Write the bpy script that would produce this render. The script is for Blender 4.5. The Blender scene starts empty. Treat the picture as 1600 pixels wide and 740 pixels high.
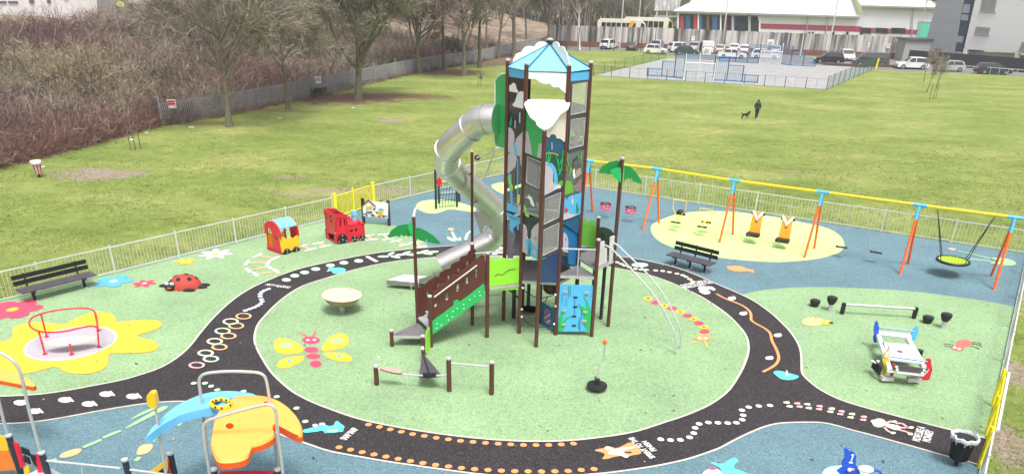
import bpy, math, random
import numpy as np
from mathutils import Vector, Matrix
from mathutils.geometry import tessellate_polygon
random.seed(7)
sc = bpy.context.scene
# ---------------------------------------------------------------- camera
FP, CX, CY, TH, ROLL, CH = 1200.0, 800.0, 600.0, math.radians(27.5), math.radians(1.37), 10.0
_R = Vector((1, 0, 0)); _U = Vector((0, math.sin(TH), math.cos(TH))); _F = Vector((0, math.cos(TH), -math.sin(TH)))
_XR = _R*math.cos(ROLL) + _U*math.sin(ROLL); _XU = _U*math.cos(ROLL) - _R*math.sin(ROLL)
cam = bpy.data.objects.new('camera', bpy.data.cameras.new('camera')); sc.collection.objects.link(cam)
cam.data.sensor_width = 36; cam.data.lens = FP/1600*36; cam.data.shift_y = (CY-370)/1600.0
cam.data.clip_end = 3000; cam.data.clip_start = .2
m = Matrix((_XR, _XU, -_F)).transposed().to_4x4(); m.translation = (0, 0, CH); cam.matrix_world = m
sc.camera = cam
# ---------------------------------------------------------------- light
SUN_EL, SUN_AZ = math.radians(66), math.radians(160)
w = bpy.data.worlds.new('World'); sc.world = w; w.use_nodes = True
nt = w.node_tree; bg = nt.nodes['Background']
sky = nt.nodes.new('ShaderNodeTexSky'); sky.sky_type = 'NISHITA'; sky.sun_disc = False
sky.sun_elevation = SUN_EL; sky.sun_rotation = SUN_AZ; sky.dust_density = 6; sky.air_density = 1.0; sky.ozone_density = .6
hs = nt.nodes.new('ShaderNodeHueSaturation'); hs.inputs['Saturation'].default_value = .22; hs.inputs['Value'].default_value = 1.25
nt.links.new(sky.outputs[0], hs.inputs['Color']); nt.links.new(hs.outputs[0], bg.inputs[0]); bg.inputs[1].default_value = .135
sl = bpy.data.lights.new('sun', 'SUN'); sl.energy = 2.1; sl.angle = math.radians(15); sl.color = (1, .97, .93)
so = bpy.data.objects.new('sun', sl); sc.collection.objects.link(so)
sd = Vector((math.cos(SUN_EL)*math.sin(SUN_AZ), math.cos(SUN_EL)*math.cos(SUN_AZ), math.sin(SUN_EL)))
so.rotation_euler = sd.to_track_quat('Z', 'Y').to_euler()
sc.view_settings.view_transform = 'Standard'; sc.view_settings.look = 'None'; sc.view_settings.exposure = 0.42; sc.view_settings.gamma = 1
sc.render.resolution_x = 1024; sc.render.resolution_y = 473
# ---------------------------------------------------------------- pixel to world helpers
def ray(px, py):
    return _F + _XR*((px-CX)/FP) - _XU*((py-CY)/FP)
def g(px, py, H=0.0):
    d = ray(px, py); s = (H-CH)/d.z; return Vector((d.x*s, d.y*s, H))
def aty(px, py, Y):
    d = ray(px, py); s = Y/d.y; return Vector((d.x*s, Y, CH+d.z*s))
def onw(a, b, px, py, off=0.0):
    t = Vector((b[0]-a[0], b[1]-a[1])); n = Vector((t.y, -t.x)).normalized()
    o = Vector((a[0], a[1])) + n*off; d = ray(px, py)
    s = n.dot(o)/(d.x*n.x+d.y*n.y); return Vector((d.x*s, d.y*s, CH+d.z*s))
def proj(p):
    v = Vector(p)-Vector((0, 0, CH)); z = v.dot(_F); return CX+FP*v.dot(_XR)/z, CY-FP*v.dot(_XU)/z
def hat(b, py):
    lo, hi = -3, 60
    for _ in range(40):
        mm = (lo+hi)/2
        if proj((b[0], b[1], mm))[1] > py: lo = mm
        else: hi = mm
    return mm
# ---------------------------------------------------------------- materials
MATS = {}
def mat(name, col, rough=.6, metal=0, var=.12, scale=6.0, bump=0.0, spec=.4, bscale=None, detail=4, alpha=None, coords='Object', stretch=None, col2=None, coat=0):
    if name in MATS: return MATS[name]
    M = bpy.data.materials.new(name); M.use_nodes = True; t = M.node_tree; B = t.nodes['Principled BSDF']
    B.inputs['Roughness'].default_value = rough; B.inputs['Metallic'].default_value = metal
    B.inputs['Specular IOR Level'].default_value = spec; B.inputs['Coat Weight'].default_value = coat
    tc = t.nodes.new('ShaderNodeNewGeometry'); src = tc.outputs['Position']
    if stretch:
        mp = t.nodes.new('ShaderNodeMapping'); mp.inputs['Scale'].default_value = stretch; t.links.new(src, mp.inputs[0]); src = mp.outputs[0]
    n = t.nodes.new('ShaderNodeTexNoise'); n.inputs['Scale'].default_value = scale; n.inputs['Detail'].default_value = detail; n.inputs['Roughness'].default_value = .65
    t.links.new(src, n.inputs[0])
    r = t.nodes.new('ShaderNodeValToRGB'); r.color_ramp.elements[0].position = .3; r.color_ramp.elements[1].position = .7
    a = [max(0, c*(1-var)) for c in col]; b = col2 if col2 else [min(1, c*(1+var)) for c in col]
    r.color_ramp.elements[0].color = (*a, 1); r.color_ramp.elements[1].color = (*b, 1)
    t.links.new(n.outputs[0], r.inputs[0]); t.links.new(r.outputs[0], B.inputs['Base Color'])
    if bump:
        n2 = t.nodes.new('ShaderNodeTexNoise'); n2.inputs['Scale'].default_value = bscale or scale*3; n2.inputs['Detail'].default_value = 5; t.links.new(src, n2.inputs[0])
        bp = t.nodes.new('ShaderNodeBump'); bp.inputs['Strength'].default_value = bump; bp.inputs['Distance'].default_value = .02
        t.links.new(n2.outputs[0], bp.inputs['Height']); t.links.new(bp.outputs[0], B.inputs['Normal'])
    if alpha is not None: B.inputs['Alpha'].default_value = alpha
    M.diffuse_color = (*col, 1); MATS[name] = M; return M
def rubber(name, c1, c2, c3, sc1=38.0, big=.4, bigamt=.24):
    """granulated EPDM rubber: mixed granules, broad wear"""
    M = bpy.data.materials.new(name); M.use_nodes = True; t = M.node_tree; B = t.nodes['Principled BSDF']
    B.inputs['Roughness'].default_value = .8; B.inputs['Specular IOR Level'].default_value = .25
    geo = t.nodes.new('ShaderNodeNewGeometry')
    v = t.nodes.new('ShaderNodeTexVoronoi'); v.inputs['Scale'].default_value = sc1; t.links.new(geo.outputs['Position'], v.inputs['Vector'])
    s = t.nodes.new('ShaderNodeSeparateColor'); t.links.new(v.outputs['Color'], s.inputs[0])
    r = t.nodes.new('ShaderNodeValToRGB'); e = r.color_ramp.elements; e[0].position = 0; e[0].color = (*c1, 1); e[1].position = 1; e[1].color = (*c3, 1)
    x = e.new(.28); x.color = (*c2, 1); x = e.new(.8); x.color = (*c2, 1)
    t.links.new(s.outputs[0], r.inputs[0])
    n = t.nodes.new('ShaderNodeTexNoise'); n.inputs['Scale'].default_value = big; n.inputs['Detail'].default_value = 6; n.inputs['Roughness'].default_value = .6
    t.links.new(geo.outputs['Position'], n.inputs['Vector'])
    n3 = t.nodes.new('ShaderNodeTexNoise'); n3.inputs['Scale'].default_value = 9; n3.inputs['Detail'].default_value = 5; n3.inputs['Roughness'].default_value = .75
    t.links.new(geo.outputs['Position'], n3.inputs['Vector'])
    ad = t.nodes.new('ShaderNodeMath'); ad.operation = 'ADD'; t.links.new(n.outputs[0], ad.inputs[0]); t.links.new(n3.outputs[0], ad.inputs[1])
    mr = t.nodes.new('ShaderNodeMapRange'); mr.inputs[1].default_value = .6; mr.inputs[2].default_value = 1.4; mr.inputs[3].default_value = 1-bigamt; mr.inputs[4].default_value = 1+bigamt
    t.links.new(ad.outputs[0], mr.inputs[0])
    mx = t.nodes.new('ShaderNodeMix'); mx.data_type = 'RGBA'; mx.blend_type = 'MULTIPLY'; mx.inputs[0].default_value = 1
    t.links.new(r.outputs[0], mx.inputs[6]); t.links.new(mr.outputs[0], mx.inputs[7]); t.links.new(mx.outputs[2], B.inputs['Base Color'])
    bp = t.nodes.new('ShaderNodeBump'); bp.inputs['Strength'].default_value = .35; bp.inputs['Distance'].default_value = .01
    t.links.new(v.outputs['Distance'], bp.inputs['Height']); t.links.new(bp.outputs[0], B.inputs['Normal'])
    MATS[name] = M; return M
R_GREEN = rubber('rubber green', (.13, .22, .10), (.24, .365, .195), (.35, .46, .28))
R_BLUE = rubber('rubber blue', (.065, .12, .145), (.115, .20, .235), (.18, .285, .32))
R_BLACK = rubber('rubber black', (.012, .011, .012), (.034, .030, .033), (.075, .068, .072))
R_LIME = rubber('rubber lime', (.42, .62, .20), (.50, .70, .25), (.58, .77, .33), bigamt=.08)
def paint(n, c, v=.08): return mat('rubber '+n, c, .75, var=v, scale=14, bump=.1, bscale=60, spec=.2)
W_ = paint('white', (.72, .72, .70)); YE = paint('yellow', (.80, .43, .05)); PK = paint('pink red', (.72, .07, .13)); OR = paint('orange', (.80, .30, .12))
LO = paint('pale orange', (.72, .42, .22)); TQ = paint('turquoise', (.12, .68, .66)); LG = paint('light green', (.34, .70, .28)); BL = paint('sky blue', (.10, .38, .72))
PG = paint('pale green', (.52, .78, .50)); CRM = paint('cream', (.78, .76, .50)); LPK = paint('light pink', (.75, .38, .40)); RD = paint('red', (.70, .14, .12)); BK = paint('black', (.02, .02, .022))
EDGE = mat('rubber edging', (.55, .50, .44), .8, var=.15, scale=9)
HP = dict(rough=.32, var=.03, spec=.5)
BRN = mat('brown post', (.095, .034, .026), .38, var=.12, scale=8); BRNP = mat('brown board', (.10, .030, .022), .45, var=.15, scale=10)
CAP = mat('grey cap', (.45, .45, .46), .45); STEEL = mat('brushed steel', (.74, .72, .69), .36, metal=.95, var=.06, scale=4, bump=.06, bscale=30)
GALV = mat('galvanised', (.52, .53, .54), .45, metal=.35, var=.08, scale=10); WHT = mat('white board', (.78, .78, .77), **HP)
GRN = mat('green board', (.02, .42, .11), **HP); DGRN = mat('deep green board', (.012, .24, .055), **HP); LIME = mat('lime board', (.30, .72, .045), **HP); BUSH = mat('leaf green board', (.14, .42, .05), **HP)
BLU = mat('sky blue board', (.09, .44, .78), **HP); LBL = mat('pale blue roof', (.20, .58, .78), .4, var=.03); NAVY = mat('navy board', (.012, .045, .13), **HP); TEAL = mat('teal blue board', (.01, .16, .38), **HP)
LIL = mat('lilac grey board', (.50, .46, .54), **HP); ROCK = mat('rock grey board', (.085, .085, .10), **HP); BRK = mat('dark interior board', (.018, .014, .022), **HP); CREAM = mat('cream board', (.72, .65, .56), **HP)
GRYD = mat('anti slip deck', (.15, .14, .15), .8, var=.2, scale=30); RED = mat('red board', (.62, .012, .035), **HP); YEL = mat('yellow board', (.80, .50, .02), **HP); ORG = mat('orange moulding', (.86, .40, .08), .35, var=.04, scale=3)
ORD = mat('dark orange edge', (.75, .10, .015), .4, var=.04); BLM = mat('blue moulding', (.16, .50, .85), .35, var=.04, scale=3); BLK = mat('black plastic', (.015, .015, .017), .45, var=.1); DPOST = mat('charcoal post', (.025, .033, .045), .4)
RAILR = mat('red enamel', (.60, .02, .04), .35, spec=.5); LAV = mat('lavender disc', (.40, .375, .415), .6, var=.05); SORG = mat('swing orange', (.86, .14, .02), .35); SBLU = mat('swing blue', (.10, .45, .72), .35); SYEL = mat('swing yellow', (.85, .58, .02), .35)
BEIGE = mat('beige plastic', (.60, .47, .38), .5, var=.06); BEIGD = mat('tan shell', (.32, .24, .12), .5, var=.1); WFEN = mat('white fence paint', (.56, .57, .56), .45, var=.08, scale=3); YFEN = mat('yellow fence paint', (.85, .72, .02), .4)
ROPE = mat('black rope', (.02, .02, .025), .8)
ACR = mat('clear polycarbonate', (.55, .62, .60), .1, var=.05, alpha=.16)
# ---------------------------------------------------------------- mesh builder
COL = sc.collection; ORIG = {}
class MB:
    def __init__(s): s.v = []; s.f = []; s.mi = []; s.mats = []
    def m(s, mt):
        if mt not in s.mats: s.mats.append(mt)
        return s.mats.index(mt)
    def add(s, vs, fs, mt):
        o = len(s.v); k = s.m(mt); s.v += [tuple(p) for p in vs]
        for f in fs: s.f.append([i+o for i in f]); s.mi.append(k)
        return s
    def box(s, c, size, mt, rz=0, rx=0, ry=0):
        R = Matrix.Rotation(rz, 3, 'Z') @ Matrix.Rotation(ry, 3, 'Y') @ Matrix.Rotation(rx, 3, 'X'); c = Vector(c)
        vs = [c + R @ Vector((x*size[0]/2, y*size[1]/2, z*size[2]/2)) for x in (-1, 1) for y in (-1, 1) for z in (-1, 1)]
        return s.add(vs, [(0, 1, 3, 2), (4, 6, 7, 5), (0, 4, 5, 1), (2, 3, 7, 6), (0, 2, 6, 4), (1, 5, 7, 3)], mt)
    def beam(s, p0, p1, wd, ht, mt):
        p0 = Vector(p0); p1 = Vector(p1); d = (p1-p0); L = d.length; d = d/L
        sd_ = d.cross(Vector((0, 0, 1))); sd_ = sd_.normalized() if sd_.length > .01 else Vector((1, 0, 0)); up = sd_.cross(d)
        vs = [q + sd_*a*wd/2 + up*b*ht/2 for q in (p0, p1) for a, b in ((-1, -1), (1, -1), (1, 1), (-1, 1))]
        return s.add(vs, [(3, 2, 1, 0), (4, 5, 6, 7), (0, 1, 5, 4), (1, 2, 6, 5), (2, 3, 7, 6), (3, 0, 4, 7)], mt)
    def tube(s, pts, r, mt, n=8, closed=False):
        pts = [Vector(p) for p in pts]; N = len(pts); rs = r if isinstance(r, (list, tuple)) else [r]*N
        vs = []; prev = None
        for i, p in enumerate(pts):
            a = pts[i-1] if (i > 0 or closed) else p; b = pts[(i+1) % N] if (i < N-1 or closed) else p
            t = (b-a).normalized()
            if prev is None:
                u = t.orthogonal().normalized()
            else:
                u = prev - t*prev.dot(t); u = u.normalized() if u.length > 1e-5 else t.orthogonal().normalized()
            prev = u; v = t.cross(u)
            vs += [p + (u*math.cos(2*math.pi*k/n)+v*math.sin(2*math.pi*k/n))*rs[i] for k in range(n)]
        fs = []
        for i in range(N if closed else N-1):
            for k in range(n):
                a = i*n+k; b = i*n+(k+1) % n; c = ((i+1) % N)*n+(k+1) % n; d = ((i+1) % N)*n+k; fs.append((a, b, c, d))
        if not closed: fs += [tuple(range(n-1, -1, -1)), tuple(range((N-1)*n, N*n))]
        return s.add(vs, fs, mt)
    def lathe(s, c, prof, mt, n=24, axis=None):
        c = Vector(c); vs = []
        for r, z in prof: vs += [c + Vector((r*math.cos(2*math.pi*k/n), r*math.sin(2*math.pi*k/n), z)) for k in range(n)]
        fs = [(i*n+k, i*n+(k+1) % n, (i+1)*n+(k+1) % n, (i+1)*n+k) for i in range(len(prof)-1) for k in range(n)]
        fs += [tuple(range(n-1, -1, -1)), tuple(range((len(prof)-1)*n, len(prof)*n))]
        return s.add(vs, fs, mt)
    def ell(s, c, r, mt, n=14, mrings=8, rot=None):
        c = Vector(c); vs = []; R = rot or Matrix.Identity(3)
        for i in range(mrings+1):
            ph = math.pi*i/mrings
            vs += [c + R @ Vector((r[0]*math.sin(ph)*math.cos(2*math.pi*k/n), r[1]*math.sin(ph)*math.sin(2*math.pi*k/n), r[2]*math.cos(ph))) for k in range(n)]
        fs = [(i*n+k, (i+1)*n+k, (i+1)*n+(k+1) % n, i*n+(k+1) % n) for i in range(mrings) for k in range(n)]
        return s.add(vs, fs, mt)
    def plate(s, loops, tvec, mt, side=None):
        """loops: outer + holes as 3d points; extruded by tvec"""
        tvec = Vector(tvec); loops = [[Vector(p) for p in l] for l in loops]
        tris = tessellate_polygon(loops); flat = [p for l in loops for p in l]; N = len(flat)
        s.add([p for p in flat]+[p+tvec for p in flat], [tuple(t) for t in tris]+[tuple(reversed([i+N for i in t])) for t in tris], mt)
        o = 0
        for l in loops:
            n = len(l); s.add(l+[p+tvec for p in l], [(i, (i+1) % n, n+(i+1) % n, n+i) for i in range(n)], side or mt)
        return s
    def sheet(s, pts, z, mt):
        pts = [Vector((p[0], p[1], z)) for p in pts]
        tris = tessellate_polygon([pts])
        fs = []
        for t in tris:
            a, b, c = [pts[i] for i in t]
            fs.append(tuple(t) if (b-a).cross(c-a).z > 0 else tuple(reversed(t)))
        return s.add(pts, fs, mt)
    def build(s, name, parent=None, smooth=False, base=None, tagv=None, label=None):
        me = bpy.data.meshes.new(name); o = bpy.data.objects.new(name, me); COL.objects.link(o)
        org = ORIG[parent.name] if parent is not None else (Vector(base) if base is not None else Vector((0, 0, 0)))
        ORIG[o.name] = org
        me.from_pydata([(p[0]-org.x, p[1]-org.y, p[2]-org.z) for p in s.v], [], s.f)
        for mt in s.mats: me.materials.append(mt)
        me.polygons.foreach_set('material_index', s.mi)
        if smooth:
            me.polygons.foreach_set('use_smooth', [True]*len(s.f))
            try: me.set_sharp_from_angle(angle=math.radians(40))
            except Exception: pass
        me.update()
        if parent is not None: o.parent = parent
        else: o.location = org
        if label: o['label'] = label
        return o
def tag(o, label, cat, group=None, kind=None):
    o['label'] = label; o['category'] = cat
    if group: o['group'] = group
    if kind: o['kind'] = kind
    return o
def thing(name, label, cat, loc, group=None):
    o = bpy.data.objects.new(name, None); COL.objects.link(o); o.location = Vector(loc); o.empty_display_size = .1
    ORIG[o.name] = Vector(loc); return tag(o, label, cat, group)
def struct(o): o['kind'] = 'structure'; return o
def copy_tree(o, parent=None):
    c = o.copy(); COL.objects.link(c); ORIG[c.name] = ORIG.get(o.name, Vector())
    if parent is not None: c.parent = parent
    for ch in list(o.children): copy_tree(ch, c)
    return c
def fast_mesh(name, V, F, mi, mats, parent=None, base=(0, 0, 0)):
    """V (n,3), F (m,4) quads via numpy"""
    me = bpy.data.meshes.new(name); o = bpy.data.objects.new(name, me); COL.objects.link(o)
    org = ORIG[parent.name] if parent is not None else Vector(base); ORIG[o.name] = org
    V = V - np.array(org); me.vertices.add(len(V)); me.vertices.foreach_set('co', V.astype(np.float32).ravel())
    k = F.shape[1]; me.loops.add(F.size); me.loops.foreach_set('vertex_index', F.astype(np.int32).ravel())
    me.polygons.add(len(F)); me.polygons.foreach_set('loop_start', np.arange(0, F.size, k, dtype=np.int32))
    try: me.polygons.foreach_set('loop_total', np.full(len(F), k, dtype=np.int32))
    except Exception: pass
    for mt in mats: me.materials.append(mt)
    me.polygons.foreach_set('material_index', np.asarray(mi, dtype=np.int32) if np.ndim(mi) else np.full(len(F), mi, dtype=np.int32))
    me.update(calc_edges=True); me.validate()
    if parent is not None: o.parent = parent
    else: o.location = org
    return o
def S(lst, ox=0, oy=0, k=1.0): return [(ox+x/k, oy+y/k) for x, y in lst]
def smooth_line(pts, it=2, closed=False):
    pts = [Vector(p) for p in pts]
    for _ in range(it):
        q = []; n = len(pts)
        rng = range(n) if closed else range(n-1)
        if not closed: q.append(pts[0])
        for i in rng:
            a, b = pts[i], pts[(i+1) % n]; q += [a*.75+b*.25, a*.25+b*.75]
        if not closed: q.append(pts[-1])
        pts = q
    return pts
def strip(mb, pts, wd, z, mt, closed=False):
    pts = [Vector((p[0], p[1])) for p in pts]; n = len(pts); L = []; Rr = []
    for i, p in enumerate(pts):
        a = pts[i-1] if (i > 0 or closed) else p; b = pts[(i+1) % n] if (i < n-1 or closed) else p
        t = (b-a).normalized(); nn = Vector((-t.y, t.x))*wd/2; L.append(p+nn); Rr.append(p-nn)
    vs = [(p.x, p.y, z) for p in Rr]+[(p.x, p.y, z) for p in L]
    mb.add(vs, [(i, (i+1) % n, n+(i+1) % n, n+i) for i in range(n if closed else n-1)], mt)
# ================================================================ GROUND
FENX = [(2, 468), (140.5, 435), (260, 407), (358, 382.5), (442, 363.5), (521, 343)]
NEARL = g(2, 468); c0 = g(584, 322); CORN = g(787, 273); CR = g(1604, 397.5); NEARR = g(1530, 740)
ldir = (NEARL-c0).normalized(); NL = c0 + ldir*34; rdir = (NEARR-CR).normalized(); NR = CR + rdir*26
# palisade line (world xy) for the embankment
PAL = [(-33, 30), (-29.8, 44.7), (-28.3, 51.1), (-27.0, 60.0), (-24.4, 65.2), (-22.0, 72), (-19.2, 80), (-17.2, 88), (-12.8, 103), (-6.5, 117), (-1.3, 134.3), (6, 158), (20, 200), (30, 300)]
def bank_s(x, y):
    """metres behind the palisade line (to its left)"""
    X = np.interp(y, [p[1] for p in PAL], [p[0] for p in PAL]); return (X-x)*.88
def bank_h(x, y):
    s = bank_s(x, y); t = np.clip((s-5)/34.0, 0, 1); return 5.6*t*t*(3-2*t)
def grass_mat():
    M = bpy.data.materials.new('grass'); M.use_nodes = True; t = M.node_tree; B = t.nodes['Principled BSDF']; N = t.nodes.new; L = t.links.new
    B.inputs['Roughness'].default_value = .85; B.inputs['Specular IOR Level'].default_value = .15
    geo = N('ShaderNodeNewGeometry'); P = geo.outputs['Position']
    def noise(s, d=5, r=.6, st=None):
        n = N('ShaderNodeTexNoise'); n.inputs['Scale'].default_value = s; n.inputs['Detail'].default_value = d; n.inputs['Roughness'].default_value = r
        if st: mp = N('ShaderNodeMapping'); mp.inputs['Scale'].default_value = st; mp.inputs['Rotation'].default_value = (0, 0, .25); L(P, mp.inputs[0]); L(mp.outputs[0], n.inputs[0])
        else: L(P, n.inputs[0])
        return n.outputs[0]
    def ramp(f, els):
        r = N('ShaderNodeValToRGB'); e = r.color_ramp.elements; e[0].position = els[0][0]; e[0].color = (*els[0][1], 1); e[1].position = els[-1][0]; e[1].color = (*els[-1][1], 1)
        for p_, c in els[1:-1]: x = e.new(p_); x.color = (*c, 1)
        L(f, r.inputs[0]); return r.outputs[0]
    def mix(f, a, b, mode='MIX'):
        mx = N('ShaderNodeMix'); mx.data_type = 'RGBA'; mx.blend_type = mode
        if isinstance(f, float): mx.inputs[0].default_value = f
        else: L(f, mx.inputs[0])
        L(a, mx.inputs[6]); L(b, mx.inputs[7]); return mx.outputs[2]
    base = ramp(noise(.16, 8, .68, (.75, 1.2, 1)), [(.32, (.14, .19, .042)), (.5, (.20, .252, .064)), (.66, (.29, .305, .105))])
    mid = ramp(noise(1.3, 7, .75), [(.3, (.66, .72, .6)), (.7, (1.28, 1.22, 1.3))])
    fine = ramp(noise(20, 7, .85), [(.28, (.45, .5, .4)), (.5, (1, 1, 1)), (.75, (1.5, 1.42, 1.5))])
    c = mix(1.0, base, mid, 'MULTIPLY'); c = mix(1.0, c, fine, 'MULTIPLY')
    wob = noise(.9, 6, .7)
    def patches(lst):
        mask = None
        for (px, py, rx, ry, s) in lst:
            q = g(px, py); v = N('ShaderNodeVectorMath'); v.operation = 'SUBTRACT'; L(P, v.inputs[0]); v.inputs[1].default_value = q
            v2 = N('ShaderNodeVectorMath'); v2.operation = 'MULTIPLY'; L(v.outputs[0], v2.inputs[0]); v2.inputs[1].default_value = (1/rx, 1/ry, 1)
            ln = N('ShaderNodeVectorMath'); ln.operation = 'LENGTH'; L(v2.outputs[0], ln.inputs[0])
            ad = N('ShaderNodeMath'); ad.operation = 'MULTIPLY_ADD'; L(wob, ad.inputs[0]); ad.inputs[1].default_value = 2.4; L(ln.outputs['Value'], ad.inputs[2])
            mr = N('ShaderNodeMapRange'); L(ad.outputs[0], mr.inputs[0]); mr.inputs[1].default_value = 1.95; mr.inputs[2].default_value = 2.35; mr.inputs[3].default_value = s; mr.inputs[4].default_value = 0
            if mask is None: mask = mr.outputs[0]
            else: mm = N('ShaderNodeMath'); mm.operation = 'MAXIMUM'; L(mask, mm.inputs[0]); L(mr.outputs[0], mm.inputs[1]); mask = mm.outputs[0]
        return mask
    earth = ramp(noise(6, 6, .7), [(.3, (.18, .135, .10)), (.7, (.37, .30, .25))]); leaves = ramp(noise(4, 7, .8), [(.3, (.075, .035, .03)), (.55, (.16, .09, .07)), (.75, (.30, .20, .14))])
    c = mix(patches([(150, 272, 2.4, 1.5, 1), (610, 189, 1.3, 1.0, .9), (540, 298, 2.2, .5, .8), (592, 298, 2.4, .7, .8), (455, 277, .9, .5, .7), (470, 305, 1.6, .4, .6), (1592, 585, .8, 1.0, 1), (1570, 690, .7, 1.5, 1), (1235, 268, 1.2, .5, .55), (690, 230, 2, .5, .4), (1000, 290, 3, .3, .4)]), c, earth)
    c = mix(patches([(535, 153, 6.0, 4.2, 1), (635, 150, 5, 2.0, .8), (700, 113, 5, 4.5, .9), (770, 96, 5, 7, .85), (800, 88, 5, 7, .8), (400, 172, 6, 1.0, .6), (290, 192, 5, 1.0, .6)]), c, leaves)
    L(c, B.inputs['Base Color'])
    bp = N('ShaderNodeBump'); bp.inputs['Strength'].default_value = .8; bp.inputs['Distance'].default_value = .06; L(noise(9, 7, .8), bp.inputs['Height']); L(bp.outputs[0], B.inputs['Normal'])
    return M
GRASS = grass_mat()
SOIL = mat('scrub soil', (.12, .08, .065), .95, var=.4, col2=(.40, .31, .22), scale=.35, bump=.8, bscale=6)
# terrain sheet
xs = np.concatenate([np.linspace(-400, -70, 12), np.linspace(-66, 10, 60), np.linspace(14, 80, 12), np.linspace(100, 600, 10)])
ys = np.concatenate([np.linspace(-20, 24, 6), np.linspace(27, 180, 90), np.linspace(190, 300, 12), np.linspace(340, 1500, 10)])
XX, YY = np.meshgrid(xs, ys); HH = bank_h(XX, YY); V = np.stack([XX, YY, HH], -1).reshape(-1, 3); nx = len(xs)
F = np.array([(j*nx+i, j*nx+i+1, (j+1)*nx+i+1, (j+1)*nx+i) for j in range(len(ys)-1) for i in range(nx-1)])
cen = V[F].mean(1); mi = ((bank_s(cen[:, 0], cen[:, 1]) > .2) & (cen[:, 1] > 27)).astype(int)
go = struct(fast_mesh('ground', V, F, mi, [GRASS, SOIL])); 
for p_ in go.data.polygons: p_.use_smooth = True
# playground base slab (blue rubber) with kerb thickness
mb = MB(); out = [NL, c0, CORN, CR, NR]
mb.plate([[Vector((p.x, p.y, .004)) for p in out]], (0, 0, .02), R_BLUE, mat('concrete edge', (.38, .36, .33), .9, bump=.3)); struct(mb.build('rubber_surface'))
Z1, Z2, Z3 = .028, .032, .036
# black path as a large sheet
outer_top = S([(-60, 621), (0, 620), (53, 618), (100, 612), (148, 603), (190, 595), (218, 587), (248, 577), (270, 565), (287, 552), (299, 540), (313, 521), (331, 500), (350, 481), (371, 464), (392, 451), (414.5, 440.5), (440, 430), (466, 421), (493, 414.5), (520, 408.7), (553, 402), (585, 396.5), (612, 393), (640, 390), (668, 387.5), (692, 385.5), (722, 384), (760, 383), (800, 383), (850, 386), (900, 391), (935, 396), (964, 400.5), (1004, 406.5), (1049, 416.5), (1080, 427), (1117.4, 443.5), (1158.6, 461), (1180, 472), (1197, 484), (1211, 495), (1222, 506), (1233, 517), (1241, 528), (1247, 538), (1251, 549), (1252, 565), (1252, 583), (1258, 591), (1268, 600), (1280, 609), (1296, 618), (1314, 626), (1337, 633.5), (1362, 640.5), (1417, 655), (1483, 672), (1542, 686)])
low_right = S([(1532, 728), (1503, 719), (1480, 714), (1425, 698), (1370, 683), (1350, 677.5), (1328, 672), (1312, 667), (1296, 663), (1283, 661), (1270, 660.5), (1253, 660.5), (1236, 661), (1223, 661.5), (1211, 663), (1199, 666), (1187, 670), (1172, 676.5), (1158, 683), (1144, 690), (1130, 698), (1120, 702.6), (1098, 710.5), (1075, 718), (1051, 723.6), (1026, 728.6), (1001, 732.6), (977, 736), (952, 739.4), (900, 744), (850, 746.5), (800, 746), (750, 742), (700, 735.5), (640, 727), (605, 722), (574, 716.5), (542, 711), (511, 705), (475.6, 692.5), (456, 686), (437, 679), (420, 671), (400, 660), (375, 648), (350, 638), (325, 631), (300, 628.4), (280, 627.8), (261, 628.4), (235, 630.5), (208, 634), (180, 638.5), (151, 643.5), (122, 649), (94.6, 654), (72, 657.5), (51, 660.5), (25, 662.2), (0, 663), (-60, 664)])
island = S([(402, 508), (414, 494), (428, 479), (447, 463), (469.4, 448.8), (488, 442), (508, 436), (530, 429), (552.6, 422.6), (575, 417), (597, 412.5), (618, 409), (642, 406), (687.5, 402), (725, 400.5), (765, 400), (810, 401), (850, 404), (890, 408), (925, 413), (964, 419.5), (1019, 431.5), (1046.5, 441.5), (1077.7, 455.5), (1095, 464), (1109, 472.6), (1131.6, 488), (1144, 499), (1154, 509.5), (1162, 519), (1168, 530), (1170, 543), (1168.5, 555), (1164, 568), (1158.6, 580.4), (1143, 606), (1132, 617), (1120, 626), (1108, 633.5), (1094.7, 640), (1067, 651.4), (1039, 660.3), (1000, 673.3), (976, 678.5), (953, 682), (912.5, 687.2), (880, 689.6), (850, 690.5), (810, 690), (760, 687), (700, 680.5), (640, 671.6), (602, 664.4), (580, 660), (560, 655), (542, 649.5), (524.8, 643.3), (496.7, 632.8), (477, 624), (458, 613.5), (440, 599), (423, 582), (411, 563), (402, 546.7), (398, 536), (397.5, 525)])
ot = smooth_line([g(*p).xy for p in outer_top], 1); lr = smooth_line([g(*p).xy for p in low_right], 1); isl = smooth_line([g(*p).xy for p in island], 1, True)
mb = MB(); mb.sheet(ot+lr, Z1-.004+.004, R_BLACK); struct(mb.build('path'))
mb = MB(); mb.sheet(isl, Z2, R_GREEN); struct(mb.build('rubber_lawn'))
iB = [tuple(p) for p in outer_top].index((668, 387.5)); iC = outer_top.index((1158.6, 461))
left_e = [g(*p).xy for p in outer_top[:iB+1]]
lg = [NL.xy+Vector((.12, 0))]+left_e+[g(669, 384).xy, g(655, 371).xy, g(636, 360).xy, g(620, 353.5).xy, g(600, 349.5).xy, g(585, 347).xy, g(565, 344.5).xy, g(548, 343.5).xy, (c0+ldir*1.6).xy+Vector((.1, -.1))]
mb = MB(); mb.sheet(lg, Z1+.0005-.004, R_GREEN); struct(mb.build('rubber_lawn'))
rt = [g(*p).xy for p in outer_top[iC:]]
top_r = [g(*p).xy for p in [(1584.5, 479.6), (1555, 473.5), (1523.7, 468.3), (1480, 462.5), (1438.6, 457), (1395, 453.5), (1353, 451), (1317, 449.7), (1282.5, 449), (1260, 449.2), (1233.8, 450), (1212, 452), (1191, 454), (1172, 457.5)]]
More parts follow.
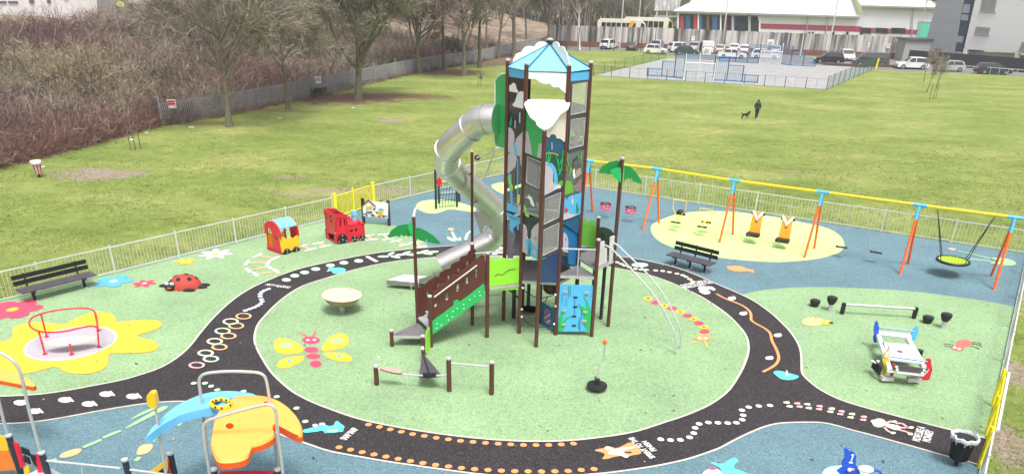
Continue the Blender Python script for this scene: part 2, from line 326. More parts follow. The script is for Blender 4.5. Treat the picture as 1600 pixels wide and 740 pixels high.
mb = MB(); mb.sheet(rt+top_r, Z1+.0005-.004, R_GREEN); struct(mb.build('rubber_lawn'))
pale = [g(*p).xy for p in [(1016, 358), (1019, 351), (1028, 345.5), (1054.6, 335.6), (1072, 332.5), (1090, 331), (1114, 330.3), (1138, 331), (1162, 333), (1185.5, 336.5), (1215, 340), (1250, 347.5), (1283, 354), (1300, 360), (1312, 368), (1319, 378), (1319, 388), (1312, 395), (1300, 399.5), (1284, 403.5), (1268, 406.5), (1227, 410), (1198, 409.8), (1167.7, 407.8), (1143, 405.5), (1120, 402.5), (1098, 399), (1078, 395), (1056, 389), (1037, 381.7), (1026, 375), (1019, 367)]]
mb = MB(); mb.sheet(smooth_line(pale, 1, True), Z1, R_LIME); struct(mb.build('rubber_lawn'))
for pl in ([(649.4, 322), (655, 316), (666, 313.5), (680, 312.5), (695, 313), (710, 315), (722, 318), (733, 322), (745, 326), (742, 332), (733, 331.5), (715, 328.5), (701, 327.6), (692, 331), (680, 334.5), (668, 333.8), (659.7, 331), (652, 327)],
           [(765, 291), (775, 286.5), (800, 284), (840, 286), (862, 294), (855, 308), (830, 312), (805, 310), (780, 302)]):
    mb = MB(); mb.sheet(smooth_line([g(*p).xy for p in pl], 1, True), Z1, R_LIME); struct(mb.build('rubber_lawn'))
# pale edging strips along the path
mb = MB(); strip(mb, ot, .06, Z3, EDGE); strip(mb, lr, .06, Z3, EDGE); strip(mb, isl, .06, Z3, EDGE, True); struct(mb.build('path_edging'))
# ---------------------------------------------------------------- ground graphics
ZG = .040
def G2(x, y): return g(x, y, ZG).xy
def gel(mb, c, rx, ry, mt, z=ZG, k=1, o=(0, 0), n=20):
    """ellipse whose axes are read in the photo, laid on the ground"""
    mb.sheet([g(o[0]+(c[0]+rx*math.cos(2*math.pi*i/n))/k, o[1]+(c[1]+ry*math.sin(2*math.pi*i/n))/k).xy for i in range(n)], z, mt)
def gpl(mb, pts, mt, o=(0, 0), k=1, z=ZG, sm=1):
    mb.sheet(smooth_line([g(o[0]+x/k, o[1]+y/k).xy for x, y in pts], sm, True), z, mt)
def gln(mb, pts, wd, mt, o=(0, 0), k=1, z=ZG, sm=1):
    strip(mb, smooth_line([g(o[0]+x/k, o[1]+y/k).xy for x, y in pts], sm), wd, z, mt)
def islands(mb):
    boxes = []
    par = list(range(len(mb.v)))
    def find(i):
        while par[i] != i: par[i] = par[par[i]]; i = par[i]
        return i
    for f in mb.f:
        for k in f[1:]: par[find(k)] = find(f[0])
    grp = {}
    for i in range(len(mb.v)): grp.setdefault(find(i), []).append(i)
    # merge islands whose bounding boxes overlap
    bb = [[min(mb.v[i][0] for i in q), min(mb.v[i][1] for i in q), max(mb.v[i][0] for i in q), max(mb.v[i][1] for i in q), set(q)] for q in grp.values()]
    ch = not getattr(mb, 'keep', False)
    while ch:
        ch = False
        for i in range(len(bb)):
            for j in range(i+1, len(bb)):
                a, b = bb[i], bb[j]
                if a[0] < b[2] and b[0] < a[2] and a[1] < b[3] and b[1] < a[3]:
                    bb[i] = [min(a[0], b[0]), min(a[1], b[1]), max(a[2], b[2]), max(a[3], b[3]), a[4] | b[4]]; bb.pop(j); ch = True; break
            if ch: break
    out = []
    for b in bb:
        m_ = MB(); idx = sorted(b[4]); mp = {v: k for k, v in enumerate(idx)}; m_.v = [mb.v[i] for i in idx]
        for f, mi_ in zip(mb.f, mb.mi):
            if f[0] in mp: m_.f.append([mp[k] for k in f]); m_.mi.append(m_.m(mb.mats[mi_]))
        out.append(m_)
    return out
PARTS = {'dot_row': 'dot', 'dot_trail': 'dot', 'stepping_spots': 'spot', 'hoop_trail': 'hoop', 'paw_prints': 'paw_print', 'footprints': 'footprint', 'train_track_graphic': 'sleeper', 'bulrush_graphic': 'reed', 'leaf_trail': 'leaf', 'hopscotch_blocks': 'block', 'flower_graphic': 'petals', 'butterfly_graphic': 'wing'}
def done(mb, name, label, cat='ground graphic', group=None):
    part = PARTS.get(name)
    mb.keep = name in ('hoop_trail', 'leaf_trail')
    c = np.mean(np.array(mb.v), 0)
    comps = islands(mb)
    if part is None or len(comps) < 2: return tag(mb.build(name, base=(c[0], c[1], ZG)), label, cat, group)
    t = thing(name, label, cat, (c[0], c[1], ZG), group)
    for cm in comps: cm.build(part, t)
    return t
# dotted rows
def dots(pts, r, mt, sp=None, ry=None):
    mb = MB(); P = [g(*p).xy for p in pts]
    if sp:
        Q = []; acc = 0
        for a, b in zip(P, P[1:]):
            L = (b-a).length; d = acc
            while d < L: Q.append(a.lerp(b, d/L)); d += sp
            acc = d-L
        P = Q
    mb.piecewise = [[(p.x+r*math.cos(a*.523), p.y+(ry or r)*math.sin(a*.523)) for a in range(12)] for p in P]; mb.pm = mt
    for q in mb.piecewise: mb.sheet(q, ZG, mt)
    return mb
done(dots([(576, 664.4), (610, 672), (640, 678.5), (680, 685), (720, 690), (770, 694), (820, 696.5), (865, 696.3), (908.8, 693.3)], .085, OR, .31), 'dot_row', 'row of orange dots nearest the green lawn, inner curve of the black path')
done(dots([(530, 700), (566, 707.6), (600, 714), (635, 720.5), (680, 727.5), (730, 733.5), (790, 737), (850, 738), (888, 737), (933, 733.5)], .085, OR, .31), 'dot_row', 'row of orange dots nearest the blue rubber, outer curve of the black path')
done(dots(S([(302, 200), (337, 203), (372, 202), (405, 193), (420, 178), (425, 159), (439, 145), (472, 140), (506, 141), (541, 142), (572, 141), (593, 130), (596, 114), (592, 96), (616, 85), (652, 81), (692, 79)], 900, 600, 2.2857), .085, W_), 'dot_trail', 'zigzag trail of white dots between the fox and the footprints')
done(dots(S([(403, 581), (383, 588), (368, 597), (359, 608), (360, 620), (366, 635), (370, 647), (360, 660), (345, 670), (327, 678), (305, 686), (282, 694)], 300, 280, 3.365), .09, mat('rubber pale blue', (.6, .72, .78), .7)), 'dot_trail', 'wavy trail of pale blue stepping dots above the hoops')
done(dots(S([(215, 608), (237, 617), (255, 625), (280, 635), (312, 643), (342, 647), (370, 648), (418, 651), (455, 654), (490, 660), (530, 668), (560, 676), (578, 685), (597, 697), (613, 709)], 900, 230, 3.3625), .10, CRM), 'dot_trail', 'trail of pale yellow dots on the path behind the curved steel rails')
done(dots(S([(362, 130), (438, 130), (480, 150), (522, 175), (700, 185), (925, 222), (1060, 300), (1120, 390)], 220, 570, 4.354), .08, PG), 'dot_trail', 'pale green dots on the path behind the orange moulded head')
mb = MB()
for c in S([(497, 533), (541, 511), (593, 494), (651, 476), (728, 457), (799, 443), (877, 433)], 300, 280, 3.365): gel(mb, c, 7, 2.7, PG)
done(mb, 'stepping_spots', 'curved row of seven pale green lily pad spots on the black path')
for i, (c, mt_) in enumerate(zip(S([(230, 43), (173, 67), (197, 86), (137, 109), (163, 131), (102, 155), (123, 180), (62, 207), (85, 233), (22, 261)], 300, 480, 2.847), [LO, PG, LO, CRM, LO, CRM, LO, CRM, PG, LPK])):
    pass
mb = MB()
for c, mt_ in zip(S([(230, 43), (173, 67), (197, 86), (137, 109), (163, 131), (102, 155), (123, 180), (62, 207), (85, 233), (22, 261)], 300, 480, 2.847), [LO, CRM, LO, PG, LO, CRM, LO, CRM, PG, LPK]):
    strip(mb, [g(c[0]+11*math.cos(a*.262), c[1]+4.3*math.sin(a*.262)).xy for a in range(24)], .07, ZG+.0005*random.random()*4, mt_, True)
done(mb, 'hoop_trail', 'double trail of orange and cream hoops painted on the black path')
mb = MB()
for x, y in [(92, 428), (155, 466), (290, 416), (395, 434), (473, 390), (592, 400)]:
    gel(mb, (x, y), 30, 12, W_, k=2.846, o=(0, 480))
    for j in range(4): gel(mb, (x+20+j*5, y-10+j*5), 6, 4, W_, z=ZG+.001, k=2.846, o=(0, 480), n=8)
done(mb, 'paw_prints', 'six large white paw prints on the black path at the lower left')
# small flowers
def flower(c, r, n, mt, mc, label, ang=.2, wd=.36, name='flower_graphic'):
    c = g(*c).xy; mb = MB()
    for i in range(n):
        a = ang+2*math.pi*i/n; q = c+Vector((math.cos(a), math.sin(a)))*r*.58
        mb.sheet([(q.x+math.cos(t*.393)*r*.42*math.cos(a)-math.sin(t*.393)*r*wd*math.sin(a), q.y+math.cos(t*.393)*r*.42*math.sin(a)+math.sin(t*.393)*r*wd*math.cos(a)) for t in range(16)], ZG+.0004*i, mt)
    mb.sheet([(c.x+r*.2*math.cos(t*.393), c.y+r*.2*math.sin(t*.393)) for t in range(16)], ZG+.005, mc); done(mb, name, label)
flower((178, 440.5), .68, 5, BL, CRM, 'blue flower with a cream centre beside the left bench')
flower((226, 444), .42, 6, PK, CRM, 'small pink flower between the blue flower and the ladybird', .1, .26)
flower((291, 410), .40, 6, YE, YE, 'small yellow flower by the fence left of the white daisy', .3, .26)
flower((337, 398), .68, 7, W_, YE, 'white daisy with a yellow centre on the green rubber', .1, .2)
flower((20, 485), .92, 6, PK, YE, 'large pink red flower at the left edge of the photo', .3)
# giant yellow flower
mb = MB(); O6 = (0, 480); K6 = 2.846
gpl(mb, [(55, 110), (65, 88), (110, 74), (180, 68), (230, 75), (290, 82), (330, 55), (400, 28), (460, 22), (500, 32), (518, 50), (515, 72), (600, 60), (690, 58), (722, 72), (718, 92), (660, 115), (595, 132), (680, 150), (708, 170), (700, 195), (640, 206), (560, 208), (480, 208), (487, 240), (470, 275), (420, 297), (350, 302), (290, 292), (250, 265), (200, 280), (120, 300), (60, 305), (10, 300), (-20, 270), (-20, 245), (-80, 235), (-110, 200), (-60, 165), (0, 157), (60, 142)], YE, O6, K6)
dc = g(112, 536.5).xy
strip(mb, [(dc.x+1.24*math.cos(a*.13), dc.y+1.24*math.sin(a*.13)) for a in range(48)], .07, ZG+.004, W_, True)
done(mb, 'flower_graphic', 'giant yellow flower under the red railed roundabout')
# butterfly
mb = MB(); O8 = (300, 480); K8 = 2.847
for pl in ([(365, 165), (375, 145), (400, 138), (440, 148), (480, 170), (498, 190), (490, 205), (450, 212), (410, 213), (380, 205), (365, 190)], [(498, 217), (440, 225), (400, 232), (380, 250), (378, 268), (395, 276), (430, 273), (470, 255), (500, 235)],
           [(575, 180), (600, 150), (630, 125), (665, 117), (690, 128), (700, 150), (695, 172), (660, 188), (620, 197), (580, 200)], [(583, 207), (640, 203), (690, 210), (712, 225), (713, 240), (695, 248), (650, 245), (610, 230), (588, 215)]): gpl(mb, pl, YE, O8, K8)
for c, a, b, mt_ in [((420, 172), 30, 12, LG), ((645, 152), 30, 11, LG), ((435, 243), 12, 5, BL), ((655, 221), 13, 5, BL), ((530, 150), 40, 17, PK), ((532, 193), 32, 13, PK), ((541, 222), 32, 12, PK), ((551, 256), 26, 16, PK)]: gel(mb, c, a, b, mt_, z=ZG+.003, k=K8, o=O8)
for c in ((516, 150), (545, 149)): gel(mb, c, 8, 4, W_, z=ZG+.006, k=K8, o=O8, n=10)
gln(mb, [(512, 138), (500, 125), (478, 118)], .05, PK, O8, K8); gln(mb, [(538, 135), (548, 120), (550, 108)], .05, PK, O8, K8)
done(mb, 'butterfly_graphic', 'yellow butterfly with a pink body on the green rubber')
# crocodile
mb = MB(); OC = (470, 640); KC = 12.33
gpl(mb, [(40, 420), (60, 400), (150, 380), (240, 355), (330, 340), (360, 310), (470, 310), (560, 335), (640, 315), (665, 250), (710, 225), (760, 280), (860, 350), (820, 375), (825, 430), (790, 442), (720, 445), (660, 460), (510, 460), (460, 472), (455, 440), (410, 415), (330, 435), (150, 455), (80, 460), (45, 445)], TQ, OC, KC, sm=1)
gel(mb, (280, 318), 55, 28, W_, k=KC, o=OC); gel(mb, (415, 295), 60, 28, W_, k=KC, o=OC)
gpl(mb, [(520, 402), (715, 395), (715, 440), (520, 455)], LG, OC, KC, z=ZG+.003, sm=0)
done(mb, 'crocodile_graphic', 'turquoise crocodile on the black path beside the orange moulded head')
# fox
mb = MB(); OF = (880, 640); KF = 6.154
gpl(mb, [(295, 400), (330, 385), (390, 380), (400, 365), (430, 357), (480, 375), (520, 378), (590, 345), (620, 325), (670, 325), (700, 355), (740, 395), (750, 420), (740, 435), (640, 450), (600, 475), (560, 450), (530, 455), (470, 465), (430, 480), (380, 485), (375, 475), (400, 445), (395, 430), (370, 418), (320, 408)], OR, OF, KF)
gpl(mb, [(430, 412), (520, 382), (690, 360), (700, 370), (560, 405), (590, 435), (632, 452), (620, 470), (590, 468), (540, 445), (470, 440), (430, 432)], W_, OF, KF, z=ZG+.003)
gpl(mb, [(400, 368), (430, 360), (480, 378), (500, 385), (440, 398), (400, 385)], W_, OF, KF, z=ZG+.003); gpl(mb, [(320, 398), (390, 392), (385, 402), (340, 404)], LPK, OF, KF, z=ZG+.004)
gel(mb, (625, 420), 38, 8, BK, z=ZG+.004, k=KF, o=OF); gel(mb, (438, 375), 5, 4, BK, z=ZG+.006, k=KF, o=OF, n=8); gel(mb, (488, 384), 5, 4, BK, z=ZG+.006, k=KF, o=OF, n=8)
done(mb, 'fox_graphic', 'orange and white fox lying sideways on the black path')
# footprints, monkey
mb = MB(); OM = (1130, 600); KM = 5.2875
for i, (a, b) in enumerate([((520, 158), (545, 190)), ((608, 165), (627, 192)), ((690, 172), (703, 203)), ((792, 188), (788, 212)), ((892, 208), (880, 233)), ((973, 230), (963, 253)), ((1060, 252), (1047, 280)), ((1158, 275), (1152, 300))]):
    for c in (a, b): gel(mb, c, 26, 8, CRM if i % 2 == 0 else LPK, k=KM, o=OM, n=12); gel(mb, (c[0]+14, c[1]+3), 14, 10, CRM if i % 2 == 0 else LPK, z=ZG+.002, k=KM, o=OM, n=12)
done(mb, 'footprints', 'line of cream and pink footprint pairs leading to the monkey')
mb = MB(); OK_ = (1360, 620); KK = 6.167
gel(mb, (80, 258), 65, 42, CRM, k=KK, o=OK_); gel(mb, (20, 243), 20, 14, CRM, z=ZG+.002, k=KK, o=OK_); gpl(mb, [(140, 265), (200, 270), (270, 285), (295, 305), (280, 330), (220, 325), (160, 300), (135, 285)], CRM, OK_, KK, z=ZG+.002)
for ln in ([(150, 262), (190, 243), (230, 247)], [(130, 300), (165, 340), (215, 356)], [(240, 265), (300, 262), (340, 290), (350, 308)], [(285, 305), (340, 306), (410, 300)], [(275, 328), (350, 345), (400, 378)]): gln(mb, ln, .07, LPK, OK_, KK, z=ZG+.004)
for c in ((228, 248), (215, 357), (390, 304), (380, 366)): gel(mb, c, 26, 11, CRM, z=ZG+.006, k=KK, o=OK_, n=12)
gel(mb, (70, 250), 4, 4, BK, z=ZG+.006, k=KK, o=OK_, n=8); gel(mb, (95, 262), 4, 4, BK, z=ZG+.006, k=KK, o=OK_, n=8)
done(mb, 'monkey_graphic', 'cream and pink monkey on the path next to the black litter bin')
# tightrope line, mice, snake, cloud
mb = MB(); OL = (1080, 430); KL = 4.35
gln(mb, [(170, 130), (230, 165), (330, 200), (385, 235), (408, 270), (402, 310), (440, 335), (500, 365), (540, 400), (545, 450), (575, 500), (597, 560), (585, 600), (550, 630), (485, 662)], .09, OR, OL, KL, sm=2)
done(mb, 'wavy_line', 'long wavy orange line down the right side of the black path')
for c, lb in zip([(275, 162), (353, 265), (587, 413), (530, 568)], ['white mouse nearest the white snake, right of the wavy line', 'white mouse left of the wavy line, second from the top', 'white mouse right of the wavy line, by the curve of the lawn', 'white mouse left of the wavy line, nearest the turquoise cloud']):
    mb = MB(); gel(mb, c, 28, 12, W_, k=KL, o=OL); gel(mb, (c[0]+15, c[1]-10), 9, 5, LPK, z=ZG+.002, k=KL, o=OL, n=10); done(mb, 'mouse_graphic', lb, group='mice beside the wavy orange line')
mb = MB(); gpl(mb, [(750, 390), (780, 345), (900, 335), (1000, 345), (1130, 345), (1200, 380), (1265, 435), (1190, 465), (1130, 440), (1060, 425), (1010, 455), (1080, 480), (1110, 520), (1080, 560), (960, 575), (860, 545), (760, 480), (830, 480), (920, 490), (830, 465), (760, 430)], W_, (1050, 430), 18.5, sm=0)
done(mb, 'snake_graphic', 'thick white snake curled on the path under two lines of lettering')
mb = MB(); gpl(mb, [(905, 540), (925, 528), (970, 535), (1020, 550), (1055, 560), (1035, 575), (990, 583), (950, 575), (930, 560)], TQ, (950, 430), 3.524); gln(mb, [(983, 528), (984, 545), (983, 560)], .05, LPK, (950, 430), 3.524, z=ZG+.002)
done(mb, 'puddle_graphic', 'turquoise puddle at the lower end of the wavy line')
mb = MB(); gel(mb, (335, 622), 44, 12, mat('rubber pale teal', (.42, .72, .74), .7), k=3.3625, o=(900, 230)); done(mb, 'puddle_graphic', 'pale teal puddle on the path behind the curved steel rails')
mb = MB(); gel(mb, (770, 482), 40, 14, TQ, k=3.365, o=(300, 280)); gel(mb, (735, 478), 20, 9, TQ, z=ZG+.002, k=3.365, o=(300, 280)); gel(mb, (760, 494), 22, 7, TQ, z=ZG+.003, k=3.365, o=(300, 280)); gel(mb, (716, 487), 9, 3, LPK, z=ZG+.003, k=3.365, o=(300, 280), n=8)
done(mb, 'puddle_graphic', 'turquoise pond shape beside the pale green stepping spots')
# caterpillar
mb = MB(); OP = (950, 430); KP = 3.524
for i, c in enumerate([(220, 132), (263, 155), (310, 172), (352, 187), (396, 207), (438, 227), (471, 246), (500, 268), (527, 291), (532, 314)]): gel(mb, c, 27, 11, YE if i % 2 == 0 else PK, z=ZG+.001*i, k=KP, o=OP, n=14)
gel(mb, (523, 347), 47, 19, OR, z=ZG+.012, k=KP, o=OP)
for c in ((503, 353), (536, 355)): gel(mb, c, 11, 6, W_, z=ZG+.016, k=KP, o=OP, n=10)
for i, c in enumerate([(220, 132), (310, 172), (396, 207), (471, 246), (527, 291)]): gel(mb, c, 7, 3, BK, z=ZG+.012, k=KP, o=OP, n=8)
gln(mb, [(505, 362), (480, 370), (455, 378)], .06, YE, OP, KP); gln(mb, [(528, 365), (538, 380), (545, 395)], .06, YE, OP, KP)
done(mb, 'caterpillar_graphic', 'yellow and pink caterpillar on the green rubber by the curved rails')
mb = MB(); gpl(mb, [(787, 630), (815, 627), (870, 628), (905, 645), (940, 648), (930, 655), (940, 665), (900, 655), (850, 660), (800, 648)], OR, (900, 230), 3.3625); done(mb, 'fish_graphic', 'orange fish on the blue rubber right of the bench')
mb = MB(); gel(mb, (105, 260), 62, 25, LO, k=3.525, o=(1240, 430)); gel(mb, (180, 265), 32, 12, YE, z=ZG+.002, k=3.525, o=(1240, 430)); gel(mb, (205, 266), 14, 6, BK, z=ZG+.004, k=3.525, o=(1240, 430), n=8); gel(mb, (182, 258), 6, 4, W_, z=ZG+.004, k=3.525, o=(1240, 430), n=8)
done(mb, 'bird_graphic', 'faded orange bird with a yellow head near the balance bar')
mb = MB(); OB = (1240, 430); gel(mb, (938, 378), 46, 18, RD, k=3.525, o=OB); gel(mb, (905, 403), 36, 15, RD, z=ZG+.002, k=3.525, o=OB)
for c in ((885, 403), (910, 410)): gel(mb, c, 10, 6, W_, z=ZG+.004, k=3.525, o=OB, n=8)
for ln in ([(980, 375), (1010, 373), (1035, 385)], [(980, 382), (1015, 385), (1035, 398)], [(970, 395), (1000, 398), (1020, 412)], [(880, 390), (850, 382), (828, 385)], [(870, 400), (850, 393), (832, 396)]): gln(mb, ln, .035, BK, OB, 3.525)
done(mb, 'ant_graphic', 'red bug with thin black legs near the right fence')
# reeds left bottom and others
mb = MB(); OR_ = (0, 600); KR = 5.287
gpl(mb, [(490, 605), (520, 575), (600, 545), (670, 537), (680, 552), (650, 585), (570, 612), (510, 618)], LO, OR_, KR); gpl(mb, [(1130, 575), (1150, 525), (1200, 500), (1260, 500), (1270, 525), (1230, 575), (1170, 592), (1135, 590)], LO, OR_, KR)
for a in ([(690, 528), (765, 498), (840, 465)], [(855, 450), (925, 420), (1000, 392)], [(1255, 485), (1280, 458), (1308, 430)], [(1335, 400), (1360, 375), (1388, 350)], [(1122, 640), (1140, 625), (1158, 610)], [(400, 650), (470, 628)]): gln(mb, a, .10, LG, OR_, KR)
gpl(mb, [(1025, 375), (1150, 300), (1300, 215), (1350, 188), (1400, 193), (1330, 235), (1180, 310), (1060, 368)], LG, OR_, KR); gpl(mb, [(1065, 312), (1150, 250), (1260, 205), (1310, 192), (1260, 225), (1140, 275)], LG, OR_, KR); gpl(mb, [(1465, 360), (1480, 300), (1540, 265), (1545, 290), (1500, 340)], LG, OR_, KR)
done(mb, 'bulrush_graphic', 'green reeds with orange bulrush heads on the blue rubber at the lower left')
mb = MB(); OQ = (600, 230); KQ = 4.355
gpl(mb, [(430, 612), (455, 620), (490, 640), (525, 640), (520, 615), (500, 630), (470, 580), (455, 575), (475, 635), (490, 648), (450, 640), (430, 625)], PG, OQ, KQ, sm=0); gel(mb, (455, 563), 22, 9, LO, z=ZG+.002, k=KQ, o=OQ); gln(mb, [(590, 575), (565, 595), (555, 635)], .12, PG, OQ, KQ); gln(mb, [(218, 415), (208, 440), (203, 470)], .10, PG, OQ, KQ)
done(mb, 'flower_graphic', 'pale green sprouts with an orange blossom beside the slide exit')
mb = MB(); O5 = (1250, 260); K5 = 3.363
gpl(mb, [(768, 433), (800, 432), (826, 440), (800, 446)], LO, O5, K5); gln(mb, [(830, 447), (900, 462), (980, 483), (1050, 500)], .08, LG, O5, K5); gln(mb, [(895, 489), (950, 495), (1000, 500)], .07, PG, O5, K5); gpl(mb, [(990, 485), (1060, 483), (1120, 498), (1140, 518), (1100, 526), (1020, 515), (990, 508), (1040, 503)], LG, O5, K5)
done(mb, 'bulrush_graphic', 'green reeds with an orange head on the blue rubber under the basket swing')
# sleepers
mb = MB()
for a, b in [((345, 405), (438, 420)), ((290, 443), (402, 443)), ((297, 483), (405, 465)), ((335, 505), (445, 487)), ((578, 355), (625, 373)), ((665, 339), (702, 356)), ((925, 300), (945, 322)), ((1008, 293), (1032, 319)), ((1075, 327), (1120, 348)), ((1180, 335), (1200, 360))]:
    A = g(300+a[0]/3.365, 280+a[1]/3.365).xy; B = g(300+b[0]/3.365, 280+b[1]/3.365).xy; strip(mb, [A, B], .13, ZG, LO); t = (B-A).normalized(); n_ = Vector((-t.y, t.x))
    for q in (A, B): strip(mb, [q-n_*.28, q+n_*.28], .14, ZG+.003, W_)
done(mb, 'train_track_graphic', 'curving row of orange sleepers with white rail ends behind the red train')
# leaves, bars
mb = MB()
for x, y, a in [(735, 135, .1), (810, 108, 1.2), (850, 138, -.5), (900, 118, .4), (960, 98, .9), (1000, 118, -.3), (1070, 100, .2), (1130, 85, .8), (1160, 106, -.4), (1215, 90, .3)]:
    c = g(480+x/6.168, 380+y/6.168).xy; mb.sheet([(c.x+.24*math.cos(t*.393)*math.cos(a)-.09*math.sin(t*.393)*math.sin(a), c.y+.24*math.cos(t*.393)*math.sin(a)+.13*math.sin(t*.393)*math.cos(a)) for t in range(16)], ZG+.001*random.random(), PG)
done(mb, 'leaf_trail', 'cluster of pale green leaves on the black path behind the wide steel slide')
mb = MB(); strip(mb, [g(573, 401.5), g(589, 410)], .16, ZG, W_); done(mb, 'bar_marking', 'plain white bar across the path beside the leaves')
mb = MB()
for x, y in ((775, 391), (773, 396.5), (782, 389), (781.5, 394.5), (760, 392), (790, 391)): c = g(x, y).xy; mb.sheet([(c.x-.11, c.y-.2), (c.x+.11, c.y-.2), (c.x+.11, c.y+.2), (c.x-.11, c.y+.2)], ZG, W_)
done(mb, 'hopscotch_blocks', 'white blocks on the path just left of the tower')
# mermaid-like tail and teal circle near lower edge
mb = MB(); OT = (900, 600); KT = 2.2857
gpl(mb, [(475, 282), (500, 283), (525, 290), (545, 272), (568, 266), (582, 276), (565, 290), (560, 303), (590, 312), (625, 330), (600, 345), (540, 335), (510, 330), (520, 305), (500, 295)], TQ, OT, KT)
gpl(mb, [(452, 318), (475, 304), (505, 306), (520, 320), (530, 345), (440, 345)], CRM, OT, KT, z=ZG+.002); gel(mb, (487, 305), 14, 5, PK, z=ZG+.004, k=KT, o=OT, n=10)
done(mb, 'fish_tail_graphic', 'turquoise fish tail with yellow and pink parts at the bottom edge')
mb = MB(); cc = g(1328, 752).xy; mb.sheet([(cc.x+.62*math.cos(t*.26), cc.y+.62*math.sin(t*.26)) for t in range(24)], ZG, mat('rubber pale teal', (.42, .72, .74), .7)); done(mb, 'disc_graphic', 'pale teal disc under the blue rocking toy')
# lettering
def text(body, px0, px1, size, label, z=ZG):
    """lettering on the ground running from photo point px0 towards px1"""
    a = g(*px0).xy; b = g(*px1).xy; d = (b-a); ang = math.atan2(d.y, d.x)
    cu = bpy.data.curves.new('lettering', 'FONT'); cu.body = body; cu.size = size; cu.space_line = .95; cu.offset = .03*size
    ob = bpy.data.objects.new('tmp', cu); COL.objects.link(ob); bpy.context.view_layer.update()
    me = bpy.data.meshes.new_from_object(ob.evaluated_get(bpy.context.evaluated_depsgraph_get())); bpy.data.objects.remove(ob)
    xs_ = [v.co.x for v in me.vertices]; w_ = max(xs_)-min(xs_); k = d.length/w_
    for v in me.vertices: v.co.x = (v.co.x-min(xs_)*0)*k
    me.materials.clear(); me.materials.append(W_)
    o = bpy.data.objects.new('lettering', me); COL.objects.link(o); o.location = (a.x, a.y, z); o.rotation_euler = (0, 0, ang); tag(o, label, 'lettering'); return o
text('SPRINT TO THE', (1024, 716), (989, 684), .21, 'white words running up the path beside the fox, long line')
text('FINISH', (1026.5, 705), (1010, 690), .21, 'single short white word above the long line beside the fox')
text('MOVE LIKE A', (1436, 692), (1445, 669.5), .25, 'white words in three blocks between the monkey and the bin')
text('MONKEY', (1452, 693), (1458, 675), .25, 'single block of white lettering nearest the black bin')
text('SLITHER LIKE A', (1067, 449), (1106, 440.5), .28, 'upper line of white lettering above the snake')
text('SNAKE ALONG THE', (1071, 452.2), (1114, 443.3), .28, 'lower line of white lettering just above the snake')
text('SNAP SNAP', (540.5, 689), (560.5, 671.5), .26, 'white word standing sideways behind the crocodile tail')
text('HOP ALONG', (414, 446.5), (451, 451.5), .26, 'white words across the path above the wavy blue dots')
# ================================================================ PLAYGROUND FENCE
def railing(name, a, b, n, label, mt, h=1.05, post=.055, bars=19, group='railing runs round the playground', endposts=(True, True)):
    a = Vector((a.x, a.y, 0)); b = Vector((b.x, b.y, 0)); t = thing(name, label, 'railing' if 'gate' not in name else 'gate', (a+b)/2, group)
    for i in range(n+1):
        if (i == 0 and not endposts[0]) or (i == n and not endposts[1]): continue
        p = a.lerp(b, i/n); mb = MB(); mb.box((p.x, p.y, h/2+.03), (post, post, h+.06), mt, rz=math.atan2((b-a).y, (b-a).x)); mb.build('post', t)
    for i in range(n):
        p = a.lerp(b, i/n); q = a.lerp(b, (i+1)/n); d = (q-p).normalized(); p = p+d*.03; q = q-d*.03; mb = MB(); dz = random.uniform(-.012, .012)
        for z in (.1, h-.02): mb.beam(p+Vector((0, 0, z+dz)), q+Vector((0, 0, z+dz)), .035, .035, mt)
        for k in range(1, bars): s = p.lerp(q, k/bars); mb.tube([s+Vector((0, 0, .1)), s+Vector((0, 0, h-.03))], .0075, mt, 4)
        mb.build('panel', t)
    return t
gA = g(521, 343); gB = g(584, 322)
railing('railing', NL, g(521, 343), 12, 'long run of white railing along the left edge of the playground', WFEN)
G1_ = thing('gate', 'double yellow gate in the white railing behind the red train', 'gate', (gA+gB)/2)
mid = (gA+gB)/2
for p_, r_ in ((gA+Vector((.12, .05, 0)), .10), (mid, .05), (gB, .09)): mb = MB(); mb.box((p_.x, p_.y, .6), (r_*1.5, r_*1.5, 1.24), YFEN, rz=.7); mb.build('post', G1_)
for p_, q_ in ((gA, mid), (mid, gB)):
    d = (q_-p_).normalized(); p2 = p_+d*.15; q2 = q_-d*.1; mb = MB()
    for z in (.1, 1.05): mb.beam(p2+Vector((0, 0, z)), q2+Vector((0, 0, z)), .045, .045, YFEN)
    for k in range(15): s = p2.lerp(q2, k/14); mb.tube([s+Vector((0, 0, .1)), s+Vector((0, 0, 1.05))], .013, YFEN, 5)
    mb.build('gate_leaf', G1_)
railing('railing', gB, CORN, 4, 'white railing run between the yellow gate and the far corner behind the steel slide', WFEN, endposts=(False, True))
railing('railing', CORN, CR, 9, 'long straight run of white railing behind the row of swings', WFEN, endposts=(False, True))
gy0 = g(1553, 635); gy1 = g(1532, 731)
railing('railing', CR, gy0, 5, 'white railing run down the right edge above the yellow gate', WFEN, endposts=(False, True))
railing('railing', gy1, NR, 4, 'white railing run at the bottom right corner below the yellow gate', WFEN)
t = thing('gate', 'bright yellow gate in the right hand railing beside the black bin', 'gate', (gy0+gy1)/2)
mgy = (gy0+gy1)/2
for k_, (p_, q_) in enumerate(((gy0, mgy), (mgy, gy1))):
    d = (q_-p_).normalized(); p2 = p_+d*.12; q2 = q_-d*.08; mb = MB()
    for z in (.1, 1.0): mb.beam(p2+Vector((0, 0, z)), q2+Vector((0, 0, z)), .035, .04, YFEN)
    for k in range(13): s = p2.lerp(q2, k/12); mb.tube([s+Vector((0, 0, .1)), s+Vector((0, 0, 1.0))], .010, YFEN, 5)
    mb.build('gate_leaf', t)
for p_ in (gy0, mgy, gy1): mb = MB(); mb.box((p_.x-.05, p_.y, .57), (.08, .08, 1.14), YFEN); mb.build('post', t)
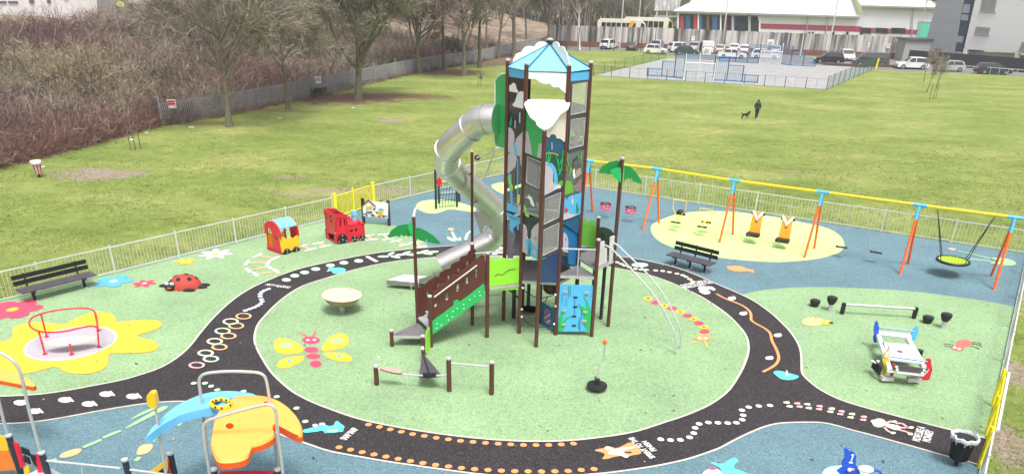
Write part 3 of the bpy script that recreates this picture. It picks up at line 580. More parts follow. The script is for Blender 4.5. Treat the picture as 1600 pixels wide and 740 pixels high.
mb = MB(); mb.beam(gy0+Vector((.08, 0, 1.05)), gy1+Vector((.08, 0, 1.05)), .06, .05, WFEN); mb.beam(gy0+Vector((.08, 0, .1)), gy1+Vector((.08, 0, .1)), .06, .05, WFEN); mb.build('guard_rail', t)
# ================================================================ BENCHES
def bench(a, b, label, legs, L, flip=1):
    """a, b: ground points under the two ends of the seat"""
    c = (a+b)/2; t = thing('bench', label, 'bench', (c.x, c.y, 0)); d = (b-a).normalized(); n = Vector((-d.y, d.x, 0))*flip  # n points to the back
    wood = BLK; seat = mat('bench slat', (.075, .07, .08), .5, var=.2, scale=8)
    for i in range(3):
        mb = MB(); o = n*(-.19+.19*i); mb.beam(c-d*L/2+o+Vector((0, 0, .44)), c+d*L/2+o+Vector((0, 0, .44)), .175, .045, seat); mb.build('seat_slat', t)
    for i in range(2):
        mb = MB(); o = n*(.33+.05*i); z = .62+.19*i; mb.beam(c-d*L/2+o+Vector((0, 0, z)), c+d*L/2+o+Vector((0, 0, z)), .04, .15, wood); mb.build('back_slat', t)
    for k in range(legs):
        s = c+d*L*(-.34+.68*k/(legs-1)); mb = MB()
        mb.beam(s+Vector((0, 0, .39)) - n*.26, s+Vector((0, 0, .39))+n*.3, .06, .06, wood)
        mb.beam(s+Vector((0, 0, 0))-n*.02, s+Vector((0, 0, .40))-n*.02, .07, .08, wood); mb.beam(s+n*.29+Vector((0, 0, .38)), s+n*.39+Vector((0, 0, .9)), .05, .05, wood)
        mb.box((s.x, s.y, .02), (.12, .38, .03), GALV, rz=math.atan2(d.y, d.x)); mb.build('leg', t)
    return t
bench(g(64, 467), g(124, 451.5), 'black slatted bench on two legs against the left railing', 2, 2.5)
bA = g(1046, 412)+Vector((0, -.0, 0)); bB = g(1110, 429)
bench(bA, bB, 'black slatted bench on three legs on the blue rubber in front of the swings', 3, 1.95)
# ================================================================ SWINGS
bt = [(4.62, 36.45), (6.40, 35.50), (9.52, 33.92), (12.68, 32.05), (15.95, 30.25), (18.80, 28.80)]
b0 = g(921, 251.4, 2.62); b5 = g(1586, 339.7, 2.62); HB = 2.62
def bp(px, py):  # nearest beam point for a photo position
    v = onw(b0, b5, px, py); return v
bxs = [g(*p, HB) for p in [(921, 251.4), (1028, 264), (1148, 282), (1285.7, 300), (1437.3, 320.4), (1586, 339.7)]]
bd = (bxs[5]-bxs[0]).normalized(); bn = Vector((-bd.y, bd.x, 0))
bays = [('toddler swing bay', 'far left bay of the swing frame holding two pink cradle seats'), ('', 'second bay of the swing frame holding the yellow paired seats'), ('', 'third bay of the swing frame holding the two orange fox seats'), ('', 'fourth bay of the swing frame holding two flat black seats'), ('', 'right hand bay of the swing frame holding the round basket')]
t = thing('swing_frame', 'long five bay swing frame with orange legs, blue joints and a yellow top beam', 'swing frame', ((bxs[0]+bxs[5])/2).xy.to_3d())
for i in range(5): mb = MB(); mb.tube([bxs[i]+bd*.25, bxs[i+1]-bd*.25], .058, SYEL, 10); mb.build('top_beam', t, True)
fr = [None, (1004, 361), (1123.7, 379.8), (1256.5, 403.3), (1406, 429), (1552.7, 453.3)]; rr_ = [(925.6, 331), (1029.4, 349), (1144.8, 367), (1272, 389), (1418.6, 412.5), None]
for i in range(6):
    f = g(*fr[i]) if fr[i] else None; r = g(*rr_[i]) if rr_[i] else None
    c = Vector((bxs[i].x, bxs[i].y, 0))
    if f is None: f = c*2-r
    if r is None: r = c+bn*.95-bd*.1
    mb = MB(); mb.tube([bxs[i]-bd*.26, bxs[i]+bd*.26], .07, SBLU, 10)
    tops = []
    for k, q in enumerate((f, r)):
        s = bxs[i]+Vector((0, 0, -.02)); j = s.lerp(q, .2); mb.tube([s, j], .062, SBLU, 10); tops.append((j, q))
    mb.build('corner_joint', t, True)
    for j, q in tops: mb = MB(); mb.tube([j, q], .05, SORG, 10); mb.build('leg', t, True)
def onbeam(px):  # beam point at photo column
    lo, hi = 0.0, 1.0
    for _ in range(30):
        m_ = (lo+hi)/2; p = bxs[0].lerp(bxs[5], m_)
        if proj(p)[0] < px: lo = m_
        else: hi = m_
    return bxs[0].lerp(bxs[5], lo)
CHAIN = mat('chain', (.5, .5, .5), .5, metal=.5)
def seat_at(px, py, name, label, build, group, hx=(.25,)):
    top = onbeam(px); s = onw(bxs[0], bxs[5], px, py); s = Vector((s.x, s.y, s.z)); t = thing(name, label, 'swing', (s.x, s.y, s.z), group)
    build(t, s, top); return t
def chains(t, s, top, w, wt, r=.008, zt=0, mt=None):
    for k in (-1, 1): mb = MB(); mb.tube([s+bd*w*k+Vector((0, 0, zt)), top+bd*wt*k-Vector((0, 0, .05))], r, mt or CHAIN, 4); mb.build('chain', t)
    for k in (-1, 1): mb = MB(); p_ = top+bd*wt*k; mb.box((p_.x, p_.y, p_.z-.075), (.05, .05, .06), GALV); mb.build('bearing', t)
PKS = mat('pink cradle', (.80, .10, .20), .4)
def cradle(t, s, top):
    mb = MB(); ang = math.atan2(bd.y, bd.x)
    for k in range(8):
        a = k*math.pi/4+.39; p = s+bd*math.cos(a)*.24+bn*math.sin(a)*.17; mb.box((p.x, p.y, p.z+.12), (.035, .035, .26), PKS, rz=ang)
    mb.tube([s+bd*math.cos(a*.39)*.24+bn*math.sin(a*.39)*.17+Vector((0, 0, .02)) for a in range(16)], .045, PKS, 6, True); mb.build('basket', t)
    mb = MB(); mb.tube([s+bd*math.cos(a*.39)*.25+bn*math.sin(a*.39)*.18+Vector((0, 0, .26)) for a in range(16)], .03, DPOST, 6, True); mb.build('rim', t); chains(t, s, top, .24, .24, zt=.27)
seat_at(946, 326, 'cradle_swing', 'pink toddler cradle swing in the far left bay, left one', cradle, 'toddler cradle swings'); seat_at(985, 332, 'cradle_swing', 'pink toddler cradle swing right of the green palm leaves', cradle, 'toddler cradle swings')
def duo(sw):
    def f(t, s, top):
        mb = MB()
        zt = .95 if sw else .75
        mb.tube([s+bd*.3+Vector((0, 0, zt)), s-bd*.3+Vector((0, 0, zt))], .02, SYEL, 6)
        for k in (-1, 1): mb.tube([s+bd*.3*k+Vector((0, 0, zt)), s+bd*.3*k+Vector((0, 0, zt-.4)), s+bd*.12*k+Vector((0, 0, zt-.68)), s+bn*.0+Vector((0, 0, .2))], .018, SYEL, 6)
        mb.build('yoke', t)
        mb = MB(); a = s-bn*.28+Vector((0, 0, 0)); b = s+bn*.3+Vector((0, 0, .25 if sw else .08)); mb.tube([a, s+Vector((0, 0, .2)), b], .03, SYEL, 6); mb.build('link_bar', t)
        for q, hh in ((a, .03), (b, .05)): mb = MB(); mb.box((q.x, q.y, q.z), (.44, .2, hh), BLK, rz=math.atan2(bd.y, bd.x)); mb.build('seat', t)
        if sw: mb = MB(); mb.ell(b+Vector((0, 0, .08)), (.2, .14, .14), BLK, 10, 6); mb.build('cradle', t, True)
        chains(t, s, top, .3, .42, zt=zt)
    return f
seat_at(1059, 345, 'paired_swing', 'yellow framed paired swing with a black cradle seat, upright yoke', duo(True), 'yellow paired swings'); seat_at(1100, 352, 'paired_swing', 'yellow framed paired swing with two flat black seats', duo(False), 'yellow paired swings')
FOX = mat('fox seat moulding', (.88, .38, .03), .35, var=.05)
def foxseat(t, s, top):
    mb = MB(); w = .23; th = bn*.07; lean = bn*.18
    sh = [(-w, 0), (w, 0), (w*1.05, .35), (w*.95, .7), (w*.8, .92), (-w*.8, .92), (-w*.95, .7), (-w*1.05, .35)]
    pts = [s+bd*x+Vector((0, 0, z))+lean*(z/.9) for x, z in sh]; mb.plate([pts], th, FOX); mb.build('back_shell', t, False)
    mb = MB(); mb.box(s-bn*.16+Vector((0, 0, .0)), (.56, .34, .13), BLK, rz=math.atan2(bd.y, bd.x)); mb.box(s-bn*.30+Vector((0, 0, .02)), (.5, .06, .06), mat('seat grey', (.35, .34, .33)), rz=math.atan2(bd.y, bd.x)); mb.build('seat', t)
    mb = MB(); f = lambda x, z: s+bd*x+Vector((0, 0, z))+lean*(z/.9)-bn*.015
    for k in (-1, 1):
        mb.plate([[f(.0, .55), f(.06*k, .66), f(.26*k, .9), f(.24*k, 1.0), f(.12*k, .93), f(.02*k, .78)]], -bn*.02, WHT)
    mb.build('face_panel', t); mb = MB(); mb.plate([[f(-.03, .50), f(.03, .50), f(.035, .56), f(-.035, .56)]], -bn*.03, BLK); mb.build('nose', t)
    for k in (-1, 1): mb = MB(); mb.box(f(.25*k, .86)+bn*.02, (.07, .06, .12), BLK); mb.build('ear_tip', t)
    mb = MB(); mb.tube([s+bd*.26+Vector((0, 0, 1.45)), s-bd*.26+Vector((0, 0, 1.45))], .014, GALV, 5); mb.build('spreader_bar', t)
    chains(t, s, top, .26, .38, zt=.1)
seat_at(1178, 365, 'fox_swing', 'orange high back swing seat with a fox face, left one of the pair', foxseat, 'high back fox swings'); seat_at(1224, 374, 'fox_swing', 'orange high back swing seat with a fox face, right one of the pair', foxseat, 'high back fox swings')
def flat(t, s, top):
    mb = MB(); mb.box(s, (.46, .18, .035), BLK, rz=math.atan2(bd.y, bd.x)); mb.box(s-bd*.2+Vector((0, 0, .02)), (.06, .16, .03), BLK, rz=math.atan2(bd.y, bd.x)); mb.build('seat', t); chains(t, s, top, .21, .33)
seat_at(1315, 386, 'flat_swing', 'flat black swing seat over the edge of the pale green patch', flat, 'flat swing seats'); seat_at(1369, 394, 'flat_swing', 'flat black swing seat hanging over blue rubber', flat, 'flat swing seats')
s = onw(bxs[0], bxs[5], 1489, 407); top = (bxs[4]+bxs[5])/2
t = thing('basket_swing', 'round basket swing with a black rim and lime net in the right hand bay', 'swing', s)
mb = MB(); mb.tube([s+bd*math.cos(a*.262)*.58+bn*math.sin(a*.262)*.58 for a in range(24)], .055, BLK, 8, True); mb.build('rim', t, True)
mb = MB(); LN = mat('lime net', (.62, .72, .12), .7); mb.lathe(s-Vector((0, 0, .06)), [(.01, 0), (.3, .005), (.55, .05), (.55, .06), (.3, .015), (.01, .01)], LN, 24)
for k in range(-4, 5):
    x = k*.125; L_ = math.sqrt(max(0, .55**2-x*x)); 
    mb.tube([s+bd*x-bn*L_+Vector((0, 0, .02)), s+bd*x+bn*L_+Vector((0, 0, .02))], .014, YEL, 4); mb.tube([s+bn*x-bd*L_+Vector((0, 0, .025)), s+bn*x+bd*L_+Vector((0, 0, .025))], .014, LIME, 4)
mb.build('net', t)
for sgn in (-1, 1):
    tp = bxs[4].lerp(bxs[5], .5+.30*sgn)-Vector((0, 0, .08))
    for sg in (-1, 1): mb = MB(); mb.tube([s+bd*.42*sgn+bn*.4*sg+Vector((0, 0, .04)), tp], .017, ROPE, 5); mb.build('rope', t)
# ================================================================ SMALL PLAY ITEMS
# wobble dish
c = g(535, 488); t = thing('dish_spinner', 'wide beige tilting dish on a short steel stem on the green lawn', 'play dish', c)
tilt = Matrix.Rotation(.05, 3, 'Y') @ Matrix.Diagonal((.90, .90, 1))
mb = MB(); mb.lathe((0, 0, 0), [(.02, .30), (.25, .315), (.45, .36), (.60, .46), (.68, .62), (.735, .632)], BEIGD, 40); mb.v = [tuple(c+tilt @ Vector(v)) for v in mb.v]; mb.build('bowl', t, True)
mb = MB(); mb.lathe((0, 0, 0), [(.735, .634), (.737, .648), (.715, .649), (.5, .643), (.01, .64)], BEIGE, 40); mb.v = [tuple(c+tilt @ Vector(v)) for v in mb.v]; mb.build('top_disc', t, True)
mb = MB(); mb.lathe(c, [(.09, 0), (.09, .34)], GALV, 16); mb.build('stem', t, True)
# pole spinner
c = g(932, 610); t = thing('pole_spinner', 'upright bent steel pole spinner with a black foot disc and orange knob', 'spinner', c)
k = lambda x, z: c+Vector((x, 0, z))
mb = MB(); mb.tube(smooth_line([k(0, .2), k(.02, .75), k(.0, .82), k(.08, .95), k(.13, 1.05), k(.12, 1.45)], 2), .022, GALV, 8); mb.build('pole', t, True)
mb = MB(); mb.ell(k(.12, 1.50), (.065, .065, .075), SORG, 12, 8); mb.build('knob', t, True)
mb = MB(); mb.lathe(c, [(.06, .06), (.26, .12), (.29, .16), (.28, .2), (.2, .21), (.08, .23), (.07, .38), (.04, .40)], BLK, 24); mb.build('foot_disc', t, True); mb = MB(); mb.lathe(c, [(.06, 0), (.06, .1)], GALV, 12); mb.build('stem', t)
# ladybird
c = g(290, 449); t = thing('ladybird', 'red rubber ladybird with black spots and a smiling black face lying on the green rubber', 'play sculpture', c)
LR = mat('ladybird red', (.42, .05, .04), .8, var=.15, scale=20, bump=.3, bscale=60); LB = mat('ladybird black', (.02, .02, .02), .85, var=.3, scale=20, bump=.3)
mb = MB(); n_, rg = 28, 10; ax = (.60, .46, .50); rotm = Matrix.Rotation(.1, 3, 'Z')
mb.ell(c, ax, LR, 28, 14, rotm); mb.build('shell', t, True)
for (u, v_) in [(-.3, .05), (-.12, -.25), (.1, .05), (.25, -.2), (.2, .28), (-.1, .3), (.42, .05), (-.45, -.15)]:
    z = ax[2]*math.sqrt(max(0, 1-(u/ax[0])**2-(v_/ax[1])**2)); p = c+rotm @ Vector((u, v_, z)); nrm = (rotm @ Vector((u/ax[0]**2, v_/ax[1]**2, z/ax[2]**2))).normalized()
    q = nrm.to_track_quat('Z', 'Y').to_matrix(); mb = MB(); mb.ell(p, (.085, .085, .02), LB, 12, 6, q); mb.build('spot', t, True)
hd = c+Vector((-.38, -.30, .16)); mb = MB(); mb.ell(hd, (.24, .2, .17), LB, 16, 10); ho = mb.build('head', t, True)
for dx in (-.08, .09):
    mb = MB(); mb.ell(hd+Vector((dx, -.11, .12)), (.075, .06, .06), WHT, 10, 8); mb.build('eye', ho, True); mb = MB(); mb.ell(hd+Vector((dx+.01, -.165, .125)), (.022, .015, .022), LB, 8, 6); mb.build('pupil', ho, True)
mb = MB(); mb.ell(hd+Vector((0, -.17, -.02)), (.1, .06, .05), LR, 10, 8); mb.build('mouth', ho, True)
for (x, y, a) in [(-.72, -.02, .2), (-.60, .18, -.3), (.62, .14, .3), (.60, -.08, .15), (.30, -.42, .1), (-.1, .42, .1)]: mb = MB(); mb.ell(c+Vector((x, y, .06)), (.22, .08, .07), LB, 12, 8, Matrix.Rotation(a, 3, 'Z')); mb.build('leg', t, True)
# roundabout
c = Vector((dc.x, dc.y, 0)); t = thing('roundabout', 'flush lavender roundabout with a looping red handrail and a cream bench plate', 'roundabout', c)
mb = MB(); mb.lathe(c, [(1.2, .03), (1.2, .06), (1.17, .065), (.01, .066)], LAV, 56); mb.build('turntable', t)
rl = [(152.5, 513), (150, 509.5), (140, 509), (122, 512.5), (105, 517), (88, 518.6), (70, 519), (56, 516), (47.5, 510.5), (45, 504), (48, 497.5), (58, 491.5), (78, 486), (105, 482), (137, 480.7), (147, 485), (151, 494)]
rp = smooth_line([g(x, y, .80) for x, y in rl], 2, True); mb = MB(); mb.tube(rp, .026, RAILR, 8, True); mb.build('handrail', t, True)
for (bx, by), (tx, ty) in [((70.3, 553), (60.5, 517)), ((73, 526), (64, 490)), ((154, 516), (148, 487)), ((154.6, 542), (152.5, 513)), ((112, 553.5), (109, 536.5))]:
    b_ = g(bx, by, .066); H_ = .80 if ty < 530 else .40; tp = g(tx, ty, H_); mb = MB(); mb.tube([b_, tp], .026, RAILR, 8); mb.lathe(b_, [(.07, 0), (.07, .015)], RAILR, 10); mb.build('post', t)
mb = MB(); pts = [g(*p, .40) for p in [(67, 535), (80, 530.5), (105, 526.5), (135, 524), (149, 525), (149.5, 528), (125, 534), (100, 537), (80, 537.5)]]; mb.plate([pts], (0, 0, -.04), mat('cream seat', (.70, .68, .52), .5)); mb.build('seat_plate', t)
# balance bar and mushrooms
a = g(1315, 491); b = g(1427, 498); t = thing('balance_bar', 'low steel balance bar on two black posts on the green rubber', 'balance bar', (a+b)/2)
for p_ in (a, b): mb = MB(); mb.box((p_.x, p_.y, .21), (.11, .11, .44), BLK, rz=.1); mb.build('post', t)
mb = MB(); mb.tube([a+Vector((.05, 0, .38)), b+Vector((-.05, 0, .38))], .05, GALV, 10); mb.build('bar', t, True)
for px, py, stem, lb in [(1272, 479, 0, 'low black stepping pod, leftmost, sitting on the green rubber'), (1296, 486, .28, 'black stepping pod raised on a steel stem at the left end of the balance bar'), (1448, 505, 0, 'low black stepping pod between the balance bar and the raised pod on the right'), (1473, 513, .28, 'black stepping pod raised on a steel stem, rightmost')]:
    c = g(px, py); t = thing('stepping_pod', lb, 'stepping pod', c, 'black stepping pods beside the balance bar')
    if stem: mb = MB(); mb.lathe(c, [(.075, 0), (.075, stem+.03)], GALV, 14); mb.build('stem', t, True)
    mb = MB(); mb.lathe(c, [(.10, stem), (.15, stem+.1), (.18, stem+.2), (.17, stem+.255), (.12, stem+.275), (.01, stem+.28)], BLK, 20); mb.build('cap', t, True)
# litter bins
c = g(1493, 727); t = thing('litter_bin', 'black litter bin with a loose grey liner bag at the right end of the path', 'litter bin', c)
mb = MB(); mb.lathe(c, [(.16, .20), (.195, .26), (.25, .78), (.24, .79)], BLK, 24); [mb.beam(c+Vector((.20*math.cos(a*.262), .20*math.sin(a*.262), .24)), c+Vector((.256*math.cos(a*.262), .256*math.sin(a*.262), .80)), .03, .015, BLK) for a in range(24)]; mb.build('bin_body', t, False)
BAG = mat('bin liner', (.62, .62, .65), .25, var=.15, scale=12, bump=.9, bscale=16)
mb = MB(); prof = [(.235, .66), (.245, .80), (.265, .855), (.305, .845), (.312, .80), (.295, .755)]; n = 40; vs = []
for r, z in prof: vs += [c+Vector(((r+.012*math.sin(k_*1.7)+.01*math.sin(k_*4.1))*math.cos(2*math.pi*k_/n), (r+.012*math.sin(k_*2.1))*math.sin(2*math.pi*k_/n), z+.02*math.sin(k_*1.3))) for k_ in range(n)]
mb.add(vs, [(i*n+k_, i*n+(k_+1) % n, (i+1)*n+(k_+1) % n, (i+1)*n+k_) for i in range(len(prof)-1) for k_ in range(n)], BAG); mb.build('liner_bag', t, True)
mb = MB(); mb.lathe(c+Vector((0, 0, 0)), [(.245, .70), (.12, .62), (.01, .60)], BAG, 20); mb.build('bag_bottom', t); mb = MB(); mb.lathe(c, [(.045, 0), (.045, .22)], BLK, 10); mb.build('stem', t); mb = MB(); mb.box(c+Vector((0, 0, .01)), (.32, .09, .015), GALV, rz=.4); mb.build('foot_plate', t)
c = g(62, 277); t = thing('litter_bin', 'small red and silver striped litter bin on the grass in front of the scrub', 'litter bin', c)
mb = MB(); n = 16
for k_ in range(n):
    a0, a1 = 2*math.pi*k_/n, 2*math.pi*(k_+1)/n; r0, r1 = .17, .24
    mb.add([c+Vector((r0*math.cos(a0), r0*math.sin(a0), .2)), c+Vector((r0*math.cos(a1), r0*math.sin(a1), .2)), c+Vector((r1*math.cos(a1), r1*math.sin(a1), .78)), c+Vector((r1*math.cos(a0), r1*math.sin(a0), .78))], [(0, 1, 2, 3)], mat('bin red', (.45, .05, .05)) if k_ % 2 else GALV)
mb.build('bin_body', t); mb = MB(); mb.lathe(c, [(.28, .74), (.30, .82), (.27, .9), (.1, .93), (.01, .93)], mat('bin liner pale', (.65, .65, .68), .4, bump=.5), 20); mb.build('liner_bag', t, True); mb = MB(); mb.lathe(c, [(.05, 0), (.05, .21)], BLK, 10); mb.build('stem', t)
# ================================================================ TRAIN
def face_pts(a, b, px, k=5.286, o=(400, 280), off=0): return [onw(a, b, o[0]+x/k, o[1]+y/k, off) for x, y in px]
a = g(418, 391); b = g(441, 399); c_ = g(470, 391.5); t = thing('toy_carriage', 'red and yellow toy train carriage with a curved light blue roof', 'play train', (a+c_)/2)
endl = face_pts(a, b, [(95, 345), (130, 345), (165, 378), (188, 418), (200, 470), (205, 560), (212, 622), (95, 583), (86, 480), (70, 420), (68, 368)])
h1 = face_pts(a, b, [(90, 400), (112, 398), (130, 440), (138, 490), (138, 555), (120, 560), (100, 520), (92, 460)]); h2 = face_pts(a, b, [(152, 462), (172, 462), (182, 485), (182, 515), (160, 510)])
sv = (c_-b); nrm = sv.normalized()
mb = MB(); mb.plate([endl, h1, h2], nrm*.05, RED); mb.build('end_panel', t)
mb = MB(); mb.plate([[p+sv for p in endl], [p+sv for p in h1]], -nrm*.05, RED); mb.build('end_panel', t)
side = face_pts(b, c_, [(198, 492), (220, 475), (240, 480), (255, 500), (270, 485), (290, 475), (310, 490), (330, 470), (356, 460), (368, 575), (216, 612)]); ev = (b-a)
mb = MB(); mb.plate([side], -ev.normalized()*.04, YEL); mb.build('side_panel', t); mb = MB(); mb.plate([[p-ev*.97 for p in side]], ev.normalized()*.04, YEL); mb.build('side_panel', t)
ra = face_pts(a, b, [(97, 347), (125, 344), (150, 358), (170, 382), (188, 412)])
mb = MB(); vs = []
for p in ra: vs += [p+nrm*.06+Vector((0, 0, .02)), p+sv-nrm*.06+Vector((0, 0, .02)), p+nrm*.06+Vector((0, 0, -.02)), p+sv-nrm*.06+Vector((0, 0, -.02))]
fs = []
for i in range(len(ra)-1): o_ = i*4; fs += [(o_, o_+1, o_+5, o_+4), (o_+2, o_+6, o_+7, o_+3), (o_+1, o_+3, o_+7, o_+5), (o_, o_+4, o_+6, o_+2)]
mb.add(vs, fs, LBL); mb.build('roof', t)
def disc_on(mb, p, n, r, mt, th=.04, seg=20):
    n = n.normalized(); u = n.cross(Vector((0, 0, 1))).normalized(); v = Vector((0, 0, 1))
    mb.plate([[p+u*r*math.cos(2*math.pi*i/seg)+v*r*math.sin(2*math.pi*i/seg) for i in range(seg)]], n*th, mt)
out_n = ev.normalized()
for px, py in ((252, 600), (328, 583)):
    p = face_pts(b, c_, [(px, py)])[0]+out_n*.02; mb = MB(); disc_on(mb, p, out_n, .15, BLK); w_ = mb.build('wheel', t); mb = MB()
    for dx, dz in ((0, 0), (.0, .10), (.0, -.1)): disc_on(mb, p+sv.normalized()*dx+Vector((0, 0, dz)), out_n, .018, WHT, .05, 8)
    mb.build('bolt', w_)
mb = MB(); mb.box((a+c_)/2+Vector((0, 0, .35)), (.5, .4, .04), WHT, rz=.3); mb.build('seat', t)
mb = MB(); mb.plate([[p+Vector((0, 0, .08)) for p in (a, b, c_, a+sv)]], (0, 0, .04), GRYD); mb.build('floor', t)
a = g(509.7, 373); b = g(525, 382.5); c_ = g(571, 375.5); t = thing('toy_engine', 'red toy train engine with black wheels and a blue funnel', 'play train', (a+c_)/2)
sv = (c_-b); ev = (b-a); nrm = sv.normalized(); out_n = ev.normalized()
so_ = [(655, 292), (690, 285), (715, 290), (755, 290), (762, 375), (785, 390), (820, 372), (858, 348), (868, 372), (884, 382), (890, 450), (890, 498), (850, 508), (760, 515), (700, 535), (662, 532), (655, 470)]
side = face_pts(b, c_, so_); hl = [face_pts(b, c_, q) for q in ([(690, 330), (699, 328), (704, 385), (694, 388)], [(724, 325), (733, 325), (742, 380), (732, 383)], [(775, 420), (835, 408), (838, 425), (778, 438)])]
mb = MB(); mb.plate([side]+hl, -out_n*.04, RED); mb.build('side_panel', t); mb = MB(); mb.plate([[p-ev for p in side]]+[[p-ev for p in q] for q in hl], -out_n*.04, RED); mb.build('side_panel', t)
endl = face_pts(a, b, [(570, 250), (650, 292), (656, 380), (650, 440), (660, 530), (600, 497), (585, 470), (576, 370), (580, 300)]); hh = face_pts(a, b, [(606, 295), (622, 300), (626, 355), (610, 350)]); h3 = face_pts(a, b, [(592, 440), (645, 460), (650, 515), (600, 490)])
mb = MB(); mb.plate([endl, hh, h3], nrm*.04, RED); mb.build('end_panel', t)
ex = face_pts(a, b, [(590, 410), (655, 412)]); z_ = ex[0].z; mb = MB(); mb.plate([[Vector((p.x, p.y, z_)) for p in (a, b, b+sv*.12, a+sv*.12)]], (0, 0, .04), WHT); mb.build('seat', t)
zt = endl[0].z; mb = MB(); e0, e1 = endl[0], endl[1]; cabv = sv*.40
mb.plate([[Vector((p.x, p.y, zt-.22)) for p in (a, b, b+cabv, a+cabv)]], (0, 0, .03), BRK); mb.plate([[a+Vector((0, 0, zt-.26)), a+cabv+Vector((0, 0, zt-.26)), a+cabv+Vector((0, 0, zt-.05)), a+Vector((0, 0, zt))]], out_n*.03, RED); mb.plate([[a+cabv+Vector((0, 0, zt-.9)), b+cabv+Vector((0, 0, zt-.9)), b+cabv+Vector((0, 0, zt-.1)), a+cabv+Vector((0, 0, zt-.1))]], nrm*.03, RED); mb.build('cab', t)
mb = MB(); bz = face_pts(b, c_, [(775, 385)])[0].z; mb.plate([[Vector((p.x, p.y, bz)) for p in (b+sv*.45, c_, c_-ev, b+sv*.45-ev)]], (0, 0, .04), RED); mb.plate([[Vector((p.x, p.y, .1)) for p in (c_-ev, c_)]+[Vector((p.x, p.y, bz+.05)) for p in (c_, c_-ev)]], -nrm*.04, RED); mb.build('boiler', t)
fp = (c_-sv*.12-ev*.6); mb = MB(); mb.lathe((fp.x, fp.y, bz+.04), [(.09, 0), (.09, .2), (.12, .22), (.12, .42), (.09, .42)], LBL, 14); mb.build('funnel', t)
for px, py, r in ((712, 495, .235), (812, 490, .14), (877, 482, .14)):
    p = face_pts(b, c_, [(px, py)])[0]+out_n*.02; mb = MB(); disc_on(mb, p, out_n, r, BLK); w_ = mb.build('wheel', t); mb = MB()
    for dx, dz in ((0, r*.75), (r*.7, -r*.3), (-r*.7, -r*.3), (0, 0)): disc_on(mb, p+nrm*dx+Vector((0, 0, dz)), out_n, .02, WHT, .05, 8)
    mb.build('bolt', w_)
# activity board
a = g(568.5, 350.5); b = g(608, 354); t = thing('activity_board', 'white play panel shaped like a house with a gable on two black posts', 'play panel', (a+b)/2); OH = (560, 300); KH = 12.33
hp = lambda l, off=0: [onw(a, b, OH[0]+x/KH, OH[1]+y/KH, off) for x, y in l]
n_ = Vector(((b-a).y, -(b-a).x, 0)).normalized()
mb = MB(); mb.plate([hp([(80, 252), (200, 148), (235, 180), (300, 182), (575, 216), (568, 515), (92, 462)])], -n_*.05, WHT); mb.build('board', t)
mb = MB(); mb.plate([hp([(76, 245), (200, 142), (338, 275), (328, 285), (200, 165), (82, 262)], .02)], n_*.02, BLK); mb.plate([hp([(80, 165), (135, 162), (82, 215)], .0)], n_*.02, BLK); mb.plate([hp([(408, 158), (468, 158), (468, 172), (408, 172)])], n_*.02, BLK); mb.build('trim', t)
mb = MB()
for q, mt_ in (([(145, 275), (270, 265), (270, 310), (150, 312)], YEL), ([(150, 365), (270, 370), (270, 402), (150, 398)], mat('slate blue board', (.12, .16, .30))), ([(385, 330), (410, 312), (460, 315), (490, 335), (480, 352), (400, 345)], BLU), ([(335, 455), (385, 452), (385, 490), (340, 482)], ORG), ([(385, 455), (418, 455), (415, 490), (388, 492)], RED)): mb.plate([hp(q, .01)], n_*.03, mt_)
for x, y in ((110, 420), (145, 425), (165, 450), (255, 438), (290, 440), (270, 462), (310, 462), (300, 335), (312, 318), (350, 385), (370, 400), (480, 455), (510, 462), (545, 465), (490, 485)): mb.plate([hp([(x-15, y-8), (x+15, y-8), (x+15, y+8), (x-15, y+8)], .01)], n_*.015, BLK)
[q_.build('play_piece', t) for q_ in islands(mb)]; mb = MB(); p = hp([(432, 402)], .03)[0]; disc_on(mb, p, n_, .11, YEL); disc_on(mb, p+n_*.03, n_, .03, GRN, .03); mb.build('spinner_disc', t)
for p_, off in ((a, .04), (b, -.0)): mb = MB(); mb.box((p_.x, p_.y+.06, .6), (.12, .1, 1.2), DPOST, rz=math.atan2((b-a).y, (b-a).x)); mb.build('post', t)
# ================================================================ ACCESSIBLE ROCKER
OV = (1340, 480); KV = 5.69
rp_ = lambda l, H: [g(OV[0]+x/KV, OV[1]+y/KV, H) for x, y in l]
c = g(1408, 598); t = thing('rocking_platform', 'wheelchair rocking platform with a white deck and coloured animal end panels', 'rocker', c)
mb = MB(); mb.plate([rp_([(215, 305), (480, 330), (572, 492), (290, 458)], .52)], (0, 0, -.05), mat('deck pale', (.60, .58, .62), .6)); mb.build('deck', t)
for l in ([(180, 240), (285, 560)], [(440, 270), (590, 530)]): q = rp_(l, .46); mb = MB(); mb.beam(q[0], q[1], .12, .12, WHT); mb.build('side_beam', t)
mb = MB(); mb.plate([rp_([(190, 208), (478, 235), (478, 272), (190, 240)], .55)], (0, 0, -.05), mat('board grey', (.60, .58, .60))); mb.build('rear_seat', t)
mb = MB(); mb.plate([rp_([(350, 505), (635, 545), (590, 592), (285, 556)], .50)], (0, 0, -.07), mat('seat dark', (.045, .042, .045), .7), WHT); mb.build('front_seat', t)
q = rp_([(195, 178), (505, 212)], .85); mb = MB(); mb.tube(q, .025, TEAL, 6); mb.build('rear_rail', t); q = rp_([(290, 435), (618, 480)], .85); mb = MB(); mb.tube(q, .025, TEAL, 6); mb.build('front_rail', t)
def vplate(pts, th, mt, name, side=None):  # vertical plate running away from the viewer
    p0 = pts[0]; q = g(OV[0]+p0[0]/KV, OV[1]+p0[1]/KV, pts[0][2]); return q
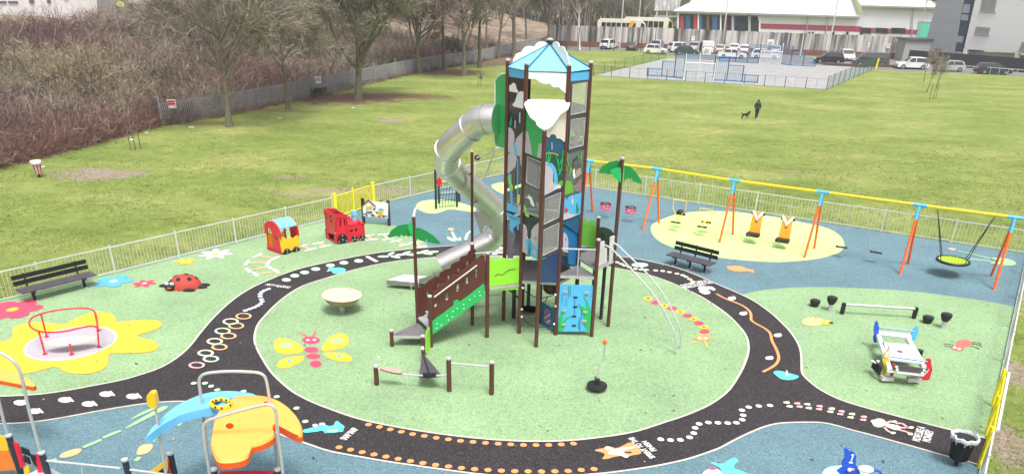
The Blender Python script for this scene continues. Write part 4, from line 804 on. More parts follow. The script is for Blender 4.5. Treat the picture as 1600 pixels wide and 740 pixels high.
def quadplate(px0, px1, H0, H1, prof, mt, name):
    """upright plate standing between two deck level photo points; prof in (0..1, 0..1)"""
    a_ = g(OV[0]+px0[0]/KV, OV[1]+px0[1]/KV, H0); b_ = g(OV[0]+px1[0]/KV, OV[1]+px1[1]/KV, H0); mb = MB(); d_ = (b_-a_); nn = Vector((d_.y, -d_.x, 0)).normalized()*.045
    mb.plate([[a_+d_*u+Vector((0, 0, (H1-H0)*v)) for u, v in prof]], nn, mt); return mb.build(name, t)
BD = mat('royal blue board', (.02, .10, .62), **HP)
an = [(0, 0), (1, 0), (.95, .35), (1.15, .55), (1.0, .8), (.8, .85), (.7, 1.05), (.55, .85), (.3, .7), (.15, .9), (0, .6)]
def fplate(name, l, Yp, mt, th=.05):
    mb = MB(); mb.plate([[aty(OV[0]+x/KV, OV[1]+y/KV, Yp) for x, y in l]], (0, th, 0), mt); return mb.build(name, t)
yb_, yf_ = g(1372, 545).y, g(1386, 592).y
fplate('animal_panel', [(175, 118), (186, 150), (192, 180), (186, 215), (192, 250), (170, 312), (148, 312), (140, 270), (152, 235), (145, 205), (155, 150)], yb_, BD); fplate('animal_panel', [(500, 185), (525, 165), (542, 185), (540, 222), (505, 303), (488, 290), (480, 240)], yb_-.1, BLU)
fplate('animal_panel', [(222, 455), (245, 400), (268, 385), (285, 340), (290, 400), (272, 450), (288, 500), (270, 560), (240, 607), (222, 592), (238, 530)], yf_+.05, YEL); fplate('animal_panel', [(232, 440), (248, 405), (268, 390), (282, 345), (284, 400), (262, 448)], yf_+.03, CREAM, .02)
fplate('animal_panel', [(600, 482), (622, 458), (652, 458), (656, 500), (665, 555), (638, 640), (602, 642), (588, 605), (622, 545)], yf_-.05, RED)
fplate('grab_handle', [(322, 500), (346, 510), (336, 560), (305, 622), (294, 602), (318, 545)], yf_-.12, RED, .07); fplate('grab_handle', [(588, 560), (606, 570), (590, 640), (566, 657), (558, 640)], yf_-.14, RED, .07)
for x, y in ((345, 528), (350, 552), (590, 560), (575, 585), (180, 170), (510, 195)): p = g(OV[0]+x/KV, OV[1]+y/KV, .56); mb = MB(); mb.ell(p, (.045, .045, .04), WHT, 10, 6); mb.build('bolt_cap', t, True)
mb = MB(); q = rp_([(195, 560)], .3)[0]
for i in range(5): mb.tube([q+Vector((-.02+.0*i, -.05+i*.11, -.1)), q+Vector((-.02, -.05+i*.11, .16))], .045, BLK, 8)
mb.build('wheel_lock', t); mb = MB(); q = g(1386, 590, .16); mb.box(q, (.34, .16, .12), mat('foot grey', (.55, .52, .52))); mb.build('foot_block', t); mb = MB(); q = g(1428, 592, .16); mb.box(q, (.38, .16, .12), mat('foot grey', (.55, .52, .52))); mb.build('foot_block', t)
for l in ((1396, 560), (1432, 566)):
    q = g(*l); mb = MB(); mb.lathe(q, [(.1, 0), (.1, .42)], BLK, 12); mb.build('spring', t)
mb = MB(); mb.plate([[p for p in rp_([(120, 470), (135, 462), (200, 470), (180, 500)], .45)]], (0, 0, -.03), WHT); mb.build('side_step', t)
mb = MB(); q = g(1406, 548.6, .527); mb.lathe(q, [(.09, 0), (.06, .02), (.01, .03)], mat('plum board', (.18, .10, .20)), 12); mb.build('deck_boss', t)
# ================================================================ SPRING TOYS AT LOWER EDGE
a = g(1316, 772); bY = a.y
OS = (1260, 690)
sp = lambda l, off=0: [aty(OS[0]+x/10, OS[1]+y/10, bY-off) for x, y in l]
t = thing('spring_rider', 'royal blue rocking horse with a white number 1 at the lower edge', 'spring rider', a)
mb = MB(); mb.plate([sp([(600, 100), (640, 100), (680, 150), (720, 145), (760, 170), (780, 230), (770, 360), (800, 390), (860, 520), (820, 620), (620, 620), (540, 520), (480, 455), (570, 395), (560, 340), (575, 300), (612, 250), (600, 228), (588, 222), (640, 205), (602, 190)])], (0, .05, 0), BD); mb.build('body', t)
mb = MB(); mb.plate([sp([(705, 195), (740, 190), (742, 210), (705, 312), (728, 318), (722, 338), (665, 328), (665, 310), (685, 312), (716, 222), (700, 215)], .012)], (0, .012, 0), WHT); mb.build('number', t)
mb = MB(); q = sp([(930, 420)])[0]; mb.ell(q, (.17, .13, .07), mat('saddle pale', (.72, .64, .64), .5), 16, 8); q2 = sp([(800, 400)])[0]; mb.tube([q2, q], .04, mat('saddle pale', (.72, .64, .64)), 8); mb.build('saddle', t, True)
mb = MB(); mb.tube(smooth_line(sp([(1060, 440), (1120, 440), (1160, 475), (1170, 520)]), 1), .035, BD, 8); mb.build('tail_bar', t, True)
mb = MB(); q = sp([(660, 413), (740, 425)]); mb.tube([q[0]+Vector((0, -.03, 0)), q[1]], .03, mat('handle tan', (.35, .3, .25)), 8); mb.ell(q[0]+Vector((0, -.05, 0)), (.05, .04, .05), WHT, 10, 6); mb.build('handle', t, True)
mb = MB(); mb.tube([a+Vector((.05*math.cos(i*.8)+.0, .09*math.sin(i*.8), .02+i*.012)) for i in range(30)], .015, BLK, 6); mb.build('spring', t)
# ================================================================ PLAY TOWER
V2 = lambda x, y: Vector((x, y, 0))
A, B_, C_, D_, E_, F_2, G_2 = V2(-.34, 23.77), V2(.19, 22.74), V2(1.36, 22.67), V2(2.03, 23.66), V2(.72, 21.72), V2(1.46, 24.68), V2(.29, 24.74)
O_ = V2(.84, 23.71); P1 = V2(2.51, 22.61); P2 = V2(2.68, 24.62); P3 = V2(3.13, 23.46); Q1 = V2(-1.35, 23.31); Q2 = V2(-.83, 22.34)
S1 = V2(-3.72, 21.5); S2 = V2(-2.64, 20.51); S3 = V2(-2.52, 21.52); PM = V2(-3.04, 22.49)
tw = thing('play_tower', 'tall play tower with a pale blue roof, white cloud panels, stair bridge and steel slides', 'play tower', (.84, 23.7, 0))
def post(p, h, par, r=.062, cap=True, name='post', mt=None):
    mb = MB(); mb.tube([Vector((p.x, p.y, 0)), Vector((p.x, p.y, h))], r, mt or BRN, 14)
    if cap: mb.lathe((p.x, p.y, h), [(r+.004, -.01), (r+.004, .03), (r-.02, .05), (.01, .052)], CAP, 14)
    return mb.build(name, par, True)
for p in (A, B_, C_, D_, F_2, G_2): post(p, 8.06, tw)
post(E_, 6.5, tw); post(P1, hat(P1, 375), tw); post(P2, hat(P2, 340), tw); post(Q2, hat(Q2, 396), tw); post(Q1, hat(Q1, 381), tw); post(S3, hat(S3, 463), tw); post(S1, .55, tw); post(S2, .83, tw)
Hp = hat(PM, 338); post(PM, Hp, tw, .055); Hp2 = hat(P3, 248); post(P3, Hp2, tw, .06)
IC = O_*1.0
def fnorm(a, b):  # outward (towards the viewer) normal
    n = Vector(((b-a).y, -(b-a).x, 0)).normalized(); return n if n.y < 0 or abs(n.y) < 1e-6 else -n
def pan(name, a, b, loops, mt, o=(0, 0), k=1, off=0.0, th=.02, side=None, build=True, par=None, lab=None):
    n = fnorm(a, b); L = []
    aa = a+n*off; bb = b+n*off
    for l in loops: L.append([onw(aa, bb, o[0]+x/k, o[1]+y/k) for x, y in l])
    mb = MB(); mb.plate(L, n*-th, mt, side); return mb.build(name, par or tw, label=lab)
def multi(name, a, b, items, o, k, off=.012, par=None, th=.012):
    n = fnorm(a, b); mb = MB()
    for i, (l, mt) in enumerate(items):
        if name in ('cloud_cutouts', 'hand_holds') and i: mb.build(name[:-1], par or tw); mb = MB()
        of = off+i*.0015; mb.plate([[onw(a+n*of, b+n*of, o[0]+x/k, o[1]+y/k) for x, y in l]], n*-(th*.5), mt)
    return mb.build(name[:-1] if name in ('cloud_cutouts', 'hand_holds') else name, par or tw)
U0, U1, U2, U3, UK = (760, 60), (760, 150), (760, 240), (780, 330), 7.4
# roof
he = hat(B_, 110.5); ha = hat(O_, 69); apex = Vector((O_.x, O_.y, ha)); hexp = [A, B_, C_, D_, F_2, G_2]; ev = [O_+(p-O_)*1.02+Vector((0, 0, he)) for p in hexp]
for i in range(6):
    mb = MB(); a_, b_ = ev[i], ev[(i+1) % 6]; n_ = (b_-a_).cross(apex-a_).normalized(); mb.plate([[a_, b_, apex]], -n_*.03 if n_.z > 0 else n_*.03, LBL, mat('roof edge blue', (.05, .16, .26))); mb.build('roof_panel', tw)
mb = MB(); [mb.tube([e_+Vector((0, 0, .015)), apex+Vector((0, 0, .01))], .028, mat('roof edge blue', (.05, .16, .26)), 5) for e_ in ev]; mb.build('ridge_cap', tw); mb = MB(); mb.lathe(apex, [(.05, -.1), (.05, .02), (.09, .03), (.09, .10), (.05, .11)], DPOST, 12); mb.lathe(apex+Vector((0, 0, .1)), [(.1, .0), (.1, .03), (.02, .06)], CAP, 12); mb.build('roof_finial', tw)
pan('roof_cloud', A, O_, [[(300, 300), (310, 240), (340, 180), (375, 165), (400, 160), (420, 125), (450, 98), (480, 90), (520, 90), (550, 98), (575, 60), (610, 38), (650, 35), (700, 50), (735, 95), (640, 150), (480, 235)]], WHT, U0, UK, .02, .03)
pan('roof_cloud', O_, C_, [[(762, 92), (765, 60), (780, 40), (800, 36), (825, 50), (838, 80), (840, 100), (862, 90), (890, 105), (905, 140), (930, 180), (945, 240), (950, 300), (940, 345), (860, 240)]], WHT, U0, UK, .0, .03)
# fascias
pan('fascia', A, B_, [[(255, 340), (447, 382), (447, 470), (262, 440)]], BLU, U0, UK); pan('fascia', C_, D_, [[(975, 402), (1200, 382), (1192, 477), (978, 497)]], BLU, U0, UK)
pan('cloud_fascia', B_, C_, [[(478, 383), (945, 405), (925, 645), (905, 625), (870, 600), (845, 572), (815, 562), (790, 568), (765, 560), (745, 540), (735, 522), (700, 528), (660, 524), (620, 508), (590, 488), (560, 470), (480, 470)]], WHT, U0, UK)
for a_, b_ in ((D_, F_2), (F_2, G_2), (G_2, A)): mb = MB(); mb.beam(a_+Vector((0, 0, he-.1)), b_+Vector((0, 0, he-.1)), .02, .3, BLU); mb.build('fascia', tw)
# left front face, top to bottom
pan('night_panel', A, B_, [[(262, 442), (446, 475), (432, 1340), (236, 1285)]], BRK, U0, UK, 0, .02)
multi('cloud_cutouts', A, B_, [([(265, 545), (290, 532), (310, 512), (335, 530), (345, 580), (367, 612), (360, 632), (263, 612)], WHT), ([(300, 765), (330, 730), (345, 680), (360, 635), (385, 615), (415, 612), (438, 640), (440, 820), (310, 785)], WHT),
     ([(380, 860), (392, 860), (390, 980), (378, 978)], mat('rain blue', (.45, .6, .75), .4)), ([(326, 950), (336, 950), (334, 1040), (326, 1038)], MATS['rain blue'])], U0, UK)
multi('mountain_panel', A, B_, [([(255, 360), (285, 372), (320, 430), (325, 520), (310, 552), (355, 620), (352, 690), (248, 650)], LIL), ([(425, 408), (345, 490), (330, 560), (350, 600), (345, 640), (360, 690), (428, 700)], LIL), ([(318, 540), (332, 545), (350, 610), (352, 690), (330, 690), (318, 600)], BLU),
     ([(262, 330), (290, 235), (298, 240), (280, 350)], GRN), ([(275, 340), (298, 280), (300, 300), (285, 350)], DGRN)], U1, UK)
pan('window_panel', A, B_, [[(246, -10), (428, 15), (412, 715), (225, 660)]], ACR, U2, UK, 0, .012)
multi('river_print', A, B_, [([(252, 0), (345, 5), (350, 60), (335, 150), (300, 190), (265, 225), (244, 225)], LIL), ([(382, 10), (425, 15), (416, 180), (395, 120)], LIL), ([(262, 235), (290, 235), (290, 350), (305, 500), (300, 620), (285, 580), (262, 380)], BLU), ([(357, 60), (365, 60), (368, 560), (358, 560)], BLU),
     ([(250, 250), (262, 250), (280, 340), (305, 380), (305, 430), (285, 420), (255, 330)], LIME), ([(360, 470), (385, 475), (385, 560), (362, 600), (355, 560)], mat('print yellow', (.7, .72, .2))), ([(240, 560), (300, 590), (340, 600), (380, 660), (405, 650), (400, 700), (236, 655)], BLU), ([(362, 595), (400, 590), (402, 690), (370, 670)], mat('print pink', (.65, .45, .5))),
     ([(300, 200), (325, 180), (330, 300), (326, 500), (308, 480)], mat('print brown', (.12, .09, .06)))], U2, UK)
pan('waterfall_panel', A, B_, [[(84, 8), (258, 88), (250, 150), (222, 145), (222, 215), (206, 215), (200, 150), (186, 175), (172, 188), (160, 200), (155, 255), (142, 252), (136, 222), (118, 220), (117, 90), (84, 60)]], BLU, U3, UK)
multi('pebble_row', A, B_, [([(120+i*18, 55+i*8), (130+i*18, 60+i*8), (130+i*18, 70+i*8), (120+i*18, 66+i*8)], NAVY) for i in range(6)], U3, UK)
pan('boulder_panel', A, B_, [[(100, 120), (160, 190), (182, 290), (160, 400), (168, 480), (150, 545), (98, 540)]], mat('rock plum', (.20, .17, .22)), U3, UK, -.02)
# front left facet
pan('hill_panel', B_, E_, [[(462, 165), (500, 200), (655, 350), (652, 735), (443, 657)]], GRN, U1, UK)
multi('hill_rocks', B_, E_, [([(456, 395), (482, 430), (510, 560), (527, 680), (445, 652)], LIL), ([(608, 550), (648, 545), (640, 725), (583, 703)], LIL)]+[([(x-4, y-4), (x+4, y-4), (x+4, y+4), (x-4, y+4)], BRK) for x, y in ((465, 515), (480, 618), (618, 605))], U1, UK)
def wiremesh(a, b, frame, inner, par=tw, n=9):
    nn = fnorm(a, b); mb = MB(); fl = [onw(a, b, x, y) for x, y in frame]; il = [onw(a, b, x, y) for x, y in inner]; mb.plate([fl, il], -nn*.035, mat('frame grey', (.06, .06, .07), .4)); fr = mb.build('mesh_frame', par)
    q = [onw(a, b, x, y) for x, y in inner]; mb = MB(); W = mat('wire', (.68, .66, .64), .4, metal=.4)
    P = lambda u, v: q[0]*(1-u)*(1-v)+q[1]*u*(1-v)+q[2]*u*v+q[3]*(1-u)*v
    H = (q[0]-q[3]).length/(q[0]-q[1]).length; vs = H
    c = -vs
    st = 1.0/n
    while c < 1:  # u - v' = c ; v' in 0..vs
        u0, u1 = max(0, c), min(1, c+vs)
        if u1 > u0: mb.tube([P(u0, (u0-c)/vs), P(u1, (u1-c)/vs)], .0055, W, 3); mb.tube([P(1-u0, (u0-c)/vs)-nn*.008, P(1-u1, (u1-c)/vs)-nn*.008], .0055, W, 3)
        c += st
    mb.tube([q[0], q[1], q[2], q[3]], .012, W, 4, True); mb.build('wire_mesh', fr)
wiremesh(B_, E_, [(819.5, 239), (848, 250), (844.5, 297), (819, 287)], [(824.2, 244.7), (845.4, 254), (842.5, 294.7), (822, 285)])
pan('window_panel', B_, E_, [[(440, 350), (618, 422), (606, 745), (425, 680)]], ACR, U2, UK, 0, .012)
multi('bird_print', B_, E_, [([(440, 495), (482, 505), (487, 472), (522, 510), (555, 600), (540, 614), (510, 580), (500, 530)], WHT), ([(430, 595), (445, 600), (462, 660), (495, 700), (490, 735), (452, 720), (440, 680)], LIME), ([(428, 640), (470, 665), (600, 700), (604, 740), (425, 678)], mat('print grey', (.3, .32, .3))), ([(580, 560), (606, 560), (604, 640), (570, 600)], mat('print grey', (.3, .32, .3)))], U2, UK)
pan('tunnel_shade_panel', B_, E_, [[(284, 62), (472, 70), (462, 330), (340, 330), (278, 250)]], mat('slate board', (.03, .05, .055)), U3, UK, -.03)  # dark sheet stands in for the shade inside the tunnel
pan('valley_panel', B_, E_, [[(274, 142), (300, 170), (318, 230), (320, 300), (345, 345), (370, 300), (372, 220), (400, 175), (464, 122), (442, 562), (268, 466)]], LIL, U3, UK)
multi('stream_print', B_, E_, [([(308, 320), (350, 322), (380, 370), (446, 440), (440, 556), (352, 512), (316, 430)], BLU), ([(330, 500), (345, 310), (352, 300), (350, 500)], TEAL), ([(345, 500), (365, 330), (368, 350), (360, 510)], DGRN), ([(400, 300), (415, 308), (432, 300), (420, 320)], BRK), ([(385, 480), (410, 430), (415, 500)], LPK)], U3, UK)
# triangular cloud canopy
hb_ = hat(B_, 156); he_ = hat(E_, 200); pn = (C_-B_).cross((E_+Vector((0, 0, he_)))-(B_+Vector((0, 0, hb_)))).normalized(); p0 = B_+Vector((0, 0, hb_))
def onpl(px, py): d = ray(px, py); o = Vector((0, 0, CH)); return o+d*((p0-o).dot(pn)/d.dot(pn))
cl = [onpl(760+x/7.4, 150+y/7.4) for x, y in [(436, 92), (455, 60), (485, 40), (600, 38), (760, 42), (900, 48), (950, 62), (968, 85), (945, 150), (900, 180), (860, 205), (835, 240), (800, 290), (765, 338), (725, 370), (690, 382), (650, 378), (610, 355), (580, 325), (572, 290), (540, 268), (505, 240), (480, 190), (460, 150)]]
mb = MB(); mb.plate([cl], (pn if pn.z < 0 else -pn)*.04, WHT); mb.build('cloud_canopy', tw)
# right front facet
pan('cream_cloud_panel', E_, C_, [[(690, 375), (935, 150), (930, 300), (918, 532), (895, 528), (870, 505), (850, 490), (828, 495), (810, 482), (802, 450), (770, 442), (740, 450), (735, 472), (715, 482), (700, 462), (692, 430)]], CREAM, U1, UK, .02)
pan('evening_panel', E_, C_, [[(690, 400), (922, 400), (905, 1080), (670, 1165)]], mat('evening blue board', (.02, .09, .17)), U1, UK, 0)
JG = mat('jungle board', (.01, .07, .045))
blades = lambda pts, mt: [([(x0, y0), (x1-4, y1), (x1+4, y1+3), (x0+10, y0)], mt) for (x0, y0, x1, y1) in pts]
multi('jungle_print', E_, C_, [([(686, 15), (900, 15), (884, 385), (672, 480)], JG), ([(680, 90), (720, 100), (755, 150), (772, 220), (770, 330), (862, 385), (672, 485)], LIL), ([(690, 120), (720, 105), (760, 112), (800, 165), (822, 250), (824, 355), (786, 352), (780, 240), (740, 150), (700, 140)], BLU), ([(720, 340), (750, 320), (760, 380), (730, 415)], mat('print sand', (.6, .5, .38))),
     ([(825, 350), (850, 320), (885, 310), (880, 370)], BUSH), ([(786, 410), (830, 355), (866, 368), (860, 400)], mat('print pale', (.65, .62, .68)))]+blades([(700, 100, 690, -20), (712, 100, 722, -30), (722, 100, 745, 10), (838, 200, 830, 60), (850, 240, 800, -10), (862, 200, 890, -40), (820, 180, 868, 210), (845, 120, 875, 60), (830, 250, 870, 160)], GRN), U2, UK)
multi('night_rain', E_, C_, [([(756, 535), (762, 535), (764, 620), (756, 618)], MATS['rain blue']), ([(690, 660), (760, 655), (835, 680), (830, 690), (760, 664), (690, 668)], ORG)], U1, UK, .014)
wiremesh(E_, C_, [(850, 306), (880, 294), (875.5, 343), (848.5, 356)], [(852, 310.5), (876.5, 300.5), (872.8, 339), (849.8, 350.5)]); wiremesh(E_, C_, [(848.3, 357), (875.3, 344), (873, 393), (846, 405)], [(849.6, 359.5), (873.6, 348), (871.3, 388), (848, 399)])
pan('navy_panel', E_, C_, [[(846.3, 406), (872.5, 394.5), (870.5, 441), (845, 441)]], NAVY)
# right face
wiremesh(C_, D_, [(892.5, 127), (920.3, 124.5), (917, 178), (890, 182)], [(895, 132.5), (917.8, 128.5), (914.8, 175), (892, 179.5)]); wiremesh(C_, D_, [(889.8, 183), (917, 179), (913.5, 233), (887.8, 240)], [(892, 187.5), (914.5, 184), (911, 227), (889.5, 232.5)])
multi('log_print', C_, D_, [([(1005, 560), (1050, 400), (1070, 345), (1085, 360), (1080, 420), (1045, 540), (1020, 590)], mat('print brown', (.12, .09, .06))), ([(965, 440), (985, 380), (1005, 400), (1000, 460), (975, 470)], BUSH)], U1, UK, -.03)
pan('window_panel', C_, D_, [[(928, -15), (1135, -45), (1098, 448), (898, 522)]], ACR, U2, UK, 0, .012)
multi('branch_print', C_, D_, [([(935, 530), (925, 520), (958, 430), (980, 365), (1040, 305), (1105, 235), (1108, 272), (1050, 340), (992, 400), (955, 480)], mat('print brown', (.12, .09, .06))), ([(900, 480), (905, 330), (940, 308), (975, 325), (1005, 365), (1012, 445)], BUSH), ([(1000, 190), (1020, 175), (1030, 250), (1034, 275), (1010, 292), (1000, 240)], WHT), ([(985, 120), (1010, 60), (1060, 40), (1060, 55), (1020, 75), (1000, 150), (990, 200)], mat('print dark', (.05, .05, .05))),
     ([(1000, 125), (1095, 120), (1100, 140), (1000, 145)], mat('print brown', (.12, .09, .06))), ([(1020, 440), (1010, 380), (1050, 340), (1100, 280), (1098, 440)], mat('print plum', (.25, .17, .2))), ([(1030, 280), (1040, 200), (1090, 160), (1100, 230), (1060, 270)], mat('print tan', (.38, .30, .25)))]+blades([(935, 60, 940, -10), (950, 150, 930, 50), (965, 200, 985, 90), (1085, 60, 1050, 0), (1090, 70, 1100, -20), (1080, 100, 1060, 50), (950, 260, 990, 160), (930, 200, 925, 120)], BUSH), U2, UK)
pan('water_panel', C_, D_, [[(896, 522), (1102, 445), (1090, 695), (985, 738), (890, 770)]], BLU, U2, UK, .0)
multi('splash_print', C_, D_, [([(905, 650), (925, 615), (945, 650), (930, 690)], RED), ([(985, 560), (995, 480), (1005, 560), (1000, 600)], CREAM), ([(1040, 680), (1045, 580), (1055, 560), (1060, 640), (1075, 610), (1062, 690)], DGRN), ([(890, 700), (940, 680), (980, 700), (1060, 700), (985, 738), (890, 768)], mat('print lilac', (.6, .5, .6)))], U2, UK)
pan('tunnel_panel', C_, D_, [[(738, 112), (944, 38), (928, 150), (912, 260), (742, 145)]], mat('tunnel blue', (.015, .10, .20)), U3, UK, -.02)
pan('slide_side_panel', C_, D_, [[(742, 165), (905, 250), (890, 636), (800, 600), (796, 420), (740, 400)]], TEAL, U3, UK, -.06); pan('slide_side_panel', C_, D_, [[(722, 508), (890, 540), (880, 640), (800, 640), (722, 590)]], TEAL, U3, UK, -.25)
multi('arch_window', C_, D_, [([(742, 245), (765, 250), (790, 290), (800, 360), (795, 480), (735, 460)], LIL), ([(765, 310), (780, 325), (765, 340)], BRK)], U3, UK, -.03)
# rear faces
for a_, b_, z0, z1, mt_ in ((G_2, A, 4.4, 7.55, BRK), (F_2, G_2, 2.3, 5.9, mat('slate board', (.03, .05, .055))), (D_, F_2, 2.2, 4.2, TEAL), (G_2, A, 3.5, 4.3, MATS['slate board']), (D_, F_2, 4.2, 5.9, MATS['slate board']), (G_2, A, 2.3, 3.4, LIL), (F_2, G_2, 6.55, 6.7, BRK), (D_, F_2, 6.0, 6.9, WHT)):
    mb = MB(); mb.beam(a_+Vector((0, 0, (z0+z1)/2)), b_+Vector((0, 0, (z0+z1)/2)), .02, z1-z0, mt_); mb.build('rear_panel', tw)
# decks
Hd = hat(B_, 437); Hd2 = hat(C_, 428.5)
def deck(pts, H, name='deck', th=.09):
    mb = MB(); mb.plate([[Vector((p.x, p.y, H)) for p in pts]], (0, 0, -.02), GRYD if H < 3.5 else BRK); o = mb.build(name, tw); mb = MB(); n = len(pts)  # upper decks coloured black to paint in the tower's dark interior
    for i in range(n): mb.beam(Vector((pts[i].x, pts[i].y, H-.065)), Vector((pts[(i+1) % n].x, pts[(i+1) % n].y, H-.065)), .05, th, mat('deck edge', (.50, .49, .48), .4, metal=.3))
    cpt = sum((p for p in pts), Vector())/n
    for k_ in range(7): q = cpt+(pts[k_ % n]-cpt)*(.3+.08*k_); mb.box((q.x, q.y, H+.003), (.05, .03, .006), BRK)
    mb.build('deck_frame', o); return o
deck([A, B_, C_, D_, F_2, G_2], Hd, 'deck'); [deck([O_+(p-O_)*.88 for p in (A, B_, C_, D_, F_2, G_2)], z_, 'deck', .05) for z_ in (6.0, 4.1)]; deck([A, B_, Q2, Q1], Hd-.1); deck([C_, P1, D_], Hd2); deck([D_, P1, P3, P2], Hd2+.28); deck([F_2, D_, P2], Hd2+.28); deck([S1, S3, PM], .42)
for p in (V2(2.1, 24.3), V2(2.95, 24.1)): post(p, Hd2, tw, .06, False, 'deck_leg', DPOST)
post(G_2+V2(.2, -.2), Hd, tw, .06, False, 'deck_leg', DPOST); gq = g(843, 505); post(V2(gq.x, gq.y), Hd, tw, .05, False, 'deck_leg', BRN)
# side panels round the right hand deck
pan('bush_panel', D_, P2, [[(172, 22), (182, 20), (192, 38), (205, 48), (222, 58), (238, 48), (252, 50), (266, 66), (262, 218), (172, 192)]], BUSH, (860, 330), 3.7)
pan('rock_arch_panel', P2, P3, [[(272, 100), (285, 90), (310, 91), (345, 105), (372, 135), (385, 160), (350, 168), (340, 200), (338, 300), (300, 322), (270, 300)]], ROCK, (860, 330), 3.7)
multi('bird_cutouts', P2, P3, [([(290, 120), (303, 140), (312, 125), (305, 148), (300, 148)], BRK), ([(330, 160), (345, 175), (345, 185), (335, 180)], BRK)], (860, 330), 3.7)
pan('gate_panel', P1, P3, [[(284, 190), (300, 172), (315, 172), (312, 205), (328, 215), (325, 312), (300, 325), (270, 338)]], mat('board grey', (.42, .41, .43)), (860, 330), 3.7); pan('gate_panel', P1, P3, [[(345, 150), (365, 140), (385, 140), (380, 200), (372, 292), (340, 308)]], MATS['board grey'], (860, 330), 3.7)
mb = MB(); r0 = onw(C_, P1, 877.5, 388.3); r1 = onw(C_, P1, 932.5, 390); mb.tube([r0, r1], .024, GALV, 8); rm = onw(C_, P1, 904.5, 389); mb.tube([rm, Vector((rm.x, rm.y, Hd2))], .022, GALV, 8); mb.build('deck_rail', tw, True)
for (sx, sy), mid_, (bx, by), (jx, jy) in [((944.6, 382.7), [(953, 386), (962.7, 395), (979, 412.4), (1000.5, 435.4), (1022, 460), (1038.4, 487), (1049, 508)], (1055.5, 554.5), (1056.4, 524.5)), ((956, 378), [(965.4, 382.7), (976, 393.5), (995, 411), (1011.4, 427.3), (1027.6, 446.2), (1043.8, 470.5), (1056, 498)], (1062.5, 546), (1065, 519.5))]:
    b_ = g(bx, by); a_ = Vector((P1.x+.25, P1.y+.1, 0)) if sx < 950 else Vector((P3.x-.05, P3.y-.1, 0)); pts = [onw(a_, b_, x, y) for x, y in [(sx, sy)]+mid_+[(jx, jy)]]; pts.append(Vector((b_.x, b_.y, 0))); mb = MB(); mb.tube(smooth_line(pts, 1), .028, GALV, 8); mb.build('curved_rail', tw, True)
# blue climbing wall
UB = (860, 330); kb = 3.7
pan('climbing_wall', C_, P1, [[(50, 422), (246, 427), (232, 692), (45, 696)]], BLU, UB, kb)
multi('climbing_slots', C_, P1, [([(x-10, y-5), (x+14, y-5), (x+14, y+5), (x-10, y+5)], BRK) for x, y in ((143, 497), (142, 552), (135, 607), (134, 660))]+[([(x-1, y0), (x+1, y0), (x+1, y1), (x-1, y1)], NAVY) for x, y0, y1 in ((105, 430, 500), (115, 430, 490), (92, 500, 545), (68, 480, 530), (140, 505, 600), (180, 560, 625), (170, 610, 690), (165, 630, 680))], UB, kb)
multi('grass_blades', C_, P1, [([(45, 692), (50, 620), (65, 570), (76, 550), (72, 600), (68, 640), (90, 612), (125, 603), (95, 625), (78, 660), (72, 692)], GRN), ([(222, 692), (200, 670), (190, 600), (162, 535), (190, 550), (205, 570), (205, 520), (190, 490), (215, 520), (232, 570), (238, 620), (232, 692)], GRN)], UB, kb)
multi('hand_holds', C_, P1, [([(x-12, y-6), (x+12, y-6), (x+12, y+6), (x-12, y+6)], mat('hold stone', (.38, .38, .3))) for x, y in ((88, 466), (78, 575), (76, 655), (202, 583), (197, 635), (210, 472))], UB, kb, off=.04, th=.08)
# noughts panel
a_ = V2(gq.x, gq.y); UN = (740, 400); kn = 5.283
pan('game_panel', a_, C_, [[(545, 375), (570, 378), (610, 405), (660, 435), (658, 618), (545, 552)]], TEAL, UN, kn)
cells = []
for i in range(3):
    for j in range(5): x = 588+i*18; y = 436+j*24+i*12; cells.append(([(x-7, y-9), (x+7, y-4), (x+7, y+9), (x-7, y+4)], WHT if (i+j) % 2 else PKS))
multi('game_tiles', a_, C_, cells, UN, kn)
# under-deck ropes and seats
nn = fnorm(B_, C_)
for l in ([(400, 258), (440, 300), (500, 335), (560, 345), (620, 332), (680, 318)], [(395, 435), (440, 465), (520, 472), (600, 455), (682, 412)], [(395, 500), (440, 545), (490, 578), (560, 582), (620, 578), (668, 560)], [(590, 385), (600, 350), (615, 335)]):
    mb = MB(); mb.tube([onw(B_, C_, UN[0]+x/kn, UN[1]+y/kn) for x, y in l], .014, ROPE, 5); mb.build('rope', tw)
for (x, y) in ((405, 262), (397, 437), (397, 500), (675, 318), (678, 412), (665, 560)): mb = MB(); mb.ell(onw(B_, C_, UN[0]+x/kn, UN[1]+y/kn, .03), (.04, .04, .04), WHT, 8, 6); mb.build('rope_fixing', tw, True)
q = onw(A, C_, 829, 484); mb = MB(); mb.lathe((q.x-.05, q.y, q.z), [(.32, .03), (.30, -.06), (.2, -.1), (.01, -.12)], BRN, 20); mb.lathe((q.x-.05, q.y, q.z), [(.31, .03), (.15, .0), (.01, -.01)], BEIGE, 20); mb.build('bowl_seat', tw, True)
q = onw(O_, O_+V2(1, 0), 862, 452); mb = MB(); mb.lathe(q, [(.30, .22), (.28, .0), (.2, -.1), (.01, -.17)], BRNP, 20); mb.build('bowl_seat', tw, True)
mb = MB(); mb.tube([onw(Q2, B_, 794, 451, -.3), onw(A, B_, 808, 463), onw(A, B_, 812, 468)], .03, DPOST, 6); mb.build('brace', tw)
for p in (V2(.0, 24.0),): post(p, Hd, tw, .07, False, 'deck_leg', BRK)
# ladder side
for l in ([(764.6, 461.8), (786, 459.6)], [(740, 479.8), (786, 473.5)], [(740, 495), (786, 488)]): mb = MB(); mb.tube([onw(Q1, A, *l[0]), onw(Q1, A, *l[1])], .02, GALV, 6); mb.build('rung', tw, True)
mb = MB(); mb.tube([onw(Q1, A, 742, 396), onw(Q1, A, 790, 391.3)], .024, GALV, 6); mb.build('top_rail', tw, True)
